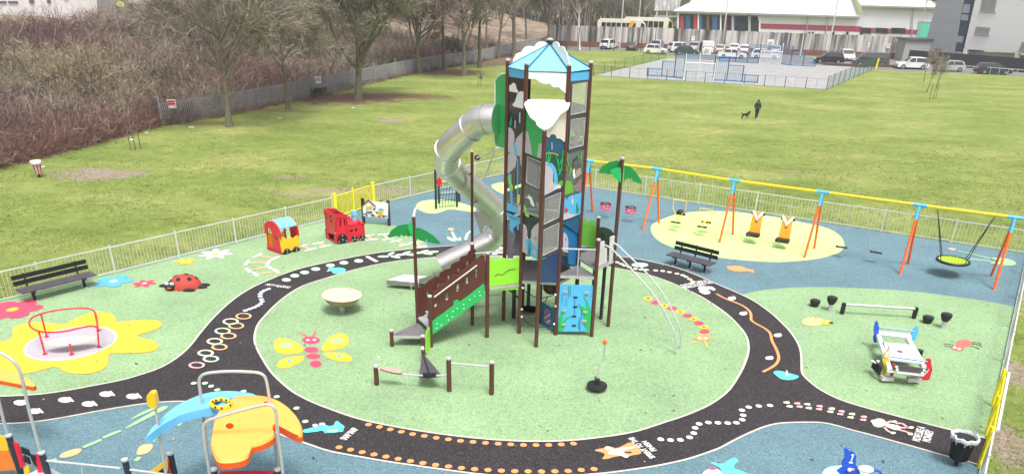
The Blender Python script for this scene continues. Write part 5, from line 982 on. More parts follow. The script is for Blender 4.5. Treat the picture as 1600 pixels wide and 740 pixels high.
# lime panel
pan('lime_panel', Q2, B_, [[(128, 15), (150, 24), (180, 27), (215, 24), (240, 12), (262, 18), (290, 30), (320, 26), (350, 12), (386, 12), (380, 272), (130, 290)]], LIME, UN, kn)
mb = MB(); mb.tube([onw(Q2, B_, UN[0]+x/kn, UN[1]+y/kn, .01) for x, y in [(175, 165), (195, 150), (215, 148), (240, 155), (265, 130), (300, 110), (348, 106)]], .008, BRK, 4); mb.build('hill_line', tw)
# stair bridge
U7 = (600, 380); k7 = 4.623
near = [(345, 562), (338, 470), (336, 395), (352, 368), (352, 350), (385, 338), (392, 312), (415, 293), (445, 290), (455, 268), (480, 262), (490, 236), (515, 226), (545, 228), (552, 203), (580, 190), (600, 170), (625, 158), (640, 138), (665, 118), (690, 95), (712, 80), (730, 95), (736, 285)]
wn = [[(362, 410), (382, 400), (382, 455), (364, 465)], [(445, 350), (465, 340), (465, 405), (447, 415)], [(525, 300), (543, 288), (541, 345), (522, 352)], [(592, 252), (610, 243), (609, 290), (592, 298)], [(660, 190), (675, 182), (675, 245), (662, 250)]]
pan('rampart_panel', S3, Q2, [near]+wn, BRNP, U7, k7, 0, .03)
far = [(246, 322), (300, 298), (310, 285), (330, 265), (350, 255), (370, 240), (400, 242), (402, 215), (440, 190), (480, 180), (485, 155), (510, 140), (545, 128), (558, 96), (600, 87), (612, 60), (645, 40), (662, 42), (668, 190), (440, 370), (250, 560)]
wf = [[(308, 350), (322, 342), (322, 372), (310, 380)], [(384, 300), (400, 290), (400, 320), (386, 328)], [(460, 238), (474, 228), (474, 258), (462, 264)], [(530, 185), (543, 176), (543, 205), (532, 212)], [(596, 135), (610, 126), (608, 156), (596, 162)]]
pan('rampart_panel', PM, Q1, [far]+wf, BRNP, U7, k7, 0, .03)
pan('stringer', S3, Q2, [[(345, 566), (500, 450), (505, 420), (530, 405), (548, 420), (545, 425), (600, 385), (722, 290), (728, 385), (345, 662)]], GRN, U7, k7, .035, .025)
multi('bolts', S3, Q2, [([(x-4, y-4), (x+4, y-4), (x+4, y+4), (x-4, y+4)], WHT) for x, y in ((385, 580), (380, 612), (415, 590), (455, 520), (465, 552), (500, 490), (495, 530), (575, 440), (578, 470), (620, 405), (655, 380), (690, 350), (695, 375), (530, 470))], U7, k7, .04)
pan('stringer', PM, Q1, [[(250, 570), (440, 440), (640, 290), (640, 380), (250, 650)]], DGRN, U7, k7, .0, .025)
mb = MB(); mb.tube([onw(S3, Q2, U7[0]+362/k7, U7[1]+388/k7, .1), onw(S3, Q2, U7[0]+672/k7, U7[1]+158/k7, .1)], .024, GALV, 8); mb.build('handrail', tw, True)
n_st = 7
for i in range(n_st):
    u = (i+.5)/n_st; m0 = S3.lerp(Q2, u); m1 = PM.lerp(Q1, u); H_ = .45+(Hd-.55)*((i+1)/(n_st+1)); dd = (Q2-S3).normalized()*.14
    mb = MB(); mb.plate([[Vector((p.x, p.y, H_)) for p in (m0-dd, m0+dd, m1+dd, m1-dd)]], (0, 0, -.05), mat('step grey', (.34, .33, .36), .7, var=.1)); mb.build('step', tw)
# lower play course
pan('lime_panel', S2, S3, [[(512, 62), (522, 60), (525, 150), (528, 250), (512, 270), (500, 300), (488, 290), (490, 120)]], LIME, (580, 500), 5.69)
def pl(o, k, pts, H): return [g(o[0]+x/k, o[1]+y/k, h_) for (x, y), h_ in zip(pts, H)]
b1, b2, b3 = g(589, 602), g(702, 612), g(768, 617)
t = thing('balance_course', 'low brown post course with a sagging steel tube, pink board and black rubber seat', 'balance course', (b1+b2)/2)
for p, yt in ((b1, 572), (b2, 560), (b3, 566)): post(p, hat(p, yt), t, .068)
U8 = (580, 500); k8 = 5.69
tp = [onw(b1, b2, U8[0]+x/k8, U8[1]+y/k8) for x, y in [(60, 425), (100, 440), (180, 465), (280, 478), (400, 488), (500, 492), (600, 490), (680, 484)]]
mb = MB(); mb.tube(tp, .028, GALV, 8); mb.build('sagging_tube', t, True)
tq = [onw(b1, b2, U8[0]+x/k8, U8[1]+y/k8, .02) for x, y in [(80, 428), (120, 420), (200, 425), (270, 445), (292, 465), (280, 480), (200, 470), (130, 452)]]
mb = MB(); pts = [(p.x, p.y+dy, p.z) for p, dy in zip(tq, [0, .1, .12, .12, 0, -.1, -.12, -.1])]; cpx = onw(b1, b2, U8[0]+180/k8, U8[1]+450/k8); dirv = (tp[3]-tp[0]).normalized(); sdv = Vector((-dirv.y, dirv.x, 0)).normalized()
mb.plate([[cpx+dirv*math.cos(a*.39)*.32+sdv*math.sin(a*.39)*.12+Vector((0, 0, .03)) for a in range(16)]], (0, 0, -.03), mat('pink board', (.55, .30, .26), .6), BRN); mb.build('foot_board', t)
mb = MB(); mb.tube([onw(b1, b2, 636, 584), g(636.5, 611)], .012, GALV, 5); mb.build('support_rod', t)
mb = MB(); mb.tube([onw(b2, b3, U8[0]+712/k8, U8[1]+380/k8), onw(b2, b3, U8[0]+1045/k8, U8[1]+410/k8)], .026, GALV, 8); mb.build('bar', t, True)
sA = Vector((S2.x, S2.y, .62)); mS = [onw(b1, b2, U8[0]+x/k8, U8[1]+y/k8) for x, y in ((430, 492), (610, 480))]
mb = MB(); apx = sA+(mS[0]-sA)*.22; apx.z = .50; ctr = (mS[0]+mS[1])/2
NETM = mat('rubber membrane', (.07, .065, .075), .7, var=.15, scale=20)
mb.plate([[apx, mS[0]+Vector((-.02, .0, -.02)), ctr+Vector((0, -.06, -.06)), mS[1]+Vector((.05, 0, -.02))]], (0, 0, -.03), NETM); mb.build('membrane_seat', t)
mb = MB(); mb.tube([sA, apx, ctr+Vector((0, 0, .03))], .018, ROPE, 6); mb.build('rope', t); mb = MB(); mb.ell(sA+(apx-sA)*.6, (.05, .05, .08), WHT, 10, 6); mb.build('fixing', t, True); mb = MB(); mb.box(ctr+Vector((0, 0, .0)), (.36, .1, .1), BLK); mb.build('clamp', t)
# palm fronds (on the two tall posts)
def frond(c, P, k, o, y, name, mt): mb = MB(); mb.plate([[aty(o[0]+x/k, o[1]+y_/k, c.y+y) for x, y_ in P]], (0, .03, 0), mt); mb.build(name, tw)
frond(PM, [(22, 608), (50, 565), (90, 535), (150, 522), (192, 530), (196, 612), (180, 600), (165, 610), (150, 598), (135, 610), (118, 592), (108, 612), (80, 602), (50, 614)], 4.355, (600, 230), -.04, 'palm_frond', DGRN)
frond(PM, [(205, 550), (240, 548), (290, 570), (340, 605), (375, 640), (385, 658), (350, 655), (320, 650), (296, 645), (290, 618), (280, 642), (252, 636), (230, 622), (215, 640)], 4.355, (600, 230), -.04, 'palm_frond', DGRN)
frond(PM, [(162, 545), (170, 520), (190, 498), (196, 540), (196, 608), (175, 585)], 4.355, (600, 230), -.10, 'palm_frond', GRN)
frond(P3, [(198, 172), (230, 115), (290, 78), (350, 64), (400, 64), (402, 185), (300, 182), (240, 176)], 5.69, (900, 240), .08, 'palm_frond', DGRN)
frond(P3, [(300, 158), (330, 132), (395, 124), (402, 180), (398, 262), (385, 240), (380, 262), (362, 225), (350, 228), (330, 190)], 5.69, (900, 240), -.10, 'palm_frond', GRN)
frond(P3, [(430, 105), (480, 115), (530, 160), (575, 230), (590, 272), (555, 262), (500, 240), (495, 212), (485, 236), (462, 210), (455, 236), (440, 225), (425, 262)], 5.69, (900, 240), -.09, 'palm_frond', DGRN)
# steel tube slide
sl_pts = [(776, 187, 24.25), (754, 186, 24.4), (746, 191, 24.5), (708, 224, 25.2), (698, 237, 25.6), (697, 254, 26.1), (707, 267, 26.5), (762, 316, 27.9), (777, 333, 28.2), (781, 352, 28.3), (772, 371, 28.3), (757, 382, 28.2), (690, 414, 28.0)]
cp = [aty(*p) for p in sl_pts]
rad = .43; mb = MB(); sm = smooth_line(cp[:9], 1); mb.tube(sm, rad, STEEL, 32); mb.build('tube_slide', tw, True)
lowc = smooth_line([cp[8].lerp(cp[7], .25)]+cp[8:], 1)
mb = MB(); nT = 32; vs = []; prev = None
for i, p in enumerate(lowc):
    a_ = lowc[max(0, i-1)]; b_ = lowc[min(len(lowc)-1, i+1)]; tt = (b_-a_).normalized(); u = Vector((0, 0, 1)).cross(tt).normalized(); v = tt.cross(u); vs += [p+(u*math.cos(2*math.pi*k_/nT)+v*math.sin(2*math.pi*k_/nT))*rad for k_ in range(nT)]
mb.add(vs, [(i*nT+k_, i*nT+(k_+1) % nT, (i+1)*nT+(k_+1) % nT, (i+1)*nT+k_) for i in range(len(lowc)-1) for k_ in range(nT)], STEEL); sl2 = mb.build('tube_slide_exit', tw, True)
sm_all = smooth_line(cp, 1)
for fr_ in (.10, .24, .34, .46, .56, .68, .80, .90, .995):
    i = int(fr_*(len(sm_all)-2)); p = sm_all[i]; tt = (sm_all[i+1]-p).normalized(); u = tt.orthogonal().normalized(); v = tt.cross(u); mb = MB(); mb.tube([p+(u*math.cos(k_*.196)+v*math.sin(k_*.196))*(rad+.012) for k_ in range(32)], .017, STEEL, 6, True); mb.build('slide_seam', sl2)
q = aty(748, 352, 28.0); mb = MB(); mb.plate([[aty(x, y, 27.75) for x, y in [(739, 331), (757, 331), (775, 338), (785, 352), (787, 364), (776, 368), (768, 352), (757, 352), (752, 366)]]], (0, .03, 0), STEEL); mb.build('slide_collar', tw)
spx = onw(V2(-1.6, 26.4), V2(-1.0, 26.4), 737.5, 300); sp0 = V2(spx.x-.0, 26.4); post(sp0, hat(sp0, 237), tw, .05, True, 'slide_post')
for yy, cpi in ((268, (725, 283, 26.9)), (318, (752, 311, 27.7))): z_ = hat(sp0, yy); mb = MB(); mb.tube([Vector((sp0.x, sp0.y, z_)), aty(*cpi)], .022, DPOST, 6); mb.build('slide_bracket', tw)
ca, cb = A, A+V2(-.40, .93)
pts = [onw(ca, cb, x, y) for x, y in [(773.8, 127), (778, 119.5), (785, 115.5), (793.5, 115), (791.5, 231.5), (783, 232), (776, 229), (773.2, 222)]]
mb = MB(); nn_ = fnorm(ca, cb); mb.plate([pts], -nn_*.03, GRN); cpn = mb.build('slide_entry_panel', tw); mb = MB(); mb.tube(pts, .022, WHT, 6, True); mb.build('panel_rim', cpn)
for l in ([(775, 231, 24.4), (757, 278, 27.0)], [(776, 233, 24.4), (760, 241, 25.3), (742, 248, 26.3)], [(793, 232, 24.0), (776, 232, 24.4)]): mb = MB(); mb.tube([aty(*p) for p in l], .028, WHT, 6); mb.build('brace_tube', tw, True)
mb = MB(); mb.ell(aty(746, 246, 26.2), (.1, .1, .09), BLK, 10, 8); mb.build('ball_joint', tw, True)
# wide steel slide behind the bridge
w0, w1 = aty(741, 392, 24.0), aty(761, 381, 25.0)
SHEET = mat('slide reflection white', (.80, .79, .80), .5, metal=.2, var=.04)  # whitish colour stands in for the bright reflection on the run-out steel
e0, e1 = g(655, 442, .34), g(677, 432, .34); x0, x1 = g(604, 437, .34), g(632, 428.5, .34)
mb = MB(); mb.plate([[x0, e0, e1, x1]], (0, 0, -.03), SHEET); wsl = mb.build('slide_run_out', tw)
for p_, q_ in ((x0, e0), (x1, e1), (x0, x1)): mb = MB(); mb.plate([[p_, q_, Vector((q_.x, q_.y, .19)), Vector((p_.x, p_.y, .15))]], (0, .02, 0), mat('slide side', (.28, .28, .27), .4, metal=.5)); mb.build('side_plate', wsl)
for q_ in (x0.lerp(e0, .75), x1.lerp(e1, .6)): mb = MB(); mb.tube([q_, Vector((q_.x, q_.y, 0))], .02, GALV, 6); mb.build('leg', wsl)
tA = Vector((Q1.x+.1, Q1.y+.15, Hd)); tB = Vector((Q1.x+.65, Q1.y+.75, Hd)); mb = MB(); mb.plate([[e0, tA, tB, e1]], (0, 0, -.03), STEEL); mb.beam(e0+Vector((0, 0, .08)), tA+Vector((0, 0, .15)), .04, .16, mat('slide side', (.28, .28, .27))); mb.beam(e1+Vector((0, 0, .08)), tB+Vector((0, 0, .15)), .04, .16, MATS['slide side']); mb.build('wide_slide', tw)
# net climber behind
n1, n2, n3 = g(681.5, 327), g(686, 318.5), g(714, 324)
t = thing('net_climber', 'small rope net climber on charcoal posts standing on the pale green island', 'climber', (n1+n3)/2)
for p, y in ((n1, 265), (n2, 288), (n3, 294)): mb = MB(); mb.tube([p, Vector((p.x, p.y, hat(p, y)))], .06, DPOST, 10); mb.build('post', t, True)
n4 = n3+(n2-n1); mb = MB(); mb.tube([n4, n4+Vector((0, 0, 1.2))], .06, DPOST, 10); mb.build('post', t, True)
mb = MB()
for i in range(6):
    u = .15+.14*i; mb.tube([n2.lerp(n4, u)+Vector((0, 0, 1.05)), n1.lerp(n3, u)+Vector((0, 0, .1))], .014, ROPE, 4)
for i in range(5): v = i/4; z_ = 1.05*(1-v)+.1*v; mb.tube([n2.lerp(n1, v)+(n4-n2)*.15+Vector((0, 0, z_)), n2.lerp(n1, v)+(n4-n2)*.86+Vector((0, 0, z_))], .014, ROPE, 4)
mb.build('net', t)
for z_ in (.55, 1.1): mb = MB(); mb.tube([n2+Vector((0, 0, z_)), n4+Vector((0, 0, z_))], .025, GALV, 6); mb.build('rail', t)
mb = MB(); q = n1+Vector((.08, 0, 1.35)); mb.plate([[q+Vector((.13*math.cos(k_*.52)+.1, 0, .2*math.sin(k_*.52))) for k_ in range(12)]], (0, .03, 0), RED); mb.build('play_panel', t)
# ================================================================ ORANGE ANIMAL CLIMBING FRAME, LOWER LEFT
cf = thing('climbing_frame', 'toddler climbing frame with charcoal posts, steel hoops and an orange moulded animal roof', 'climbing frame', (-5.6, 13.4, 0))
OE = (220, 570); KE = 4.354; HE = 2.15
ep = lambda l, H: [g(OE[0]+x/KE, OE[1]+y/KE, H) for x, y in l]
def molded(name, outl, holes, H, th, top, side, it=2):
    o_ = [Vector((p[0], p[1], H)) for p in smooth_line([q.xy for q in ep(outl, H)], it, True)]; hs_ = [[g(OE[0]+(cx_+rx*math.cos(a*.393))/KE, OE[1]+(cy_+ry*math.sin(a*.393))/KE, H) for a in range(16)] for cx_, cy_, rx, ry in holes]
    ctr = sum(o_, Vector())/len(o_)
    # gentle dome: rim lower than the middle
    mb = MB(); ins = [ctr+(p-ctr)*.965 for p in o_]; mb.plate([[p for p in ins]]+hs_, (0, 0, -th), top, side); n = len(o_)
    lo_ = [p+Vector((0, 0, -.05)) for p in o_]; bo = [p+Vector((0, 0, -th)) for p in o_]
    mb.add(ins+lo_, [(i, (i+1) % n, n+(i+1) % n, n+i) for i in range(n)], top); mb.add(lo_+bo, [(i, (i+1) % n, n+(i+1) % n, n+i) for i in range(n)], side)
    return mb.build(name, cf, True)
molded('roof_shell', [(612, 222), (640, 205), (700, 199), (800, 197), (880, 210), (960, 245), (1030, 300), (1080, 365), (1102, 430), (1095, 475), (1070, 476), (1000, 440), (940, 408), (900, 395), (898, 430), (918, 470), (860, 512), (800, 535), (752, 545), (738, 605), (700, 635), (620, 650), (530, 652), (500, 620), (470, 540), (475, 480), (490, 400), (508, 325), (550, 290)], [(605, 412, 27, 20), (850, 252, 14, 6)], HE, .17, ORG, ORD)
molded('roof_shell', [(22, 490), (60, 435), (120, 370), (200, 300), (280, 250), (370, 210), (450, 183), (540, 172), (640, 170), (740, 182), (805, 197), (700, 205), (612, 222), (540, 262), (500, 285), (430, 296), (330, 318), (250, 345), (180, 385), (120, 420), (45, 480)], [(545, 260, 46, 20)], HE-.03, .18, BLM, BLM)
q = g(OE[0]+545/KE, OE[1]+262/KE, HE+.02); mb = MB(); mb.tube([g(OE[0]+(545+66*math.cos(a*.2618))/KE, OE[1]+(262+29*math.sin(a*.2618))/KE, HE+.02) for a in range(24)], .045, YEL, 8, True); ring = mb.build('eye_ring', cf, True)
for a in (-2.6, -2.1, -1.57, -1.0, -.4, 0.3, 1.5, 2.2): p = g(OE[0]+(545+66*math.cos(a))/KE, OE[1]+(262+29*math.sin(a))/KE, HE+.06); mb = MB(); mb.ell(p, (.022, .022, .025), BLK, 8, 6); mb.build('knob', ring, True)
def hoop(l, Y, r=.032, bot=None):
    pts = [aty(OE[0]+x/KE, OE[1]+y/KE, Y) for x, y in l]; pts = smooth_line(pts, 2); mb = MB(); mb.tube(pts, r, GALV, 10); return mb.build('hoop', cf, True)
hoop([(500, 1000), (470, 740), (440, 560), (422, 440), (432, 395), (480, 365), (660, 312), (850, 265), (890, 270), (918, 305), (930, 450), (950, 600), (968, 740), (990, 1000)], 12.6); hoop([(470, 800), (440, 480), (405, 180), (393, 110), (408, 72), (450, 52), (600, 40), (780, 46), (830, 60), (855, 95), (872, 200), (900, 420), (935, 700), (950, 800)], 13.9)
def fpost(px, py, Y, H=None, r=.065):
    p = aty(px, py, Y); mb = MB(); mb.tube([Vector((p.x, p.y, 0)), p], r, DPOST, 12); o = mb.build('post', cf, True); mb = MB(); mb.lathe(p, [(r+.006, -.01), (r+.006, .03), (.03, .045), (.01, .045)], CAP, 12); mb.build('cap', o, True); return p
f1 = fpost(65, 707, 13.2); f2 = fpost(13.5, 680, 13.9); f3 = fpost(195, 718, 13.1); f4 = fpost(266, 708, 13.6); f5 = fpost(334, 733, 13.0); f6 = fpost(433.5, 733, 13.0)
mb = MB(); mb.tube([aty(70, 718.5, 13.2), aty(189, 731, 13.1)], .026, GALV, 8); mb.tube([aty(200, 732.5, 13.1), aty(300, 746, 13.0)], .026, GALV, 8); mb.build('rail', cf, True); mb = MB(); mb.tube([aty(128, 726, 13.15), aty(131, 760, 13.15)], .02, GALV, 6); mb.build('rail_leg', cf)
for l, Y in (([(64, 708), (54, 672), (44, 635), (36, 597), (30, 575), (18, 560), (0, 550), (-30, 546), (-60, 560)], 13.2), ([(13, 682), (4, 650), (-2, 625), (-10, 600), (-30, 585)], 13.9)):
    mb = MB(); mb.tube(smooth_line([aty(x, y, Y) for x, y in l], 1), .032, GALV, 10); mb.build('hoop', cf, True)
mb = MB(); q0 = [g(x, y, 1.9) for x, y in [(-40, 570), (0, 574), (21, 581), (42, 590), (56, 601), (52, 604), (21, 598), (0, 594), (-40, 588)]]; mb.plate([q0], (0, 0, -.1), ORG, ORD); mb.build('leaf_roof', cf)
mb = MB(); pp = [aty(260, 745, 13.0), aty(251, 690, 13.0), aty(243, 638, 13.0)]; mb.tube([Vector((pp[0].x, pp[0].y, 0))]+pp, .03, GALV, 10); pl_ = mb.build('pole', cf, True)
mb = MB(); q = aty(238, 627, 13.0); mb.plate([smooth_line([aty(x, y, 12.93) for x, y in [(228.5, 618), (232, 614), (240, 613), (242, 620), (244.5, 634), (242, 639.5), (237, 637), (230, 633)]], 1, True)], (0, .14, 0), YEL); mb.build('pole_handle', pl_)
mb = MB(); mb.plate([[aty(x, y, 13.9) for x, y in [(-40, 676), (0, 680), (10, 684), (13, 703), (-40, 703)]]], (0, .03, 0), YEL); mb.build('side_panel', cf); mb = MB(); mb.plate([[aty(x, y, 13.9) for x, y in [(-40, 703), (13, 703), (26, 733), (-40, 738)]]], (0, .03, 0), mat('burnt orange board', (.75, .20, .02), **HP)); mb.build('side_panel', cf)
for l, mt_ in (([(20, 690), (28, 693), (38, 727), (32, 731)], RED), ([(55, 709), (60, 709), (69, 741), (60, 745)], RED), ([(32, 698), (44, 703), (47, 712), (35, 708)], BLK), ([(36, 711), (45, 716), (47, 725), (38, 721)], BLK), ([(46, 710), (56, 712), (58, 730), (52, 724)], BLK), ([(37, 731), (44, 725), (47, 742), (38, 745)], YEL)):
    mb = MB(); mb.plate([[aty(x, y, 13.35) for x, y in l]], (0, .04, 0), mt_); mb.build('panel', cf)
mb = MB(); mb.plate([[g(x, y, .7) for x, y in [(46, 739), (58, 732), (80, 731), (100, 742), (100, 760), (46, 760)]]], (0, 0, -.03), LIL); mb.build('deck', cf)
mb = MB(); mb.plate([[aty(x, y, 13.4) for x, y in [(231, 738), (258, 718), (262, 722), (262, 735), (245, 750), (225, 750)]]], (0, .03, 0), YEL); o = mb.build('ladder_side', cf); mb = MB(); mb.plate([[aty(x, y, 13.38) for x, y in [(240, 742), (258, 728), (259, 740), (248, 750)]]], (0, .02, 0), BRK); mb.build('slot', o)
mb = MB(); mb.plate([[aty(x, y, 13.45) for x, y in [(259, 719), (264, 717), (266, 742), (261, 742)]]], (0, .03, 0), RED); mb.build('panel', cf)
mb = MB(); mb.plate([[aty(x, y, 12.95) for x, y in [(343, 736.5), (428, 736.5), (430, 770), (341, 770)]]], (0, .05, 0), RED); mb.build('barrier_panel', cf)
# ================================================================ BACKGROUND
def bank_z(x, y): return float(bank_h(np.array([x]), np.array([y]))[0])
def gb(px, py):
    """photo point on the terrain, bank included"""
    d = ray(px, py); s = 20.0
    for _ in range(600):
        s += .5; p = Vector((d.x*s, d.y*s, CH+d.z*s))
        if p.z <= bank_z(p.x, p.y): return p
    return p
# ---------------------------------------------------------------- vectorised branching
def norm(a): return a/np.maximum(np.linalg.norm(a, axis=-1, keepdims=True), 1e-9)
def grow(P0, D0, L, R0, seg, rng, up=.15, wob=.18, taper=.35):
    n = len(P0); pts = np.zeros((n, seg+1, 3)); pts[:, 0] = P0; d = norm(D0.copy()); T = np.zeros((n, seg+1, 3)); T[:, 0] = d
    for i in range(seg):
        d = norm(d + rng.normal(0, wob, (n, 3)) + np.array([0, 0, up])); pts[:, i+1] = pts[:, i]+d*(L/seg)[:, None]; T[:, i+1] = d
    rad = R0[:, None]*(1-(1-taper)*np.linspace(0, 1, seg+1)[None]); return pts, T, rad
def sprout(pts, T, L, rad, nch, rng, t0, t1, ang, lr, rr):
    n, k, _ = pts.shape; idx = np.repeat(np.arange(n), nch); m_ = len(idx); t = rng.uniform(t0, t1, m_)*(k-1); i = np.minimum(t.astype(int), k-2); f = (t-i)[:, None]
    p = pts[idx, i]*(1-f)+pts[idx, i+1]*f; d = T[idx, i]; r = rng.normal(0, 1, (m_, 3)); side = norm(r-d*(r*d).sum(1, keepdims=True)); a = rng.uniform(ang[0], ang[1], m_)[:, None]
    nd = norm(d*np.cos(a)+side*np.sin(a)); l = L[idx]*rng.uniform(lr[0], lr[1], m_)*(1.15-.5*t/(k-1)); rd = rad[idx, i]*rng.uniform(rr[0], rr[1], m_); return p, nd, l, rd
def tubes(pts, T, rad, sides):
    n, k, _ = pts.shape; u = norm(np.cross(T, np.array([.31, .52, .79]))); v = np.cross(T, u); an = np.arange(sides)*2*np.pi/sides
    ring = pts[:, :, None, :]+(u[:, :, None, :]*np.cos(an)[None, None, :, None]+v[:, :, None, :]*np.sin(an)[None, None, :, None])*rad[:, :, None, None]
    V = ring.reshape(-1, 3); base = (np.arange(n)*k*sides)[:, None, None]; i = np.arange(k-1)[None, :, None]; j = np.arange(sides)[None, None, :]
    a = base+i*sides+j; b = base+i*sides+(j+1) % sides; c = base+(i+1)*sides+(j+1) % sides; d = base+(i+1)*sides+j
    return V, np.stack([a, b, c, d], -1).reshape(-1, 4)
def ribbons(pts, T, w, rng):
    n, k, _ = pts.shape; r = rng.normal(0, 1, (n, 1, 3)); s = norm(np.cross(T, r)); tp = np.linspace(1, .35, k)[None, :, None]
    V = np.stack([pts-s*w[:, None, None]*tp/2, pts+s*w[:, None, None]*tp/2], 2).reshape(-1, 3); base = (np.arange(n)*k*2)[:, None]; i = np.arange(k-1)[None]*2
    a = base+i; return V, np.stack([a, a+1, a+3, a+2], -1).reshape(-1, 4)
def cat_(lst):
    Vs, Fs = [], []; o = 0
    for V, F in lst: Vs.append(V); Fs.append(F+o); o += len(V)
    return np.concatenate(Vs), np.concatenate(Fs)
BARK = mat('bark', (.15, .13, .10), .9, var=.35, scale=5, bump=.6, bscale=14); BARKG = mat('mossy bark', (.155, .14, .095), .9, var=.35, scale=4, bump=.6, bscale=14)
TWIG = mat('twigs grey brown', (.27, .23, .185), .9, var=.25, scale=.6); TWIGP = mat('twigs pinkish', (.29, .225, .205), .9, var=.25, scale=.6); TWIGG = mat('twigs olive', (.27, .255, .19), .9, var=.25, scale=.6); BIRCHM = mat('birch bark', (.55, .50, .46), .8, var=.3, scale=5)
def bare_tree(base, h, spread, label, seed, trunk_h=.3, r=.28, n1=9, n2=7, n3=7, n4=6, tw=.03, bark=BARK, twig=TWIG, name='bare_tree', up=.16, ang=(.45, .95), group=None, n5=0):
    rng = np.random.default_rng(seed); t = thing(name, label, 'tree', base, group); b = np.array(base)[None]
    P, T, R = grow(b, np.array([[rng.normal(0, .03), rng.normal(0, .03), 1]]), np.array([h*.72]), np.array([r]), 9, rng, .12, .045, .22)
    R[:, 0] *= 1.35; th = tubes(P, T, R, 9)
    p, d, l, rd = sprout(P, T, np.array([h*spread]), R, n1, rng, trunk_h/.72, .98, ang, (.55, 1.0), (.4, .62)); P1_, T1, R1 = grow(p, d, l, rd, 6, rng, up, .12, .28)
    V, F = cat_([th, tubes(P1_, T1, R1, 6)]); fast_mesh('trunk', V, F, 0, [bark], t)
    p, d, l, rd = sprout(P1_, T1, l, R1, n2, rng, .25, 1, (.35, .9), (.35, .62), (.45, .7)); P2_, T2, R2 = grow(p, d, l, rd, 4, rng, up*.8, .11, .3); parts = [tubes(P2_, T2, R2, 4)]
    p, d, l, rd = sprout(P2_, T2, l, R2, n3, rng, .2, 1, (.3, .9), (.4, .7), (.5, .75)); rd = np.maximum(rd, tw*.5); P3_, T3, R3 = grow(p, d, l, rd, 3, rng, up*.6, .15, .4); parts.append(ribbons(P3_, T3, R3[:, 0]*2, rng))
    p, d, l, rd = sprout(P3_, T3, l, R3, n4, rng, .1, 1, (.3, .9), (.4, .8), (.6, .9)); l = np.maximum(l, .3); P4_, T4, R4 = grow(p, d, l, rd, 2, rng, up*.4, .16, .5); parts.append(ribbons(P4_, T4, np.full(len(l), tw), rng))
    if n5:
        p, d, l, rd = sprout(P4_, T4, l, R4, n5, rng, .1, 1, (.3, .9), (.5, .8), (.6, .9)); l = np.maximum(l, .25); P5_, T5, R5 = grow(p, d, l, rd, 1, rng, up*.4, .2, .6); parts.append(ribbons(P5_, T5, np.full(len(l), tw*.85), rng))
    V, F = cat_(parts); fast_mesh('crown', V, F, 0, [twig], t); return t
tb = lambda x, y: tuple(gb(x, y))
bare_tree(tb(358, 198), 13.5, .66, 'wide spreading bare tree with a pale trunk, nearest the scrub on the left', 11, .22, .22, 15, 9, 8, 6, .038, BARKG, TWIG, up=.06, ang=(.55, 1.2), n5=3)
bare_tree(tb(450, 171), 11.5, .60, 'smaller straight bare tree between the spreading tree and the dense bushy tree', 12, .26, .19, 14, 9, 8, 6, .04, BARKG, TWIGG, up=.05, ang=(.6, 1.2), n5=3)
bare_tree(tb(560, 158), 16, .58, 'huge dense bare tree with a mossy trunk standing in a circle of brown leaves', 13, .14, .33, 34, 9, 9, 7, .046, BARKG, TWIGG, up=.12, ang=(.4, 1.2), n5=2)
bare_tree(tb(655, 116), 19, .48, 'tall pinkish brown bare tree behind the dense bushy tree', 14, .10, .27, 26, 9, 9, 6, .065, BARK, TWIGP, up=.14, ang=(.4, 1.1), n5=2)
bare_tree(tb(694, 110), 17, .42, 'slim dark trunked bare tree by the metal fence', 15, .25, .22, 13, 8, 8, 6, .06, BARK, TWIG, up=.2, n5=2)
bare_tree(tb(725, 119), 16, .42, 'forked bare tree with a leaning trunk on the edge of the grass', 16, .18, .27, 13, 8, 9, 6, .065, BARKG, TWIG, up=.2, n5=2)
bare_tree(tb(749, 106), 17, .42, 'bare tree with twin stems just right of the forked tree', 17, .18, .25, 13, 8, 9, 6, .065, BARKG, TWIGG, up=.2, n5=1)
bare_tree(tb(779, 92), 16, .38, 'small bare tree leaning out over the metal fence near the tower', 18, .2, .22, 12, 8, 8, 6, .065, BARK, TWIG, up=.12)
bare_tree(tb(803, 90), 22, .38, 'tall dark bare tree just left of the tower roof', 19, .16, .33, 16, 9, 9, 6, .08, BARK, TWIGG, up=.24, n5=2)
bare_tree(tb(856, 76), 26, .38, 'broad olive bare tree rising directly behind the tower roof', 20, .1, .33, 26, 9, 9, 7, .085, BARK, TWIGG, up=.2, n5=2)
bare_tree(tb(905, 79), 15, .30, 'pale barked birch right of the tower roof beside the tall net posts', 21, .3, .26, 12, 8, 8, 6, .05, BIRCHM, TWIGP, name='birch_tree', up=.2)
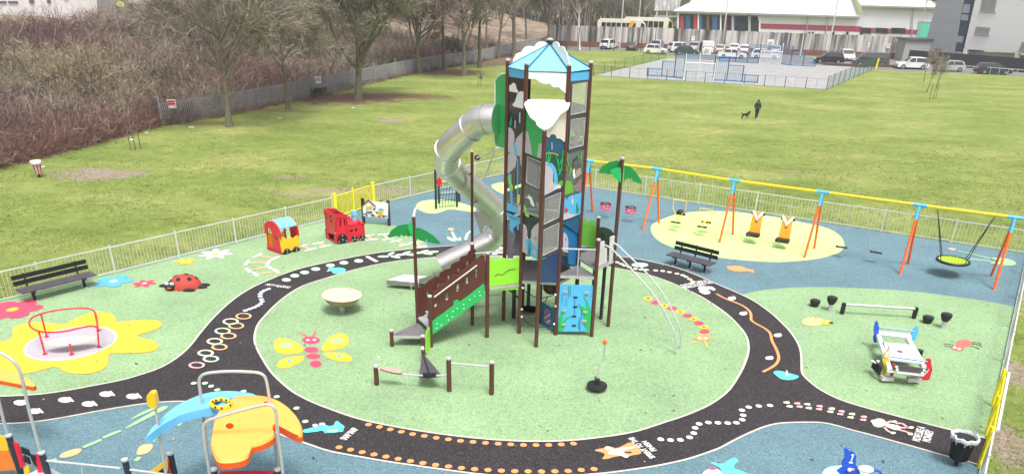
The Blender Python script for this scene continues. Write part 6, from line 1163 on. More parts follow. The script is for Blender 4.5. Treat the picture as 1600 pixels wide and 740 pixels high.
for i, (x, y, h, s, lab) in enumerate([(610, 88, 17, .5, 'pinkish bare tree beyond the metal fence behind the tall pink one'), (520, 118, 14, .5, 'bare tree on the bank behind the dense bushy tree, its left neighbour'), (470, 105, 13, .5, 'bare tree on the bank above the smaller straight tree'), (410, 112, 11, .5, 'bare tree on the bank seen through the wide spreading tree'), (715, 78, 19, .45, 'bare tree beyond the metal fence between the slim and forked trees'), (760, 66, 20, .45, 'bare tree beyond the metal fence behind the twin stems'), (822, 62, 24, .42, 'bare tree on the skyline left of the tower roof'), (880, 60, 22, .4, 'bare tree on the skyline right of the tower roof'), (920, 52, 22, .42, 'misty bare tree above the left end of the first coach'), (948, 40, 22, .42, 'misty bare tree behind the first coach'), (985, 34, 21, .42, 'misty bare tree between the two tall lamp posts'), (1022, 34, 20, .4, 'misty bare tree left of the scaffold racks'), (300, 92, 10, .5, 'bare tree on the bank below the railway'), (345, 70, 10, .5, 'thin bare tree on the upper bank')]):
    bare_tree(tb(x, y), h, s, lab, 40+i, .12, .2, 14, 8, 8, 6, .08 if y < 100 else .06, BARK, [TWIG, TWIGP, TWIGG][i % 3], up=.16, ang=(.4, 1.1), group='bare trees beyond the metal fence')
# saplings
SAPL = [((212, 236), 6.2, 'thin bare sapling held by two stakes near the scrub', 2), ((1458, 155), 4.8, 'young bare tree with a supporting frame in the middle of the right hand grass', 2), ((752, 136), 1.6, 'tiny staked sapling on the grass left of the green slide panel', 1)]
for i, (p, h, lab, st) in enumerate(SAPL):
    b_ = tb(*p); t = bare_tree(b_, h, .28, lab, 70+i, .35, .035, 9, 5, 4, 2, .012, BARK, TWIG, name='sapling', up=.2, ang=(.3, .8))
    for k_ in range(st): mb = MB(); x = b_[0]+(-.35 if k_ == 0 else .3); mb.tube([(x, b_[1]+.1, 0), (x, b_[1]+.1, min(1.5, h*.6))], .035, mat('stake wood', (.16, .12, .08)), 6); mb.build('stake', t)
for i, (x, y, h) in enumerate([(1448, 145, 4.2), (1443, 128, 4.4), (1462, 141, 4.6), (1455, 118, 4.4)]): bare_tree(tb(x, y), h, .3, ['slender young bare tree left of the framed one', 'slender young bare tree farther back on the left of the row', 'slender young bare tree just behind the framed one', 'slender young bare tree at the far end of the row by the parked cars'][i], 80+i, .3, .05, 9, 6, 5, 3, .02, BARK, TWIG, name='sapling', up=.15, group='young trees in a row on the right hand grass')
# ---------------------------------------------------------------- scrub on the bank (stuff)
def scrub(name, label, n, boxf, hr, mats, seed, stems=22, w=.022, spread=.8):
    rng = np.random.default_rng(seed); pts = []
    while len(pts) < n:
        x, y = boxf(rng); pts.append((x, y))
    c = np.array(pts); z = bank_h(c[:, 0], c[:, 1]); B0 = np.stack([c[:, 0], c[:, 1], z], 1); H = rng.uniform(hr[0], hr[1], n); idx = np.repeat(np.arange(n), stems); m_ = len(idx)
    P = B0[idx]+rng.normal(0, .3, (m_, 3))*np.array([1, 1, 0]); d = rng.normal(0, spread, (m_, 3)); d[:, 2] = np.abs(rng.normal(.9, .3, m_)); L = H[idx]*rng.uniform(.5, 1.1, m_)
    Pt, T, R = grow(P, norm(d), L, np.full(m_, w), 4, rng, -.06, .22, .5); a = ribbons(Pt, T, np.full(m_, w*1.2), rng)
    p, dd, l, rd = sprout(Pt, T, L, R, 4, rng, .3, 1, (.3, 1.1), (.2, .45), (.8, 1)); P2_, T2, R2 = grow(p, dd, l, rd, 2, rng, .05, .3, .5); b = ribbons(P2_, T2, np.full(len(l), w), rng)
    V, F = cat_([a, b]); mid_ = np.concatenate([idx.repeat(4), np.repeat(idx, 4).repeat(2)]); pick = rng.integers(0, len(mats), n)
    # neighbouring clumps share a tint
    cl = (np.sin(c[:, 0]*.33+1.3+np.sin(c[:, 1]*.3))*1.3+np.sin(c[:, 1]*.21)+rng.normal(0, .45, n)); pick = np.clip(((cl+1.8)/3.6*len(mats)).astype(int), 0, len(mats)-1)
    o = fast_mesh(name, V, F, pick[mid_], mats); return tag(o, label, 'undergrowth', kind='stuff')
BR1 = mat('bramble red brown', (.20, .105, .085), .9, var=.3, scale=.8); BR2 = mat('bramble brown', (.14, .092, .075), .9, var=.3, scale=.8); BR3 = mat('scrub purple brown', (.16, .092, .085), .9, var=.3, scale=.8); BR4 = mat('scrub tan', (.27, .215, .155), .9, var=.3, scale=.8); BR5 = mat('scrub olive', (.14, .125, .08), .9, var=.3, scale=.8); BR6 = mat('scrub pale', (.31, .26, .215), .9, var=.3, scale=.8)
def near_edge(rng):
    y = rng.uniform(31, 64); X = np.interp(y, [p[1] for p in PAL], [p[0] for p in PAL]); return X-abs(rng.normal(1.2, 2.4))-.1, y
scrub('bramble_thicket', 'tangled red brown brambles along the left edge of the grass', 1500, near_edge, (.9, 2.0), [BR1, BR1, BR2, BR1, BR4], 3, 20, .022, .7)
def bankf(rng):
    while True:
        y = rng.uniform(34, 135); X = np.interp(y, [p[1] for p in PAL], [p[0] for p in PAL]); x = X-rng.uniform(2, 58)*(.6+.4*rng.random()); px, py = proj((x, y, bank_z(x, y)+2.2))
        if -150 < px < 950 and py > (17 if px < 150 else 9): return x, y
scrub('bank_scrub', 'brown and purple leafless scrub covering the railway bank', 4300, bankf, (1.0, 3.6), [BR3, BR2, BR4, BR3, BR6, BR5], 5, 24, .034, .75)
scrub('highlight_canes', 'pale arching canes added as highlights in the bank scrub', 480, bankf, (1.6, 3.8), [BR6, BR4, BR6], 15, 7, .055, .6)  # pale stems added as painted highlights to break up the scrub
scrub('highlight_canes', 'pale arching canes added as highlights among the red brown brambles', 260, near_edge, (1.2, 2.3), [BR4, BR6, BR1], 16, 6, .035, .7)  # same pale highlight stems, put among the brambles
def verge(rng):
    y = rng.uniform(60, 150); X = np.interp(y, [p[1] for p in PAL], [p[0] for p in PAL]); return X+rng.uniform(-1.2, .7), y
scrub('verge_scrub', 'low brown growth along the foot of the metal fence', 700, verge, (.3, 1.0), [BR2, BR4, BR1], 6, 12, .025, .8)
def bush(base, r, h, label, seed, m1, n=1500, w=.03, cat='bush'):
    rng = np.random.default_rng(seed); t = thing('bush', label, cat, base); P = np.array([base])+rng.normal(0, r*.18, (n//12, 3))*np.array([1, 1, 0]); m_ = len(P); d = rng.normal(0, 1, (m_, 3)); d[:, :2] *= r/h*.8; d[:, 2] = np.abs(d[:, 2])*.6+.5; d = norm(d); L = np.sqrt((r*np.hypot(d[:, 0], d[:, 1]))**2+(h*d[:, 2])**2)*rng.uniform(.55, .8, m_)
    Pt, T, R = grow(P, d, L, np.full(m_, .05), 5, rng, .02, .12, .4); fast_mesh('stems', *tubes(Pt, T, R, 3), 0, [BARK], t)
    p, dd, l, rd = sprout(Pt, T, L, R, 12, rng, .25, 1, (.3, 1.1), (.2, .45), (.6, .8)); P2_, T2, R2 = grow(p, dd, l, rd, 3, rng, .03, .2, .5); a = ribbons(P2_, T2, np.full(len(l), w), rng)
    p, dd, l, rd = sprout(P2_, T2, l, R2, 9, rng, .1, 1, (.3, 1.1), (.3, .6), (.8, 1)); P3_, T3, R3 = grow(p, dd, np.maximum(l, .25), rd, 2, rng, .02, .3, .6); b = ribbons(P3_, T3, np.full(len(l), w*.8), rng)
    fast_mesh('crown', *cat_([a, b]), 0, [m1], t); return t
bush(tb(125, 165), 7.5, 5.6, 'big rounded tan leafless bush on the left bank', 91, mat('bush tan', (.31, .255, .165), .9, var=.35, scale=.5), 2200, .04)
bush(tb(250, 150), 4.5, 3.2, 'low olive bush on the bank right of the big rounded one', 92, BR5, 1500, .035); bush(tb(40, 190), 4.0, 2.6, 'dark low bush at the left edge of the bank', 93, BR3, 1500, .035)
bush(tb(700, 96), 3.5, 4.2, 'dark evergreen looking bush behind the metal fence', 94, mat('bush dark green', (.045, .06, .03), .9, var=.4, scale=2), 2600, .05)
bush(tb(180, 60), 5, 3.6, 'pale bush near the top of the bank below the railway', 95, BR6, 1500, .045); bush(tb(330, 128), 4.5, 3.4, 'olive bush behind the trunk of the wide spreading tree', 96, BR5, 1500, .035)
bush(tb(484, 150), 1.6, .9, 'small green ivy bush at the foot of the metal fence', 97, mat('ivy green', (.05, .10, .02), .8, var=.4, scale=3), 1400, .05)
# ---------------------------------------------------------------- palisade fence
PALM = mat('palisade steel', (.30, .30, .315), .6, metal=.2, var=.2, scale=1)
t = thing('palisade_fence', 'long grey metal palisade fence between the grass and the bank', 'fence', (-20, 75, 0))
line = [Vector((x+.3, y, 0)) for x, y in PAL if 58 < y < 160]; cum = [0]
for a_, b_ in zip(line, line[1:]): cum.append(cum[-1]+(b_-a_).length)
def along(s):
    for i in range(len(line)-1):
        if s <= cum[i+1]: return line[i].lerp(line[i+1], (s-cum[i])/(cum[i+1]-cum[i]))
    return line[-1]
tot = cum[-1]; s_ = 0; pi_ = 0
while s_ < tot-.1:
    e_ = min(tot, s_+5.5); mb = MB(); k_ = s_
    while k_ < e_: p = along(k_); hh = 1.6+random.uniform(-.02, .02); mb.box((p.x, p.y, .05+hh/2), (.062, .05, hh), PALM, rz=.9); k_ += .18
    for z in (.5, 1.5): mb.beam(along(s_)+Vector((-.05, 0, z)), along(e_)+Vector((-.05, 0, z)), .05, .05, PALM)
    mb.build('panel', t); p = along(s_); mb = MB(); mb.box((p.x-.06, p.y, 1.0), (.1, .1, 2.1), PALM); mb.build('post', t); s_ = e_
for px, py, lab in ((267, 174, 'red and white warning sign on the metal fence'), (497, 128, 'small white notice plate on the metal fence near the dense tree')):
    q = min((along(k_*.5) for k_ in range(int(tot*2))), key=lambda v: abs(proj((v.x, v.y, 1.4))[0]-px)); t = thing('warning_sign', lab, 'sign', (q.x, q.y, 1.4)); dq = Vector((.6, -.8, 0))
    mb = MB(); mb.box((q.x+.1, q.y-.1, 1.45), (.62, .03, .62), WHT, rz=.5); mb.build('plate', t)
    mb = MB()
    for dz in (.18, -.0): mb.box((q.x+.12, q.y-.14, 1.45+dz), (.5, .02, .13), RED if px < 300 else mat('sign grey', (.35, .35, .38)), rz=.5)
    mb.build('bands', t)
# litter
for i, (x, y) in enumerate([(287, 184), (320, 183), (333, 181), (438, 186), (412, 157), (434, 159), (498, 147), (509, 143), (516, 142), (552, 170), (205, 219), (228, 208), (86, 231), (60, 237), (104, 265), (300, 200), (345, 205), (1237, 633), (592, 559), (691, 599), (338, 590), (1161, 134), (65, 262), (537, 140)]):
    p = gb(x, y); mb = MB(); sc_ = .05+.06*random.random() if y > 300 else .14+.12*random.random()
    if y > 300: sc_ *= .5
    pts = [p+Vector((sc_*math.cos(a)*random.uniform(.6, 1.2), sc_*math.sin(a)*random.uniform(.6, 1.2), .02+.03*random.random() if y > 200 else .03+.3*random.random()*(y < 190 and x < 560)*0+.03)) for a in (0, 1.1, 2.2, 3.3, 4.4, 5.4)]
    mb.plate([pts], (0, 0, .02), WHT); tag(mb.build('litter', base=p), 'scrap of white litter lying on the ground', 'litter', 'scraps of white litter')
# ---------------------------------------------------------------- far railway and white building, upper left
ra_, rb_ = gb(-60, 30), gb(152, 30); yb = 118
t = thing('long_white_building', 'long white building with dark windows beyond the bank at the top left corner', 'building', (-66, 98, 5))
fl = [aty(x, y, 98) for x, y in [(-120, -60), (146, -60), (146, 16), (-120, 16)]]; mb = MB(); mb.plate([[Vector((p.x, p.y, (p.z if i < 2 else 3))) for i, p in enumerate(fl)]], (0, 14, 0), mat('pale render', (.62, .60, .60), .7)); mb.build('wall', t)
for x0, x1, y0, y1 in ((-20, 10, 2, 5), (13, 28, 2, 5), (46, 53, -2, 5), (74, 79, 0, 5), (100, 106, -6, -1), (-60, -30, 1, 5)): mb = MB(); mb.plate([[aty(x, y, 97.95) for x, y in [(x0, y0), (x1, y0), (x1, y1), (x0, y1)]]], (0, -.1, 0), mat('far window', (.12, .12, .14), .3)); mb.build('window', t)
mb = MB(); a_, b_ = aty(146, 1.5, 104), aty(330, 2.5, 112); t = thing('viaduct_parapet', 'pale parapet of the railway running along the top left skyline', 'parapet', ((a_+b_)/2).xy.to_3d()); mb.beam(a_, b_, .5, .5, mat('pale concrete', (.55, .53, .50), .8)); mb.build('coping', t)
mb = MB(); a2, b2_ = aty(146, 6.5, 104), aty(330, 7, 112); mb.beam(Vector((a2.x, a2.y, a2.z-3)), Vector((b2_.x, b2_.y, b2_.z-3)), .4, 5.4, mat('parapet wall', (.33, .31, .29), .8, var=.3, scale=.5)); mb.build('wall', t)
c_ = aty(190, 5, 103); t = thing('yellow_box', 'small yellow equipment box beside the railway on the skyline', 'box', c_); mb = MB(); mb.box(c_, (1.0, .8, .7), mat('faded yellow', (.75, .70, .25))); mb.box(c_+Vector((0, 0, .4)), (1.1, .9, .1), mat('pale concrete', (.55, .53, .50))); mb.build('cabinet', t)
# distant tree mass beyond everything
rng = np.random.default_rng(8)
def far_wood(name, label, x0, x1, y, hmin, hmax, n, mt, seed):
    rng = np.random.default_rng(seed); xs_ = rng.uniform(x0, x1, n); P = np.stack([xs_, y+rng.uniform(-12, 12, n), np.zeros(n)], 1); d = rng.normal(0, .35, (n, 3)); d[:, 2] = 1; L = rng.uniform(hmin, hmax, n)
    Pt, T, R = grow(P, d, L, np.full(n, .16), 5, rng, .1, .15, .3); a = ribbons(Pt, T, np.full(n, .3), rng); p, dd, l, rd = sprout(Pt, T, L, R, 16, rng, .2, 1, (.3, 1.0), (.15, .35), (.6, .9)); Pq, Tq, Rq = grow(p, dd, l, rd, 2, rng, .1, .3, .6); b = ribbons(Pq, Tq, np.full(len(l), .11), rng)
    p, dd, l, rd = sprout(Pq, Tq, l, Rq, 5, rng, .2, 1, (.3, 1.0), (.4, .7), (.6, .9)); Pr, Tr, Rr_ = grow(p, dd, l, rd, 1, rng, .1, .3, .6); c = ribbons(Pr, Tr, np.full(len(l), .09), rng); V, F = cat_([a, b, c]); tag(fast_mesh(name, V, F, 0, [mt]), label, 'woodland', kind='stuff')
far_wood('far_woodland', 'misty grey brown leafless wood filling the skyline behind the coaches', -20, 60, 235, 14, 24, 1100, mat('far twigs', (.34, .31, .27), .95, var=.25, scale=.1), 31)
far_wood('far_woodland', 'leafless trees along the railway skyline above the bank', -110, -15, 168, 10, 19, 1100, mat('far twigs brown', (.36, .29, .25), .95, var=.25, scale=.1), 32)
# ---------------------------------------------------------------- sports court
CONC = mat('court surface', (.30, .30, .295), .85, var=.1, scale=.5, bump=.1); ASPH = mat('asphalt', (.17, .165, .16), .9, var=.15, scale=.8, bump=.3)
court = [g(927, 118.5), g(1291, 140.5), g(1368, 106.5), g(1042, 91)]
mb = MB(); mb.sheet(court, .012, CONC); struct(mb.build('court'))
mb = MB()
def cln(pts, w=.09): strip(mb, [g(x, y).xy for x, y in pts], w, .018, mat('court line', (.5, .48, .48), .8))
cln([(1190, 117), (1268, 121), (1340, 110)]); cln([(1235, 125), (1243, 121.5), (1262, 122), (1275, 127), (1268, 132), (1245, 132), (1235, 125)]); cln([(1180, 122), (1260, 101)]); cln([(1282, 108), (1290, 111), (1300, 107)])
struct(mb.build('court_markings'))
MBL = mat('court mesh blue', (.08, .26, .50), .5, var=.05); MWH = mat('goal white', (.72, .73, .75), .5); MDK = mat('court post dark', (.03, .05, .09), .5); MGR = mat('green mesh', (.03, .13, .07), .6)
def gridpan(mb, p, q, h, mt, nx=10, nz=6, r=.022, z0=.05, h2=None):
    h2 = h if h2 is None else h2
    for i in range(nx+1): u = i/nx; s = p.lerp(q, u); mb.tube([s+Vector((0, 0, z0)), s+Vector((0, 0, h*(1-u)+h2*u))], r, mt, 3)
    for j in range(nz+1): v = j/nz; mb.tube([p+Vector((0, 0, z0+(h-z0)*v)), q+Vector((0, 0, z0+(h2-z0)*v))], r, mt, 3)
def muga(ps, label, board, goal):
    """ps: (x, ybottom, ytop) posts in the photo"""
    g0 = g(ps[0][0], ps[0][1]); g1 = g(ps[-1][0], ps[-1][1]); t = thing('goal_unit', label, 'sports goal', (g0+g1)/2); base = [g(x, y) for x, y, _ in ps]; hs_ = [hat(b, yt) for b, (_, _, yt) in zip(base, ps)]
    for b, h in zip(base, hs_): mb = MB(); mb.tube([b, b+Vector((0, 0, h))], .06, MDK, 6); mb.build('post', t)
    for (b0_, h0), (b1_, h1) in zip(zip(base, hs_), list(zip(base, hs_))[1:]):
        hh = min(h0, h1)-.05; mb = MB(); gridpan(mb, b0_, b1_, hh, MBL, max(4, int((b1_-b0_).length/.22)), int(hh/.2), .017)
        mb.beam(b0_+Vector((0, 0, hh)), b1_+Vector((0, 0, hh)), .06, .09, MBL); mb.beam(b0_+Vector((0, 0, .12)), b1_+Vector((0, 0, .1)), .05, .1, MBL); mb.build('mesh_panel', t)
    (lx, lyb, lyt), (rx, ryb, ryt) = goal; L_ = g(lx, lyb); R_ = g(rx, ryb); H_ = hat(L_, lyt); mb = MB(); mb.tube([L_, L_+Vector((0, 0, H_)), R_+Vector((0, 0, H_)), R_], .07, MWH, 6); mb.tube([(L_+R_)/2, (L_+R_)/2+Vector((0, 0, H_))], .04, MWH, 5); mb.tube([L_+Vector((0, 0, .1)), R_+Vector((0, 0, .1))], .04, MWH, 4)
    mb.tube([L_+Vector((.1, .3, 0)), L_+Vector((.1, .3, 2.95))], .06, MWH, 5); mb.tube([R_+Vector((.1, .3, 0)), R_+Vector((.1, .3, 2.95))], .06, MWH, 5); mb.build('goal_frame', t)
    mb = MB(); gridpan(mb, L_, R_, H_, MWH, 22, 12, .024); mb.build('goal_mesh', t)
    bx, y0, y1, wd = board; m_ = (L_+R_)/2+Vector((0, .4, 0)); zt, zb = hat(m_, y0), hat(m_, y1); mb = MB(); d_ = (R_-L_).normalized(); a_ = onw(m_, m_+d_, bx-wd/2, y1); b_ = onw(m_, m_+d_, bx+wd/2, y1)
    mb.plate([[a_, b_, Vector((b_.x, b_.y, zt)), Vector((a_.x, a_.y, zt))]], (0, -.05, 0), MWH); bb = mb.build('backboard', t); mb = MB(); c_ = (a_+b_)/2; mb.plate([[Vector((c_.x-.3, c_.y-.08, c_.z+.25)), Vector((c_.x+.3, c_.y-.08, c_.z+.25)), Vector((c_.x+.3, c_.y-.08, c_.z+.6)), Vector((c_.x-.3, c_.y-.08, c_.z+.6))]], (0, -.02, 0), MATS['sign grey']); mb.tube([c_+Vector((.22*math.cos(k_*.8), -.4+.22*math.sin(k_*.8), .15)) for k_ in range(8)], .02, ORG, 4, True); mb.build('hoop', bb); mb = MB(); mb.tube([m_, Vector((m_.x, m_.y, zb+.3))], .05, MWH, 5); mb.build('board_post', t)
muga([(1010.8, 119, 106), (1033.5, 120, 95), (1052.8, 121.5, 83.7), (1067, 123.5, 85), (1113.4, 126.2, 86), (1135, 126.8, 88.4), (1158.8, 128.5, 102.6), (1182.8, 130, 117.7)], 'near white goal of the sports court with blue mesh wings and a hoop board', (1104, 75, 85.5, 13), ((1067.5, 124.3, 98), (1114.5, 126.5, 100)))
muga([(1124, 96.5, 88), (1149, 97.5, 79), (1167, 98.8, 69.5), (1185, 99.7, 69.5), (1219, 100.7, 71), (1234.5, 102.6, 72), (1254, 103.4, 82.5), (1273, 104.6, 92)], 'far white goal of the sports court with blue mesh wings, by the parked cars', (1203, 62, 72, 10), ((1186, 99.9, 80), (1219, 101, 81)))
def lowfence(a, b, n, h, mt, label, name='mesh_fence', dense=True, cat='fence'):
    t = thing(name, label, cat, (a+b)/2)
    for i in range(n+1): p = a.lerp(b, i/n); mb = MB(); mb.tube([p, p+Vector((0, 0, h+.06))], .04, mt, 5); mb.build('post', t)
    for i in range(n): p, q = a.lerp(b, i/n), a.lerp(b, (i+1)/n); mb = MB(); gridpan(mb, p, q, h, mt, 8 if dense else 2, 4 if dense else 1, .014 if dense else .012); mb.build('mesh_panel', t)
lowfence(g(927, 118.5), g(1291, 140.5), 12, 1.15, MDK, 'thin low dark fence along the near side of the sports court', dense=False)
lowfence(g(927, 118.0), g(1040, 91.5), 8, 1.2, MGR, 'low green mesh fence along the left side of the sports court'); lowfence(g(1291, 141), g(1367, 107.5), 10, 1.5, MGR, 'green mesh fence along the right side of the sports court')
b_ = g(1368, 108.5); t = thing('yellow_post', 'bright yellow post at the far right corner of the sports court', 'post', b_); mb = MB(); mb.tube([b_, b_+Vector((.15, 0, 1.5))], .12, YFEN, 8); mb.lathe(b_, [(.2, 0), (.2, .05)], GALV, 8); mb.build('shaft', t)
# tall ball-stop posts
for i, x in enumerate((885, 903.5, 921, 940.5, 959, 979, 1001, 1022)):
    b_ = g(x, 79.6+.1*i); t = thing('net_post', 'tall slim dark net post in the row behind the far grass strip', 'post', b_, 'tall net posts behind the far grass strip'); mb = MB(); mb.tube([b_, b_+Vector((0, 0, hat(b_, 43)))], .06, MDK, 6); mb.lathe(b_, [(.12, 0), (.12, .05)], MDK, 8); mb.build('shaft', t)
# ---------------------------------------------------------------- car park, walls
mb = MB(); mb.sheet([g(*p) for p in [(800, 70), (888, 73), (1051, 79), (1200, 86), (1420, 94), (1640, 112), (1700, 130), (1600, 119), (1480, 114), (1368, 109.5), (1240, 104.5), (1060, 91), (1040, 84), (985, 79.5), (880, 79.5), (800, 78)]], .006, ASPH); struct(mb.build('car_park'))
mb = MB()
for a_, b_ in ((g(1285, 101.5), g(1355, 106)), (g(1368, 104.5), g(1432, 107.5))): mb.beam(a_+Vector((0, 0, .2)), b_+Vector((0, 0, .2)), .3, .35, mat('kerb timber', (.11, .075, .055), .9))
struct(mb.build('kerb'))
WOOD = mat('weathered boards', (.26, .24, .22), .9, var=.75, scale=1.0, stretch=(.95, .95, .05), col2=(.62, .58, .56), detail=6); BRICK = mat('maroon brick', (.19, .075, .065), .85, var=.3, scale=2)
[setattr(e_, 'position', p_) for e_, p_ in zip([n_ for n_ in WOOD.node_tree.nodes if n_.type == 'VALTORGB'][0].color_ramp.elements, (.40, .60))]
fa = [(860, 73), (888, 74), (1051, 79), (1200, 86), (1420, 94.5)]; fpts = [g(x, y-1.5) for x, y in fa]
t = thing('timber_fence', 'very long tall weathered timber fence behind the car park', 'fence', (fpts[2].x, fpts[2].y, 0)); rng = np.random.default_rng(5)
mb = MB(); brk = MB(); 
for a_, b_ in zip(fpts, fpts[1:]):
    L_ = (b_-a_).length; n_ = int(L_/.42); d_ = (b_-a_).normalized()
    for i in range(n_): p = a_+d_*(i+.5)*L_/n_; hh = 3.45+rng.uniform(-.06, .05); dd_ = rng.uniform(-.07, .07); mb.box((p.x, p.y+dd_, hh/2+.3), (L_/n_*.96, .06, hh-.5), WOOD, rz=math.atan2(d_.y, d_.x))
    brk.beam(a_+Vector((0, -.12, .45)), b_+Vector((0, -.12, .45)), .3, .9, BRICK)
mb.build('boards', t); brk.build('brick_base', t)
for x, y in ((1083, 60), (1337, 67), (1313, 76), (1359, 71), (1276, 72), (1388, 72)):
    q = onw(fpts[2], fpts[4], x, y, .35) if x > 1060 else onw(fpts[1], fpts[2], x, y, .35); t = thing('notice_plate', 'small pale notice plate fixed to the timber fence', 'sign', q, 'notice plates on the timber fence'); mb = MB(); mb.box(q, (.6, .04, .7), WHT if x != 1276 else YEL, rz=-.1); mb.build('plate', t); mb = MB(); mb.box(q+Vector((0, -.04, .1)), (.42, .02, .12), MATS['sign grey'], rz=-.1); mb.build('print', t)
# ---------------------------------------------------------------- industrial building
GLASS = mat('dark glazing', (.035, .045, .055), .15, var=.3, scale=.4); CLAD = mat('pale cladding', (.66, .65, .72), .5, var=.04, scale=.3, stretch=(1, 1, 0)); ROOF = mat('pale sheet roof', (.70, .69, .67), .5, var=.06, scale=.5); MAR = mat('maroon band', (.33, .06, .10), .6, var=.06); RLITE = mat('rooflight', (.52, .50, .46), .5)
W0 = aty(1057, 40, 170); W1 = aty(1462, 50, 157); WA, WB = Vector((W0.x, W0.y, 0)), Vector((W1.x, W1.y, 0)); wn_ = fnorm(WA, WB)
t = thing('warehouse', 'long pale warehouse with a maroon band and low white roof behind the timber fence', 'building', (WA+WB)/2)
def wp(l, off=0): return [onw(WA+wn_*off, WB+wn_*off, x, y) for x, y in l]
def wq(name, l, mt, off=.1, th=.12, par=None): mb = MB(); mb.plate([wp(l, off)], -wn_*th, mt); return mb.build(name, par or t)
def ground_to(l): return l
wq('wall', [(1058, 17), (1185, 21), (1346, 25), (1346, 92), (1058, 82)], CLAD, 0, .4); wq('wall', [(1346, 7), (1462, 12.5), (1462, 95), (1346, 92)], CLAD, .02, .4)
# roofs running back
def roofp(l0, l1, depth, rise, name='roof', mt=ROOF):
    a_, b_ = wp([l0])[0], wp([l1])[0]; bk = -wn_*depth; zt = (a_.z+b_.z)/2; mb = MB(); mb.plate([[Vector((a_.x, a_.y, zt))+wn_*.5, Vector((b_.x, b_.y, zt))+wn_*.5, Vector((b_.x, b_.y, zt+rise))+bk, Vector((a_.x, a_.y, zt+rise))+bk+(b_-a_).normalized()*8*(name == 'roof')*(l0[0] < 1100)]], (0, 0, -.25), mt); o = mb.build(name, t)
    mb = MB(); mb.beam(Vector((a_.x, a_.y, zt-.15))+wn_*.6, Vector((b_.x, b_.y, zt-.15))+wn_*.6, .25, .3, mat('gutter grey', (.33, .34, .36))); mb.build('gutter', o)
    for k_ in range(9):
        u = (k_+.6)/9.5; p = Vector((a_.x, a_.y, zt)).lerp(Vector((b_.x, b_.y, zt)), u); d_ = (b_-a_).normalized(); q0 = p+bk*.12+Vector((0, 0, rise*.12+.03)); q1 = p+bk*.55+Vector((0, 0, rise*.55+.03)); mb = MB(); mb.plate([[q0, q0+d_*1.1, q1+d_*1.1, q1]], (0, 0, .03), RLITE); mb.build('rooflight', o)
    return o
roofp((1052, 17), (1344, 25), 34, 4.6); roofp((1345, 7), (1464, 12.5), 34, 4.0)
wq('glazed_bay', [(1059, 22), (1184, 26), (1184, 80), (1059, 76)], GLASS, .12, .1)
for x0, x1, mt_ in ((1063, 1068, mat('bay red', (.45, .06, .07), .5)), (1084, 1089, MATS['bay red']), (1071, 1078, mat('bay blue', (.05, .12, .28), .5)), (1093, 1097, MATS['bay blue']), (1113, 1121, MATS['bay blue']), (1104, 1108, mat('bay brown', (.22, .10, .07))), (1131, 1136, MATS['bay brown']), (1143, 1147, mat('bay grey', (.4, .4, .42))), (1169, 1173, MATS['bay grey'])): wq('bay_panel', [(x0, 24), (x1, 24.3), (x1, 60), (x0, 60)], mt_, .16, .05)
wq('doorway', [(1176, 31), (1186, 31.4), (1185, 50), (1175, 50)], mat('dark door', (.02, .03, .03)), .2, .05)
for x in (1058.5, 1090, 1125, 1186): wq('column', [(x, 20), (x+2.5, 20), (x+2, 60), (x-.5, 60)], WHT, .25, .12)
wq('band', [(1187, 37), (1346, 41.5), (1346, 50), (1187, 45)], MAR, .05, .08); wq('band', [(1346, 43), (1434, 47), (1434, 54), (1346, 51)], MAR, .1, .08)
for x0, x1 in ((1345, 1361), (1369, 1387), (1393, 1415)): wq('window', [(x0, 43.5), (x1, 44.5), (x1, 53), (x0, 51.5)], GLASS, .16, .08)
wq('roller_door', [(1436, 35), (1457, 36), (1452, 70), (1430, 70)], mat('mint door', (.12, .55, .43), .5), .16, .1); wq('door_head', [(1435, 33.6), (1458, 34.6), (1458, 36), (1435, 35)], MATS['gutter grey'], .2, .12)
for x in (1260, 1291, 1425): wq('downpipe', [(x+1.8, 22 if x < 1400 else 11), (x+3.2, 22 if x < 1400 else 11), (x, 60), (x-1.4, 60)], MATS['gutter grey'], .3, .12)
for x in (1262, 1268, 1300, 1322, 1344): wq('vent', [(x, 50), (x+4, 50.2), (x+4, 55), (x, 54.8)], mat('dark door', (.02, .03, .03)), .3, .1)
# scaffold racks left of the warehouse
a_, b_ = aty(1025, 40, 176), aty(1062, 40, 174); t = thing('storage_rack', 'open grey steel rack stacked with white tubs left of the warehouse', 'rack', (a_.x, a_.y, 0)); mb = MB()
for x in (1026, 1042, 1060): q = aty(x, 20, 176); mb.beam(Vector((q.x, 176, 0)), Vector((q.x, 176, 14)), .35, .35, GALV)
mb.build('uprights', t); mb = MB()
for y in (16, 26): mb.beam(aty(1022, y, 176), aty(1064, y, 176), .3, .3, GALV)
mb.build('shelf', t)
for i in range(6):
    for j in range(3): q = aty(1026+i*6, 13-j*8, 176.3); mb = MB(); mb.box(q, (.72, 1.2, .95), MATS['board grey'] if (i+j) % 3 else WHT); [mb.box(q+Vector((0, -.62, dz)), (.74, .05, .07), GALV) for dz in (-.3, .0, .3)]; tag(mb.build('tub', base=q), 'caged white tub stacked on the steel rack', 'tub', 'white tubs on the steel rack')
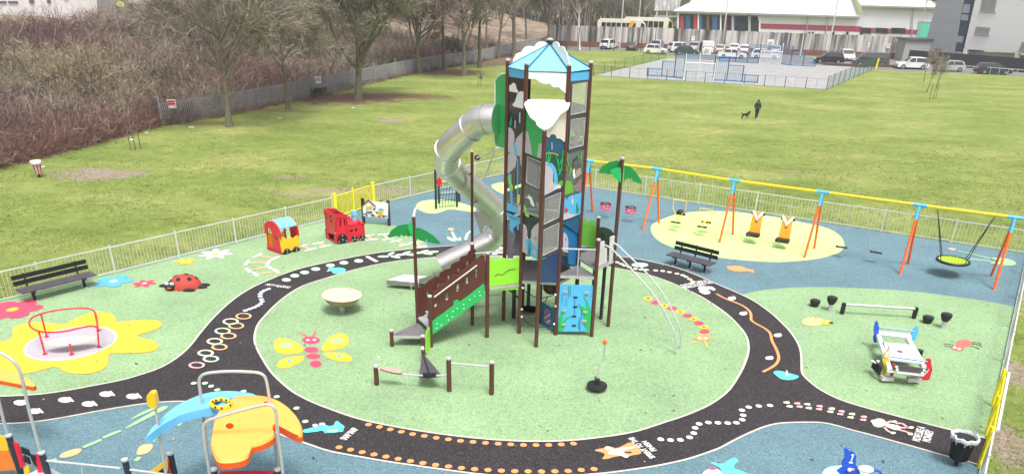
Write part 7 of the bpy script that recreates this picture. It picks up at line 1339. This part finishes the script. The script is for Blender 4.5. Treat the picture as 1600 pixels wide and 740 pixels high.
# ---------------------------------------------------------------- grey and white block
Y0 = 136; n0, n1_ = g(1440, 96), g(1600, 112); BA, BB = Vector((n0.x, n0.y+3, 0)), Vector((n1_.x, n1_.y+3, 0)); bn_ = fnorm(BA, BB)
def bq(par, name, l, mt, off=.0, th=.3): mb = MB(); mb.plate([[onw(BA+bn_*off, BB+bn_*off, x, y) for x, y in l]], -bn_*th, mt); return mb.build(name, par)
t = thing('office_block', 'tall block with a grey clad stair tower on the left and plain white upper floors', 'building', (BA+BB)/2); WR = mat('white render', (.80, .79, .80), .6, var=.02); GC = mat('grey cladding', (.33, .345, .375), .5, var=.07, scale=1.2, stretch=(.02, .02, 3)); DG = mat('dark curtain wall', (.05, .07, .10), .25, var=.2)
bq(t, 'stair_tower', [(1472, -30), (1510, -30), (1490, 86), (1441, 86)], GC, .3, 8); bq(t, 'curtain_wall', [(1512, -30), (1530, -30), (1504, 79), (1488, 79)], DG, .1, 6)
bq(t, 'upper_wall', [(1530.5, -30), (1640, -30), (1640, 92), (1594, 83), (1556, 80), (1506, 77)], WR, .5, 9)
for l in ([(1506, 6.5), (1516, 7.5), (1514, 21), (1503.5, 20.5)], [(1503, 22.5), (1513.5, 23.5), (1512, 33), (1500.5, 31.5)], [(1494.5, 56), (1505.5, 57), (1503.5, 67), (1492, 66)]): o = bq(t, 'window', l, mat('pale glass', (.33, .38, .45), .15), .16, .1)
for l in ([(1536, -10), (1559, -8), (1554, 18.5), (1531.5, 17)], [(1525, 42), (1547.5, 43.5), (1544.5, 54.5), (1522.5, 53)], [(1597, 66), (1605, 66), (1605, 80), (1592, 78)]): o = bq(t, 'window', l, mat('blind grey', (.30, .29, .28), .4, stretch=(4, 4, .05), var=.3), .56, .1); x0, y0 = l[3]; x1, y1 = l[2]; bq(t, 'sill', [(x0-1, y0), (x1+1, y1), (x1+1, y1+1.6), (x0-1, y0+1.6)], MATS['gutter grey'], .7, .25)
bq(t, 'ground_floor', [(1441, 79), (1640, 92), (1640, 104), (1441, 97)], mat('ground floor wall', (.30, .30, .30), .6), -.3, 5)
for l in ([(1511, 80), (1538, 81), (1535, 92), (1509, 91)],): bq(t, 'window', l, mat('blind grey', (.30, .29, .28)), .0, .1)
bq(t, 'louvre_wall', [(1538, 81.5), (1586, 83), (1583, 95), (1535, 92.5)], mat('louvre grey', (.34, .32, .32), .6, stretch=(.05, .05, 6), var=.25), .0, .1); bq(t, 'door', [(1489, 80), (1503, 81), (1500, 92), (1487, 91)], GALV, .0, .1)
for l in ([(1505.5, 76), (1511.5, 77), (1508.5, 93), (1502.5, 92)], [(1586, 83), (1592, 84), (1589.5, 97), (1583.5, 96)]): bq(t, 'column', l, WR, .5, .5)
# black hoarding in front
h0, h1_ = g(1417, 98), g(1640, 117); t = thing('hoarding', 'long plain black hoarding in front of the white block', 'hoarding', (h0+h1_)/2); hn = fnorm(h0, h1_)
for i in range(12): p, q = h0.lerp(h1_, i/12), h0.lerp(h1_, (i+1)/12); mb = MB(); mb.beam(p+Vector((0, 0, .95)), q+Vector((0, 0, .95)), .08, 1.9, mat('hoarding black', (.035, .036, .042), .6, var=.25)); mb.build('panel', t)
p = g(1422, 96); t = thing('concrete_hut', 'low grey concrete store beside the end of the timber fence', 'shed', p); mb = MB(); mb.box(p+Vector((2.0, 2.5, 1.6)), (6, 3, 3.2), mat('hut grey', (.33, .34, .33), .8)); mb.build('wall', t); mb = MB(); mb.box(p+Vector((2.0, 2.5, 3.3)), (6.6, 3.6, .25), mat('hut roof', (.08, .09, .11))); mb.build('roof', t)
# rail by the road
ra, rb = g(1492, 113), g(1660, 125); t = thing('guard_rail', 'low galvanised knee rail along the right edge of the grass', 'rail', (ra+rb)/2)
for i in range(13): p = ra.lerp(rb, i/12); mb = MB(); mb.tube([p, p+Vector((0, 0, .95))], .04, GALV, 5); mb.build('post', t)
mb = MB(); mb.tube([ra+Vector((0, 0, .93)), rb+Vector((0, 0, .93))], .035, GALV, 5); mb.build('rail', t)
# lamp posts
for (x, y, top, Yo, lab) in [(968, 76, -30, 0, 'tall pale lamp post left of the coaches'), (995.5, 62, -30, 0, 'tall lamp post behind the second coach'), (1127, 80, -40, 0, 'tall white lamp post in front of the glazed bay'), (1292, 90, -30, 0, 'tall white lamp post leaning over the dark estate car'), (1426.5, 93, 1, 0, 'white lamp post with a lamp head beside the mint door'), (1148, 72, 32, 0, 'short lamp post in front of the glazed bay'), (1250, 88, 50, 0, 'thin pole by the timber fence behind the far goal')]:
    b_ = g(x, y); h = min(hat(b_, top), 26); t = thing('lamp_post', lab, 'lamp post', b_); mb = MB(); mb.tube([b_, b_+Vector((0, 0, h))], [.13, .08], mat('lamp post white', (.60, .60, .58), .5), 8); mb.build('pole', t); mb = MB(); mb.box(b_+Vector((.3, -.1, h)), (.8, .25, .14), GALV); mb.build('lamp_head', t)
# ---------------------------------------------------------------- vehicles
CGL = mat('car glass', (.02, .025, .03), .08, spec=.8, var=.1); TYR = mat('tyre', (.018, .018, .018), .8); RIM = mat('wheel rim', (.35, .35, .36), .35, metal=.6); HL = mat('headlamp', (.75, .76, .78), .15); TLT = mat('tail lamp', (.45, .01, .01), .25); CTR = mat('car trim', (.03, .03, .032), .6)
CPM = {}
def cpaint(n, c):
    return mat('car paint '+n, c, .25, var=.02, coat=.6)
WHC, BLC, SIL, GRC, DBL, DGC, MGC = cpaint('white', (.72, .72, .72)), cpaint('black', (.015, .016, .018)), cpaint('silver', (.42, .43, .44)), cpaint('dark green', (.03, .07, .05)), cpaint('navy', (.03, .035, .07)), cpaint('dark grey', (.07, .075, .08)), cpaint('pale blue', (.35, .42, .5))
def car(kind, paint, label, loc, rz, group='cars parked in front of the timber fence'):
    """body faces +x; profiles are (x, z) of roofline and belt"""
    L, Wd, H = {'hatch': (4.0, 1.74, 1.5), 'suv': (4.5, 1.86, 1.68), 'saloon': (4.6, 1.8, 1.42), 'van': (5.2, 1.95, 1.98), 'estate': (4.7, 1.8, 1.5)}[kind]; cl_ = .26 if kind == 'suv' else .2
    o = thing('parked_car' if kind != 'van' else 'parked_van', label, 'car' if kind != 'van' else 'van', (0, 0, 0), group)
    hb = {'hatch': .93, 'suv': 1.02, 'saloon': .88, 'van': 1.15, 'estate': .92}[kind]; h2 = L/2
    low = [(-h2, .35), (-h2*.99, hb*.82), (-h2*.93, hb), (h2*.42, hb), (h2*.80, hb*.88), (h2*.96, hb*.72), (h2, .45), (h2*.97, cl_), (-h2*.97, cl_)]
    roofs = {'hatch': [(-h2*.90, hb), (-h2*.76, H*.95), (-h2*.55, H), (h2*.0, H), (h2*.16, H*.96), (h2*.50, hb)], 'suv': [(-h2*.93, hb), (-h2*.82, H*.95), (-h2*.6, H), (h2*.05, H), (h2*.18, H*.96), (h2*.48, hb)], 'saloon': [(-h2*.78, hb), (-h2*.45, H*.97), (-h2*.3, H), (h2*.0, H), (h2*.12, H*.96), (h2*.52, hb)], 'van': [(-h2*.97, hb), (-h2*.96, H*.97), (-h2*.9, H), (h2*.3, H), (h2*.42, H*.95), (h2*.72, hb)], 'estate': [(-h2*.95, hb), (-h2*.8, H*.96), (-h2*.6, H), (h2*.02, H), (h2*.16, H*.96), (h2*.52, hb)]}[kind]
    mb = MB(); n = len(low)
    def loft(prof, ws, mt):
        rings = [[Vector((x, y, z)) for (x, z), wz in zip(prof, ws) for y in (yy*wz,)] for yy in (-Wd/2, -Wd/2*.9, Wd/2*.9, Wd/2)]
        ctr = sum((Vector((x, 0, z)) for x, z in prof), Vector())/len(prof); rings[0] = [Vector((ctr.x+(p.x-ctr.x)*.96, p.y, ctr.z+(p.z-ctr.z)*.93)) for p in rings[0]]; rings[3] = [Vector((ctr.x+(p.x-ctr.x)*.96, p.y, ctr.z+(p.z-ctr.z)*.93)) for p in rings[3]]
        m_ = len(prof); mb.add([p for r in rings for p in r], [(i*m_+k, i*m_+(k+1) % m_, (i+1)*m_+(k+1) % m_, (i+1)*m_+k) for i in range(3) for k in range(m_)]+[tuple(range(m_)), tuple(range(4*m_-1, 3*m_-1, -1))], mt)
    loft(low, [1]*n, paint); rf = roofs; loft(rf, [1, .88, .84, .84, .88, 1] if kind != 'van' else [1, .94, .9, .9, .92, 1], paint); mb.build('body', o, True)
    # glass panels
    def gl(pr, nm='side_window'):
        for s in (-1, 1):
            mb = MB(); mb.plate([[Vector((x, s*(Wd/2*(1-.14*(z-hb)/(H-hb))-.005), z)) for x, z in pr]], (0, s*.02, 0), CGL); mb.build(nm, o)
    zt, zb = hb+(H-hb)*.84, hb+.04
    if kind == 'van': gl([(h2*.12, zb), (h2*.62, zb), (h2*.38, zt), (h2*.12, zt)])
    else:
        xr = {'hatch': -.78, 'suv': -.82, 'saloon': -.62, 'estate': -.86}[kind]; gl([(h2*xr, zb), (-h2*.12, zb), (-h2*.12, zt), (h2*(xr+.12), zt)]); gl([(-h2*.08, zb), (h2*.40, zb), (h2*.14, zt), (-h2*.08, zt)])
    (xa, za), (xb, zb2) = rf[-1], rf[-2]; mb = MB(); mb.plate([[Vector((xa+(xb-xa)*u, y*Wd*(.47-.05*u), za+(zb2-za)*u)) for u, y in ((.06, -1), (.06, 1), (.95, 1), (.95, -1))]], (.02, 0, .02), CGL); mb.build('windscreen', o)
    (xa, za), (xb, zb2) = rf[0], rf[1]; mb = MB(); mb.plate([[Vector((xa+(xb-xa)*u, y*Wd*(.44-.05*u), za+(zb2-za)*u)) for u, y in ((.1, -1), (.1, 1), (.9, 1), (.9, -1))]], (-.025, 0, .01), CGL if kind != 'van' else paint); mb.build('rear_window', o)
    wr = .34 if kind in ('suv', 'van') else .31
    for x in (-h2*.60, h2*.62):
        for s in (-1, 1):
            mb = MB(); pts = [Vector((x+wr*math.cos(k*.35), s*(Wd/2-.2), wr+wr*math.sin(k*.35))) for k in range(18)]; mb.plate([pts], (0, s*.22, 0), TYR); wo = mb.build('wheel', o); mb = MB(); mb.plate([[Vector((x+wr*.62*math.cos(k*.52), s*(Wd/2+.02), wr+wr*.62*math.sin(k*.52))) for k in range(12)]], (0, s*.015, 0), RIM); mb.build('rim', wo)
    for s in (-1, 1):
        mb = MB(); mb.box((h2*.93, s*Wd*.36, hb*.74), (.22, .34, .14), HL); mb.build('headlight', o); mb = MB(); mb.box((-h2*.965, s*Wd*.40, hb*.82), (.12, .22, .26), TLT); mb.build('tail_light', o); mb = MB(); mb.box((h2*.36, s*(Wd/2+.08), hb+.06), (.14, .18, .12), paint); mb.build('mirror', o)
    mb = MB(); mb.box((h2*.985, 0, .42), (.08, Wd*.6, .2), CTR); mb.box((-h2*.985, 0, .42), (.08, Wd*.7, .2), CTR); mb.build('bumper_trim', o); mb = MB(); mb.box((h2*1.01, 0, .46), (.04, .5, .11), WHT); mb.box((-h2*1.0, 0, .62), (.04, .5, .11), YEL); mb.build('number_plate', o)
    o.location = (loc.x, loc.y, 0); o.rotation_euler = (0, 0, rz); return o
R_ = math.radians
cars = [('suv', WHC, 'white car seen from behind, leftmost in the car park', (951, 76.5), 60), ('hatch', DGC, 'dark grey car right of the leftmost white one', (988, 78.5), 75), ('hatch', WHC, 'white hatchback with dark windows, side on, third from the left', (1024, 84), -12), ('suv', MGC, 'pale blue car behind the third white hatchback', (1027, 77.5), 70), ('suv', WHC, 'white car half hidden behind the dark green hatchback', (1063, 82), 15),
        ('hatch', GRC, 'dark green hatchback in front of two paler cars', (1073, 86), -12), ('suv', SIL, 'silver car beside the standing man', (1086, 80.5), 70), ('van', WHC, 'white van behind the near hoop board', (1104, 83), 80), ('hatch', SIL, 'silver hatchback right of the white van', (1124, 83.5), 75), ('saloon', WHC, 'white saloon side on behind the right wing of the near goal', (1143, 91), -10), ('hatch', WHC, 'white car facing out behind the white saloon', (1146, 82), 75), ('hatch', WHC, 'white car beside the far goal, left of it', (1162, 84), 75), ('estate', WHC, 'white estate car seen through the far goal', (1194, 92), -9), ('hatch', MGC, 'pale blue car behind the far hoop board', (1210, 85), 75),
        ('suv', BLC, 'black off roader side on right of the court', (1293, 99.5), -8+180), ('suv', WHC, 'white car facing out behind the black off roader', (1322, 94.5), -100), ('van', DGC, 'dark grey van with a pale roof line', (1358, 103.5), 172), ('suv', WHC, 'clean white off roader side on at the edge of the grass', (1423, 108), 172), ('hatch', SIL, 'silver hatchback in front of the black hoarding', (1482, 111.5), 172), ('estate', DBL, 'navy estate car, rightmost in the photo', (1550, 116), -8), ('saloon', BLC, 'black car bonnet at the far right behind the fence strip', (1292, 90), 178)]
for k_, pnt, lab, p, rz in cars[:-1]: car(k_, pnt, lab, g(*p), R_(rz))
# coaches
def coach(p0, p1, y_top, Yd, stripe, label, greenfront=False):
    a_ = aty(p0, y_top, Yd); b_ = aty(p1, y_top, Yd-1.5); d_ = Vector((b_.x-a_.x, b_.y-a_.y, 0)); L = d_.length; d_.normalize(); H = (a_.z+b_.z)/2; n_ = Vector((d_.y, -d_.x, 0)); t = thing('coach', label, 'coach', ((a_+b_)/2).xy.to_3d()); o = Vector((a_.x, a_.y, 0)); lo = max(.35, H-3.3)
    P = lambda x, z, off=0: o+d_*x+Vector((0, 0, z))+n_*off
    CP = mat('coach cream', (.72, .68, .60), .35); mb = MB(); mb.plate([[P(0, lo+.1), P(0, H-.3), P(.4, H), P(L-1.0, H), P(L-.1, H-.8), P(L, lo+.8), P(L-.1, lo+.1)]], -n_*2.5, CP); mb.build('body', t)
    for i in range(7): x0 = .8+i*(L-2.6)/7; mb = MB(); mb.plate([[P(x0, H-1.75, .01), P(x0+(L-2.6)/7-.12, H-1.75, .01), P(x0+(L-2.6)/7-.12, H-.6, .01), P(x0, H-.6, .01)]], n_*.03, CGL); mb.build('window', t)
    if stripe: mb = MB(); mb.plate([[P(L*.55, H-3.1, .06), P(L*.62, H-3.1, .06), P(L*.78, H-.25, .06), P(L*.69, H-.25, .06)]], n_*.03, mat('coach orange', (.80, .38, .03), .4)); mb.build('livery_stripe', t)
    if greenfront: mb = MB(); mb.plate([[P(L-2.2, lo+.3, .05), P(L-.1, lo+.3, .05), P(L-.2, H-.8, .05), P(L-.8, H-.4, .05), P(L-1.3, H-1.6, .05)]], n_*.03, mat('coach lime', (.30, .70, .12), .4)); mb.build('livery_patch', t)
    mb = MB(); mb.plate([[P(L-.9, H-1.9, .08), P(L-.15, H-1.9, .08), P(L-.3, H-.7, .08), P(L-.9, H-.5, .08)]], n_*.03, CGL); mb.build('windscreen', t)
    for x in (2.5, L-3): mb = MB(); mb.plate([[P(x+.5*math.cos(k*.52), .5+.5*math.sin(k*.52), .05) for k in range(12)]], -n_*.3, TYR); mb.build('wheel', t)
coach(975, 1053, 28, 172, False, 'cream coach with a lime green patch at its front, farther back', True); coach(934, 1010, 30.5, 164, True, 'cream coach with a slanting orange stripe, nearer and on the left')
# ---------------------------------------------------------------- people and dog
def person(base, h, label, coat, trous, walk=.25, face=0.0, name='person'):
    s = h/1.75; t = thing(name, label, 'person', base); b = Vector(base); c, sn = math.cos(face), math.sin(face)
    W = lambda x, y, z: b+Vector((x*c-y*sn, x*sn+y*c, z))*s
    J = {'pel': (0, 0, .93), 'wai': (0, .01, 1.08), 'che': (0, .02, 1.30), 'nec': (0, .04, 1.47), 'hd': (0, .06, 1.58), 'top': (0, .07, 1.70), 'hl': (-.10, 0, .90), 'kl': (-.10, .06+walk*.5, .50), 'al': (-.10, walk-.02, .08), 'tl': (-.10, walk+.16, .04), 'hr': (.10, 0, .90), 'kr': (.10, .06-walk*.1, .49), 'ar': (.10, -walk-.1, .14), 'tr': (.10, -walk+.06, .04),
         'sl': (-.19, .02, 1.40), 'el': (-.27, -.05, 1.13), 'wl': (-.20, .10, .95), 'gl': (-.16, .15, .93), 'sr': (.19, .02, 1.40), 'er': (.27, -.05, 1.13), 'wr': (.20, .10, .95), 'gr': (.16, .15, .93)}
    Rr_ = {'pel': .15, 'wai': .15, 'che': .18, 'nec': .07, 'hd': .10, 'top': .075, 'hl': .10, 'kl': .068, 'al': .045, 'tl': .04, 'hr': .10, 'kr': .068, 'ar': .045, 'tr': .04, 'sl': .075, 'el': .055, 'wl': .045, 'gl': .035, 'sr': .075, 'er': .055, 'wr': .045, 'gr': .035}
    E = [('pel', 'wai'), ('wai', 'che'), ('che', 'nec'), ('nec', 'hd'), ('hd', 'top'), ('pel', 'hl'), ('hl', 'kl'), ('kl', 'al'), ('al', 'tl'), ('pel', 'hr'), ('hr', 'kr'), ('kr', 'ar'), ('ar', 'tr'), ('che', 'sl'), ('sl', 'el'), ('el', 'wl'), ('wl', 'gl'), ('che', 'sr'), ('sr', 'er'), ('er', 'wr'), ('wr', 'gr')]
    def skin(keys, edges, grow_, mt, nm, sub=2):
        ks = list(keys); me = bpy.data.meshes.new(nm); me.from_pydata([tuple(W(*J[k])-b) for k in ks], [(ks.index(a), ks.index(e)) for a, e in edges], []); o = bpy.data.objects.new(nm, me); COL.objects.link(o)
        md = o.modifiers.new('skin', 'SKIN'); md.use_smooth_shade = True; o.modifiers.new('sub', 'SUBSURF').levels = sub; o.modifiers['sub'].render_levels = sub
        for k, v in zip(ks, me.skin_vertices[0].data): r_ = (Rr_[k]+grow_)*s; v.radius = (r_, r_*.8) if k in ('pel', 'wai', 'che') else (r_, r_)
        me.skin_vertices[0].data[0].use_root = True; me.materials.append(mt); o.parent = t; ORIG[o.name] = b; return o
    body = skin(J.keys(), E, 0, mat('skin tone', (.45, .27, .20), .6), 'body')
    ck = ['pel', 'wai', 'che', 'nec', 'sl', 'el', 'wl', 'sr', 'er', 'wr']; skin(ck, [e for e in E if e[0] in ck and e[1] in ck], .025, coat, 'coat'); tk = ['pel', 'hl', 'kl', 'al', 'hr', 'kr', 'ar']; skin(tk, [e for e in E if e[0] in tk and e[1] in tk], .015, trous, 'trousers')
    for a_, q_ in (('al', 'tl'), ('ar', 'tr')): mb = MB(); m_ = (W(*J[a_])+W(*J[q_]))/2; mb.ell(Vector((m_.x, m_.y, m_.z)), (.055*s, .15*s, .05*s), mat('shoe pale', (.5, .48, .47)), 10, 6, Matrix.Rotation(face, 3, 'Z')); mb.build('shoe', t, True)
    mb = MB(); mb.ell(W(0, .035, 1.62), (.115*s, .125*s, .135*s), coat if coat.name.startswith('coat') else BLC, 14, 10); mb.build('hood', t, True)
    return t
COATB = mat('coat charcoal', (.035, .035, .042), .8, var=.2, scale=12); JEAN = mat('trousers black', (.02, .02, .022), .8)
pb = g(1181, 186); person((pb.x, pb.y, 0), 1.62, 'person in a dark hooded coat walking across the grass with a small dog', COATB, JEAN, .20, -.5)
pb2 = g(1094, 83); person((pb2.x, pb2.y, 0), 1.75, 'person in dark clothes standing by the silver car in the car park', mat('coat black', (.02, .02, .024), .8), JEAN, .05, 2.5)
pb2 = g(1131, 83); person((pb2.x, pb2.y, 0), 1.7, 'person in dark clothes bending by the open boot of the silver hatchback', mat('coat navy', (.02, .022, .035), .8), JEAN, .05, 1.5)
def dog(base, label, k=1.0, face=0.0):
    t = thing('dog', label, 'dog', base); b = Vector(base); J = {'hip': (-.20, 0, .33), 'bel': (0, 0, .33), 'che': (.18, 0, .34), 'nec': (.30, 0, .44), 'hd': (.38, 0, .52), 'muz': (.50, 0, .49), 'tail': (-.32, 0, .40), 'tt': (-.44, 0, .50), 'ear': (.35, 0, .60)}
    for s_, y in (('l', .07), ('r', -.07)): J.update({'k'+s_: (-.20+(.05 if y > 0 else -.03), y, .24), 'h'+s_: (-.29, y, .14), 'f'+s_: (-.25, y, .02), 'e'+s_: (.17+(.0 if y > 0 else .05), y, .22), 'w'+s_: (.18+(.03 if y > 0 else .08), y, .10), 'p'+s_: (.21+(.03 if y > 0 else .08), y, .02)})
    Rr_ = {'hip': .09, 'bel': .085, 'che': .115, 'nec': .07, 'hd': .075, 'muz': .035, 'tail': .025, 'tt': .012, 'ear': .03}; E = [('bel', 'hip'), ('bel', 'che'), ('che', 'nec'), ('nec', 'hd'), ('hd', 'muz'), ('hd', 'ear'), ('hip', 'tail'), ('tail', 'tt')]
    for s_ in 'lr': E += [('hip', 'k'+s_), ('k'+s_, 'h'+s_), ('h'+s_, 'f'+s_), ('che', 'e'+s_), ('e'+s_, 'w'+s_), ('w'+s_, 'p'+s_)]; Rr_.update({'k'+s_: .05, 'h'+s_: .025, 'f'+s_: .024, 'e'+s_: .035, 'w'+s_: .024, 'p'+s_: .026})
    ks = ['bel']+[q for q in J if q != 'bel']; c, sn = math.cos(face), math.sin(face); me = bpy.data.meshes.new('body'); me.from_pydata([((J[q][0]*c-J[q][1]*sn)*k, (J[q][0]*sn+J[q][1]*c)*k, J[q][2]*k) for q in ks], [(ks.index(a), ks.index(e)) for a, e in E], []); o = bpy.data.objects.new('body', me); COL.objects.link(o); md = o.modifiers.new('skin', 'SKIN'); md.use_smooth_shade = True; sb = o.modifiers.new('sub', 'SUBSURF'); sb.levels = 2; sb.render_levels = 2
    for q, v in zip(ks, me.skin_vertices[0].data): v.radius = (Rr_[q]*k, Rr_[q]*k)
    me.skin_vertices[0].data[0].use_root = True; me.materials.append(mat('dog fur black', (.015, .015, .016), .9)); o.parent = t
    mb = MB(); mb.tube([b+Vector((.26*c*k-.0, .26*sn*k, .41*k))+Vector((.06*math.cos(a*.5)*0, .075*math.cos(a*.5)*k, .07*math.sin(a*.5)*k)) for a in range(12)], .012, RED, 4, True); ORIG[t.name] = b; mb.build('collar', t)
db = g(1163.5, 185.5); dog((db.x, db.y, 0), 'small black dog beside the walking person on the grass', 1.05, .3)
# ---------------------------------------------------------------- grass tufts (stuff)
rng = np.random.default_rng(77); n = 60000; q = rng.random((n*3, 2)); Yq = 15+48*q[:, 0]**1.1; Xq = -34+70*q[:, 1]
poly = np.array([[NL.x-.1, NL.y], [c0.x, c0.y+.1], [CORN.x, CORN.y+.12], [CR.x+.1, CR.y+.1], [NR.x+.12, NR.y]])
def inside(x, y):
    c = np.zeros(len(x), bool)
    for i in range(len(poly)): x0, y0 = poly[i]; x1, y1 = poly[(i+1) % len(poly)]; cond = (y0 > y) != (y1 > y); c ^= cond & (x < (x1-x0)*(y-y0)/((y1-y0) if y1 != y0 else 1e-9)+x0)
    return c
ok = (~inside(Xq, Yq)) & (bank_s(Xq, Yq) < -.1) & (np.abs(Xq) < Yq*.78+2) & (rng.random(len(Yq)) < np.clip((66-Yq)/28, 0, 1)) & (np.sin(Xq*.9+np.sin(Yq*.5)*2)+np.sin(Yq*1.3+Xq*.4) > -.4+rng.normal(0, .9, len(Xq))); Xq, Yq = Xq[ok][:n], Yq[ok][:n]; m_ = len(Xq)
idx = np.repeat(np.arange(m_), 4); P = np.stack([Xq[idx], Yq[idx], np.zeros(len(idx))], 1)+rng.normal(0, .05, (len(idx), 3))*np.array([1, 1, 0]); d = rng.normal(0, .7, (len(idx), 3)); d[:, 2] = 1
Pt, T, R = grow(P, norm(d), rng.uniform(.04, .10, len(idx)), np.full(len(idx), .02), 1, rng, -.2, .1, .5); V, F = ribbons(Pt, T, np.full(len(idx), .018), rng)
TF = [mat('grass blade green', (.20, .27, .055), .8, var=.3, scale=.5), mat('grass blade yellow', (.36, .38, .13), .8, var=.3, scale=.5), mat('grass blade dark', (.16, .21, .055), .8, var=.3, scale=.5)]
tag(fast_mesh('grass', V, F, rng.choice([0, 0, 1, 2], len(F)), TF), 'short tufts of grass across the near part of the field', 'grass', kind='stuff')

# fallen leaves and grit on the rubber surface
rng = np.random.default_rng(9); q = np.stack([rng.uniform(-16, 20, 420), rng.uniform(15, 40, 420)], 1); q = q[inside(q[:, 0], q[:, 1])]; a = rng.uniform(0, 6.28, len(q)); L_ = rng.uniform(.015, .045, len(q)); du = np.stack([np.cos(a), np.sin(a)], 1)*L_[:, None]; dv = np.stack([-np.sin(a), np.cos(a)], 1)*L_[:, None]*.5
V = np.stack([np.concatenate([q+k1*du+k2*dv, np.full((len(q), 1), .052+.01*(k1 > 0))], 1) for k1, k2 in ((-1, -1), (1, -1), (1, 1), (-1, 1))], 1).reshape(-1, 3)
tag(fast_mesh('fallen_leaves', V, np.arange(len(V)).reshape(-1, 4), rng.choice([0, 0, 1, 2], len(q)), [mat('dead leaf', (.14, .09, .05), .9), mat('dead leaf pale', (.40, .34, .24), .9), mat('dark grit', (.04, .04, .035), .9)]), 'tiny dead leaves and grit scattered over the rubber surface', 'leaf litter', kind='stuff')
# ---------------------------------------------------------------- thin winter haze
mb = MB(); mb.box((60, 200, 16), (560, 460, 34.0), GRASS); hz = mb.build('haze'); hz['kind'] = 'stuff'; hz['label'] = 'thin pale winter haze over the whole park'
HM = bpy.data.materials.new('haze'); HM.use_nodes = True; t_ = HM.node_tree; t_.nodes.remove(t_.nodes['Principled BSDF']); pv = t_.nodes.new('ShaderNodeVolumePrincipled'); pv.inputs['Color'].default_value = (.92, .90, .91, 1); pv.inputs['Density'].default_value = .0006; pv.inputs['Anisotropy'].default_value = .2
t_.links.new(pv.outputs[0], t_.nodes['Material Output'].inputs['Volume']); hz.data.materials.clear(); hz.data.materials.append(HM)
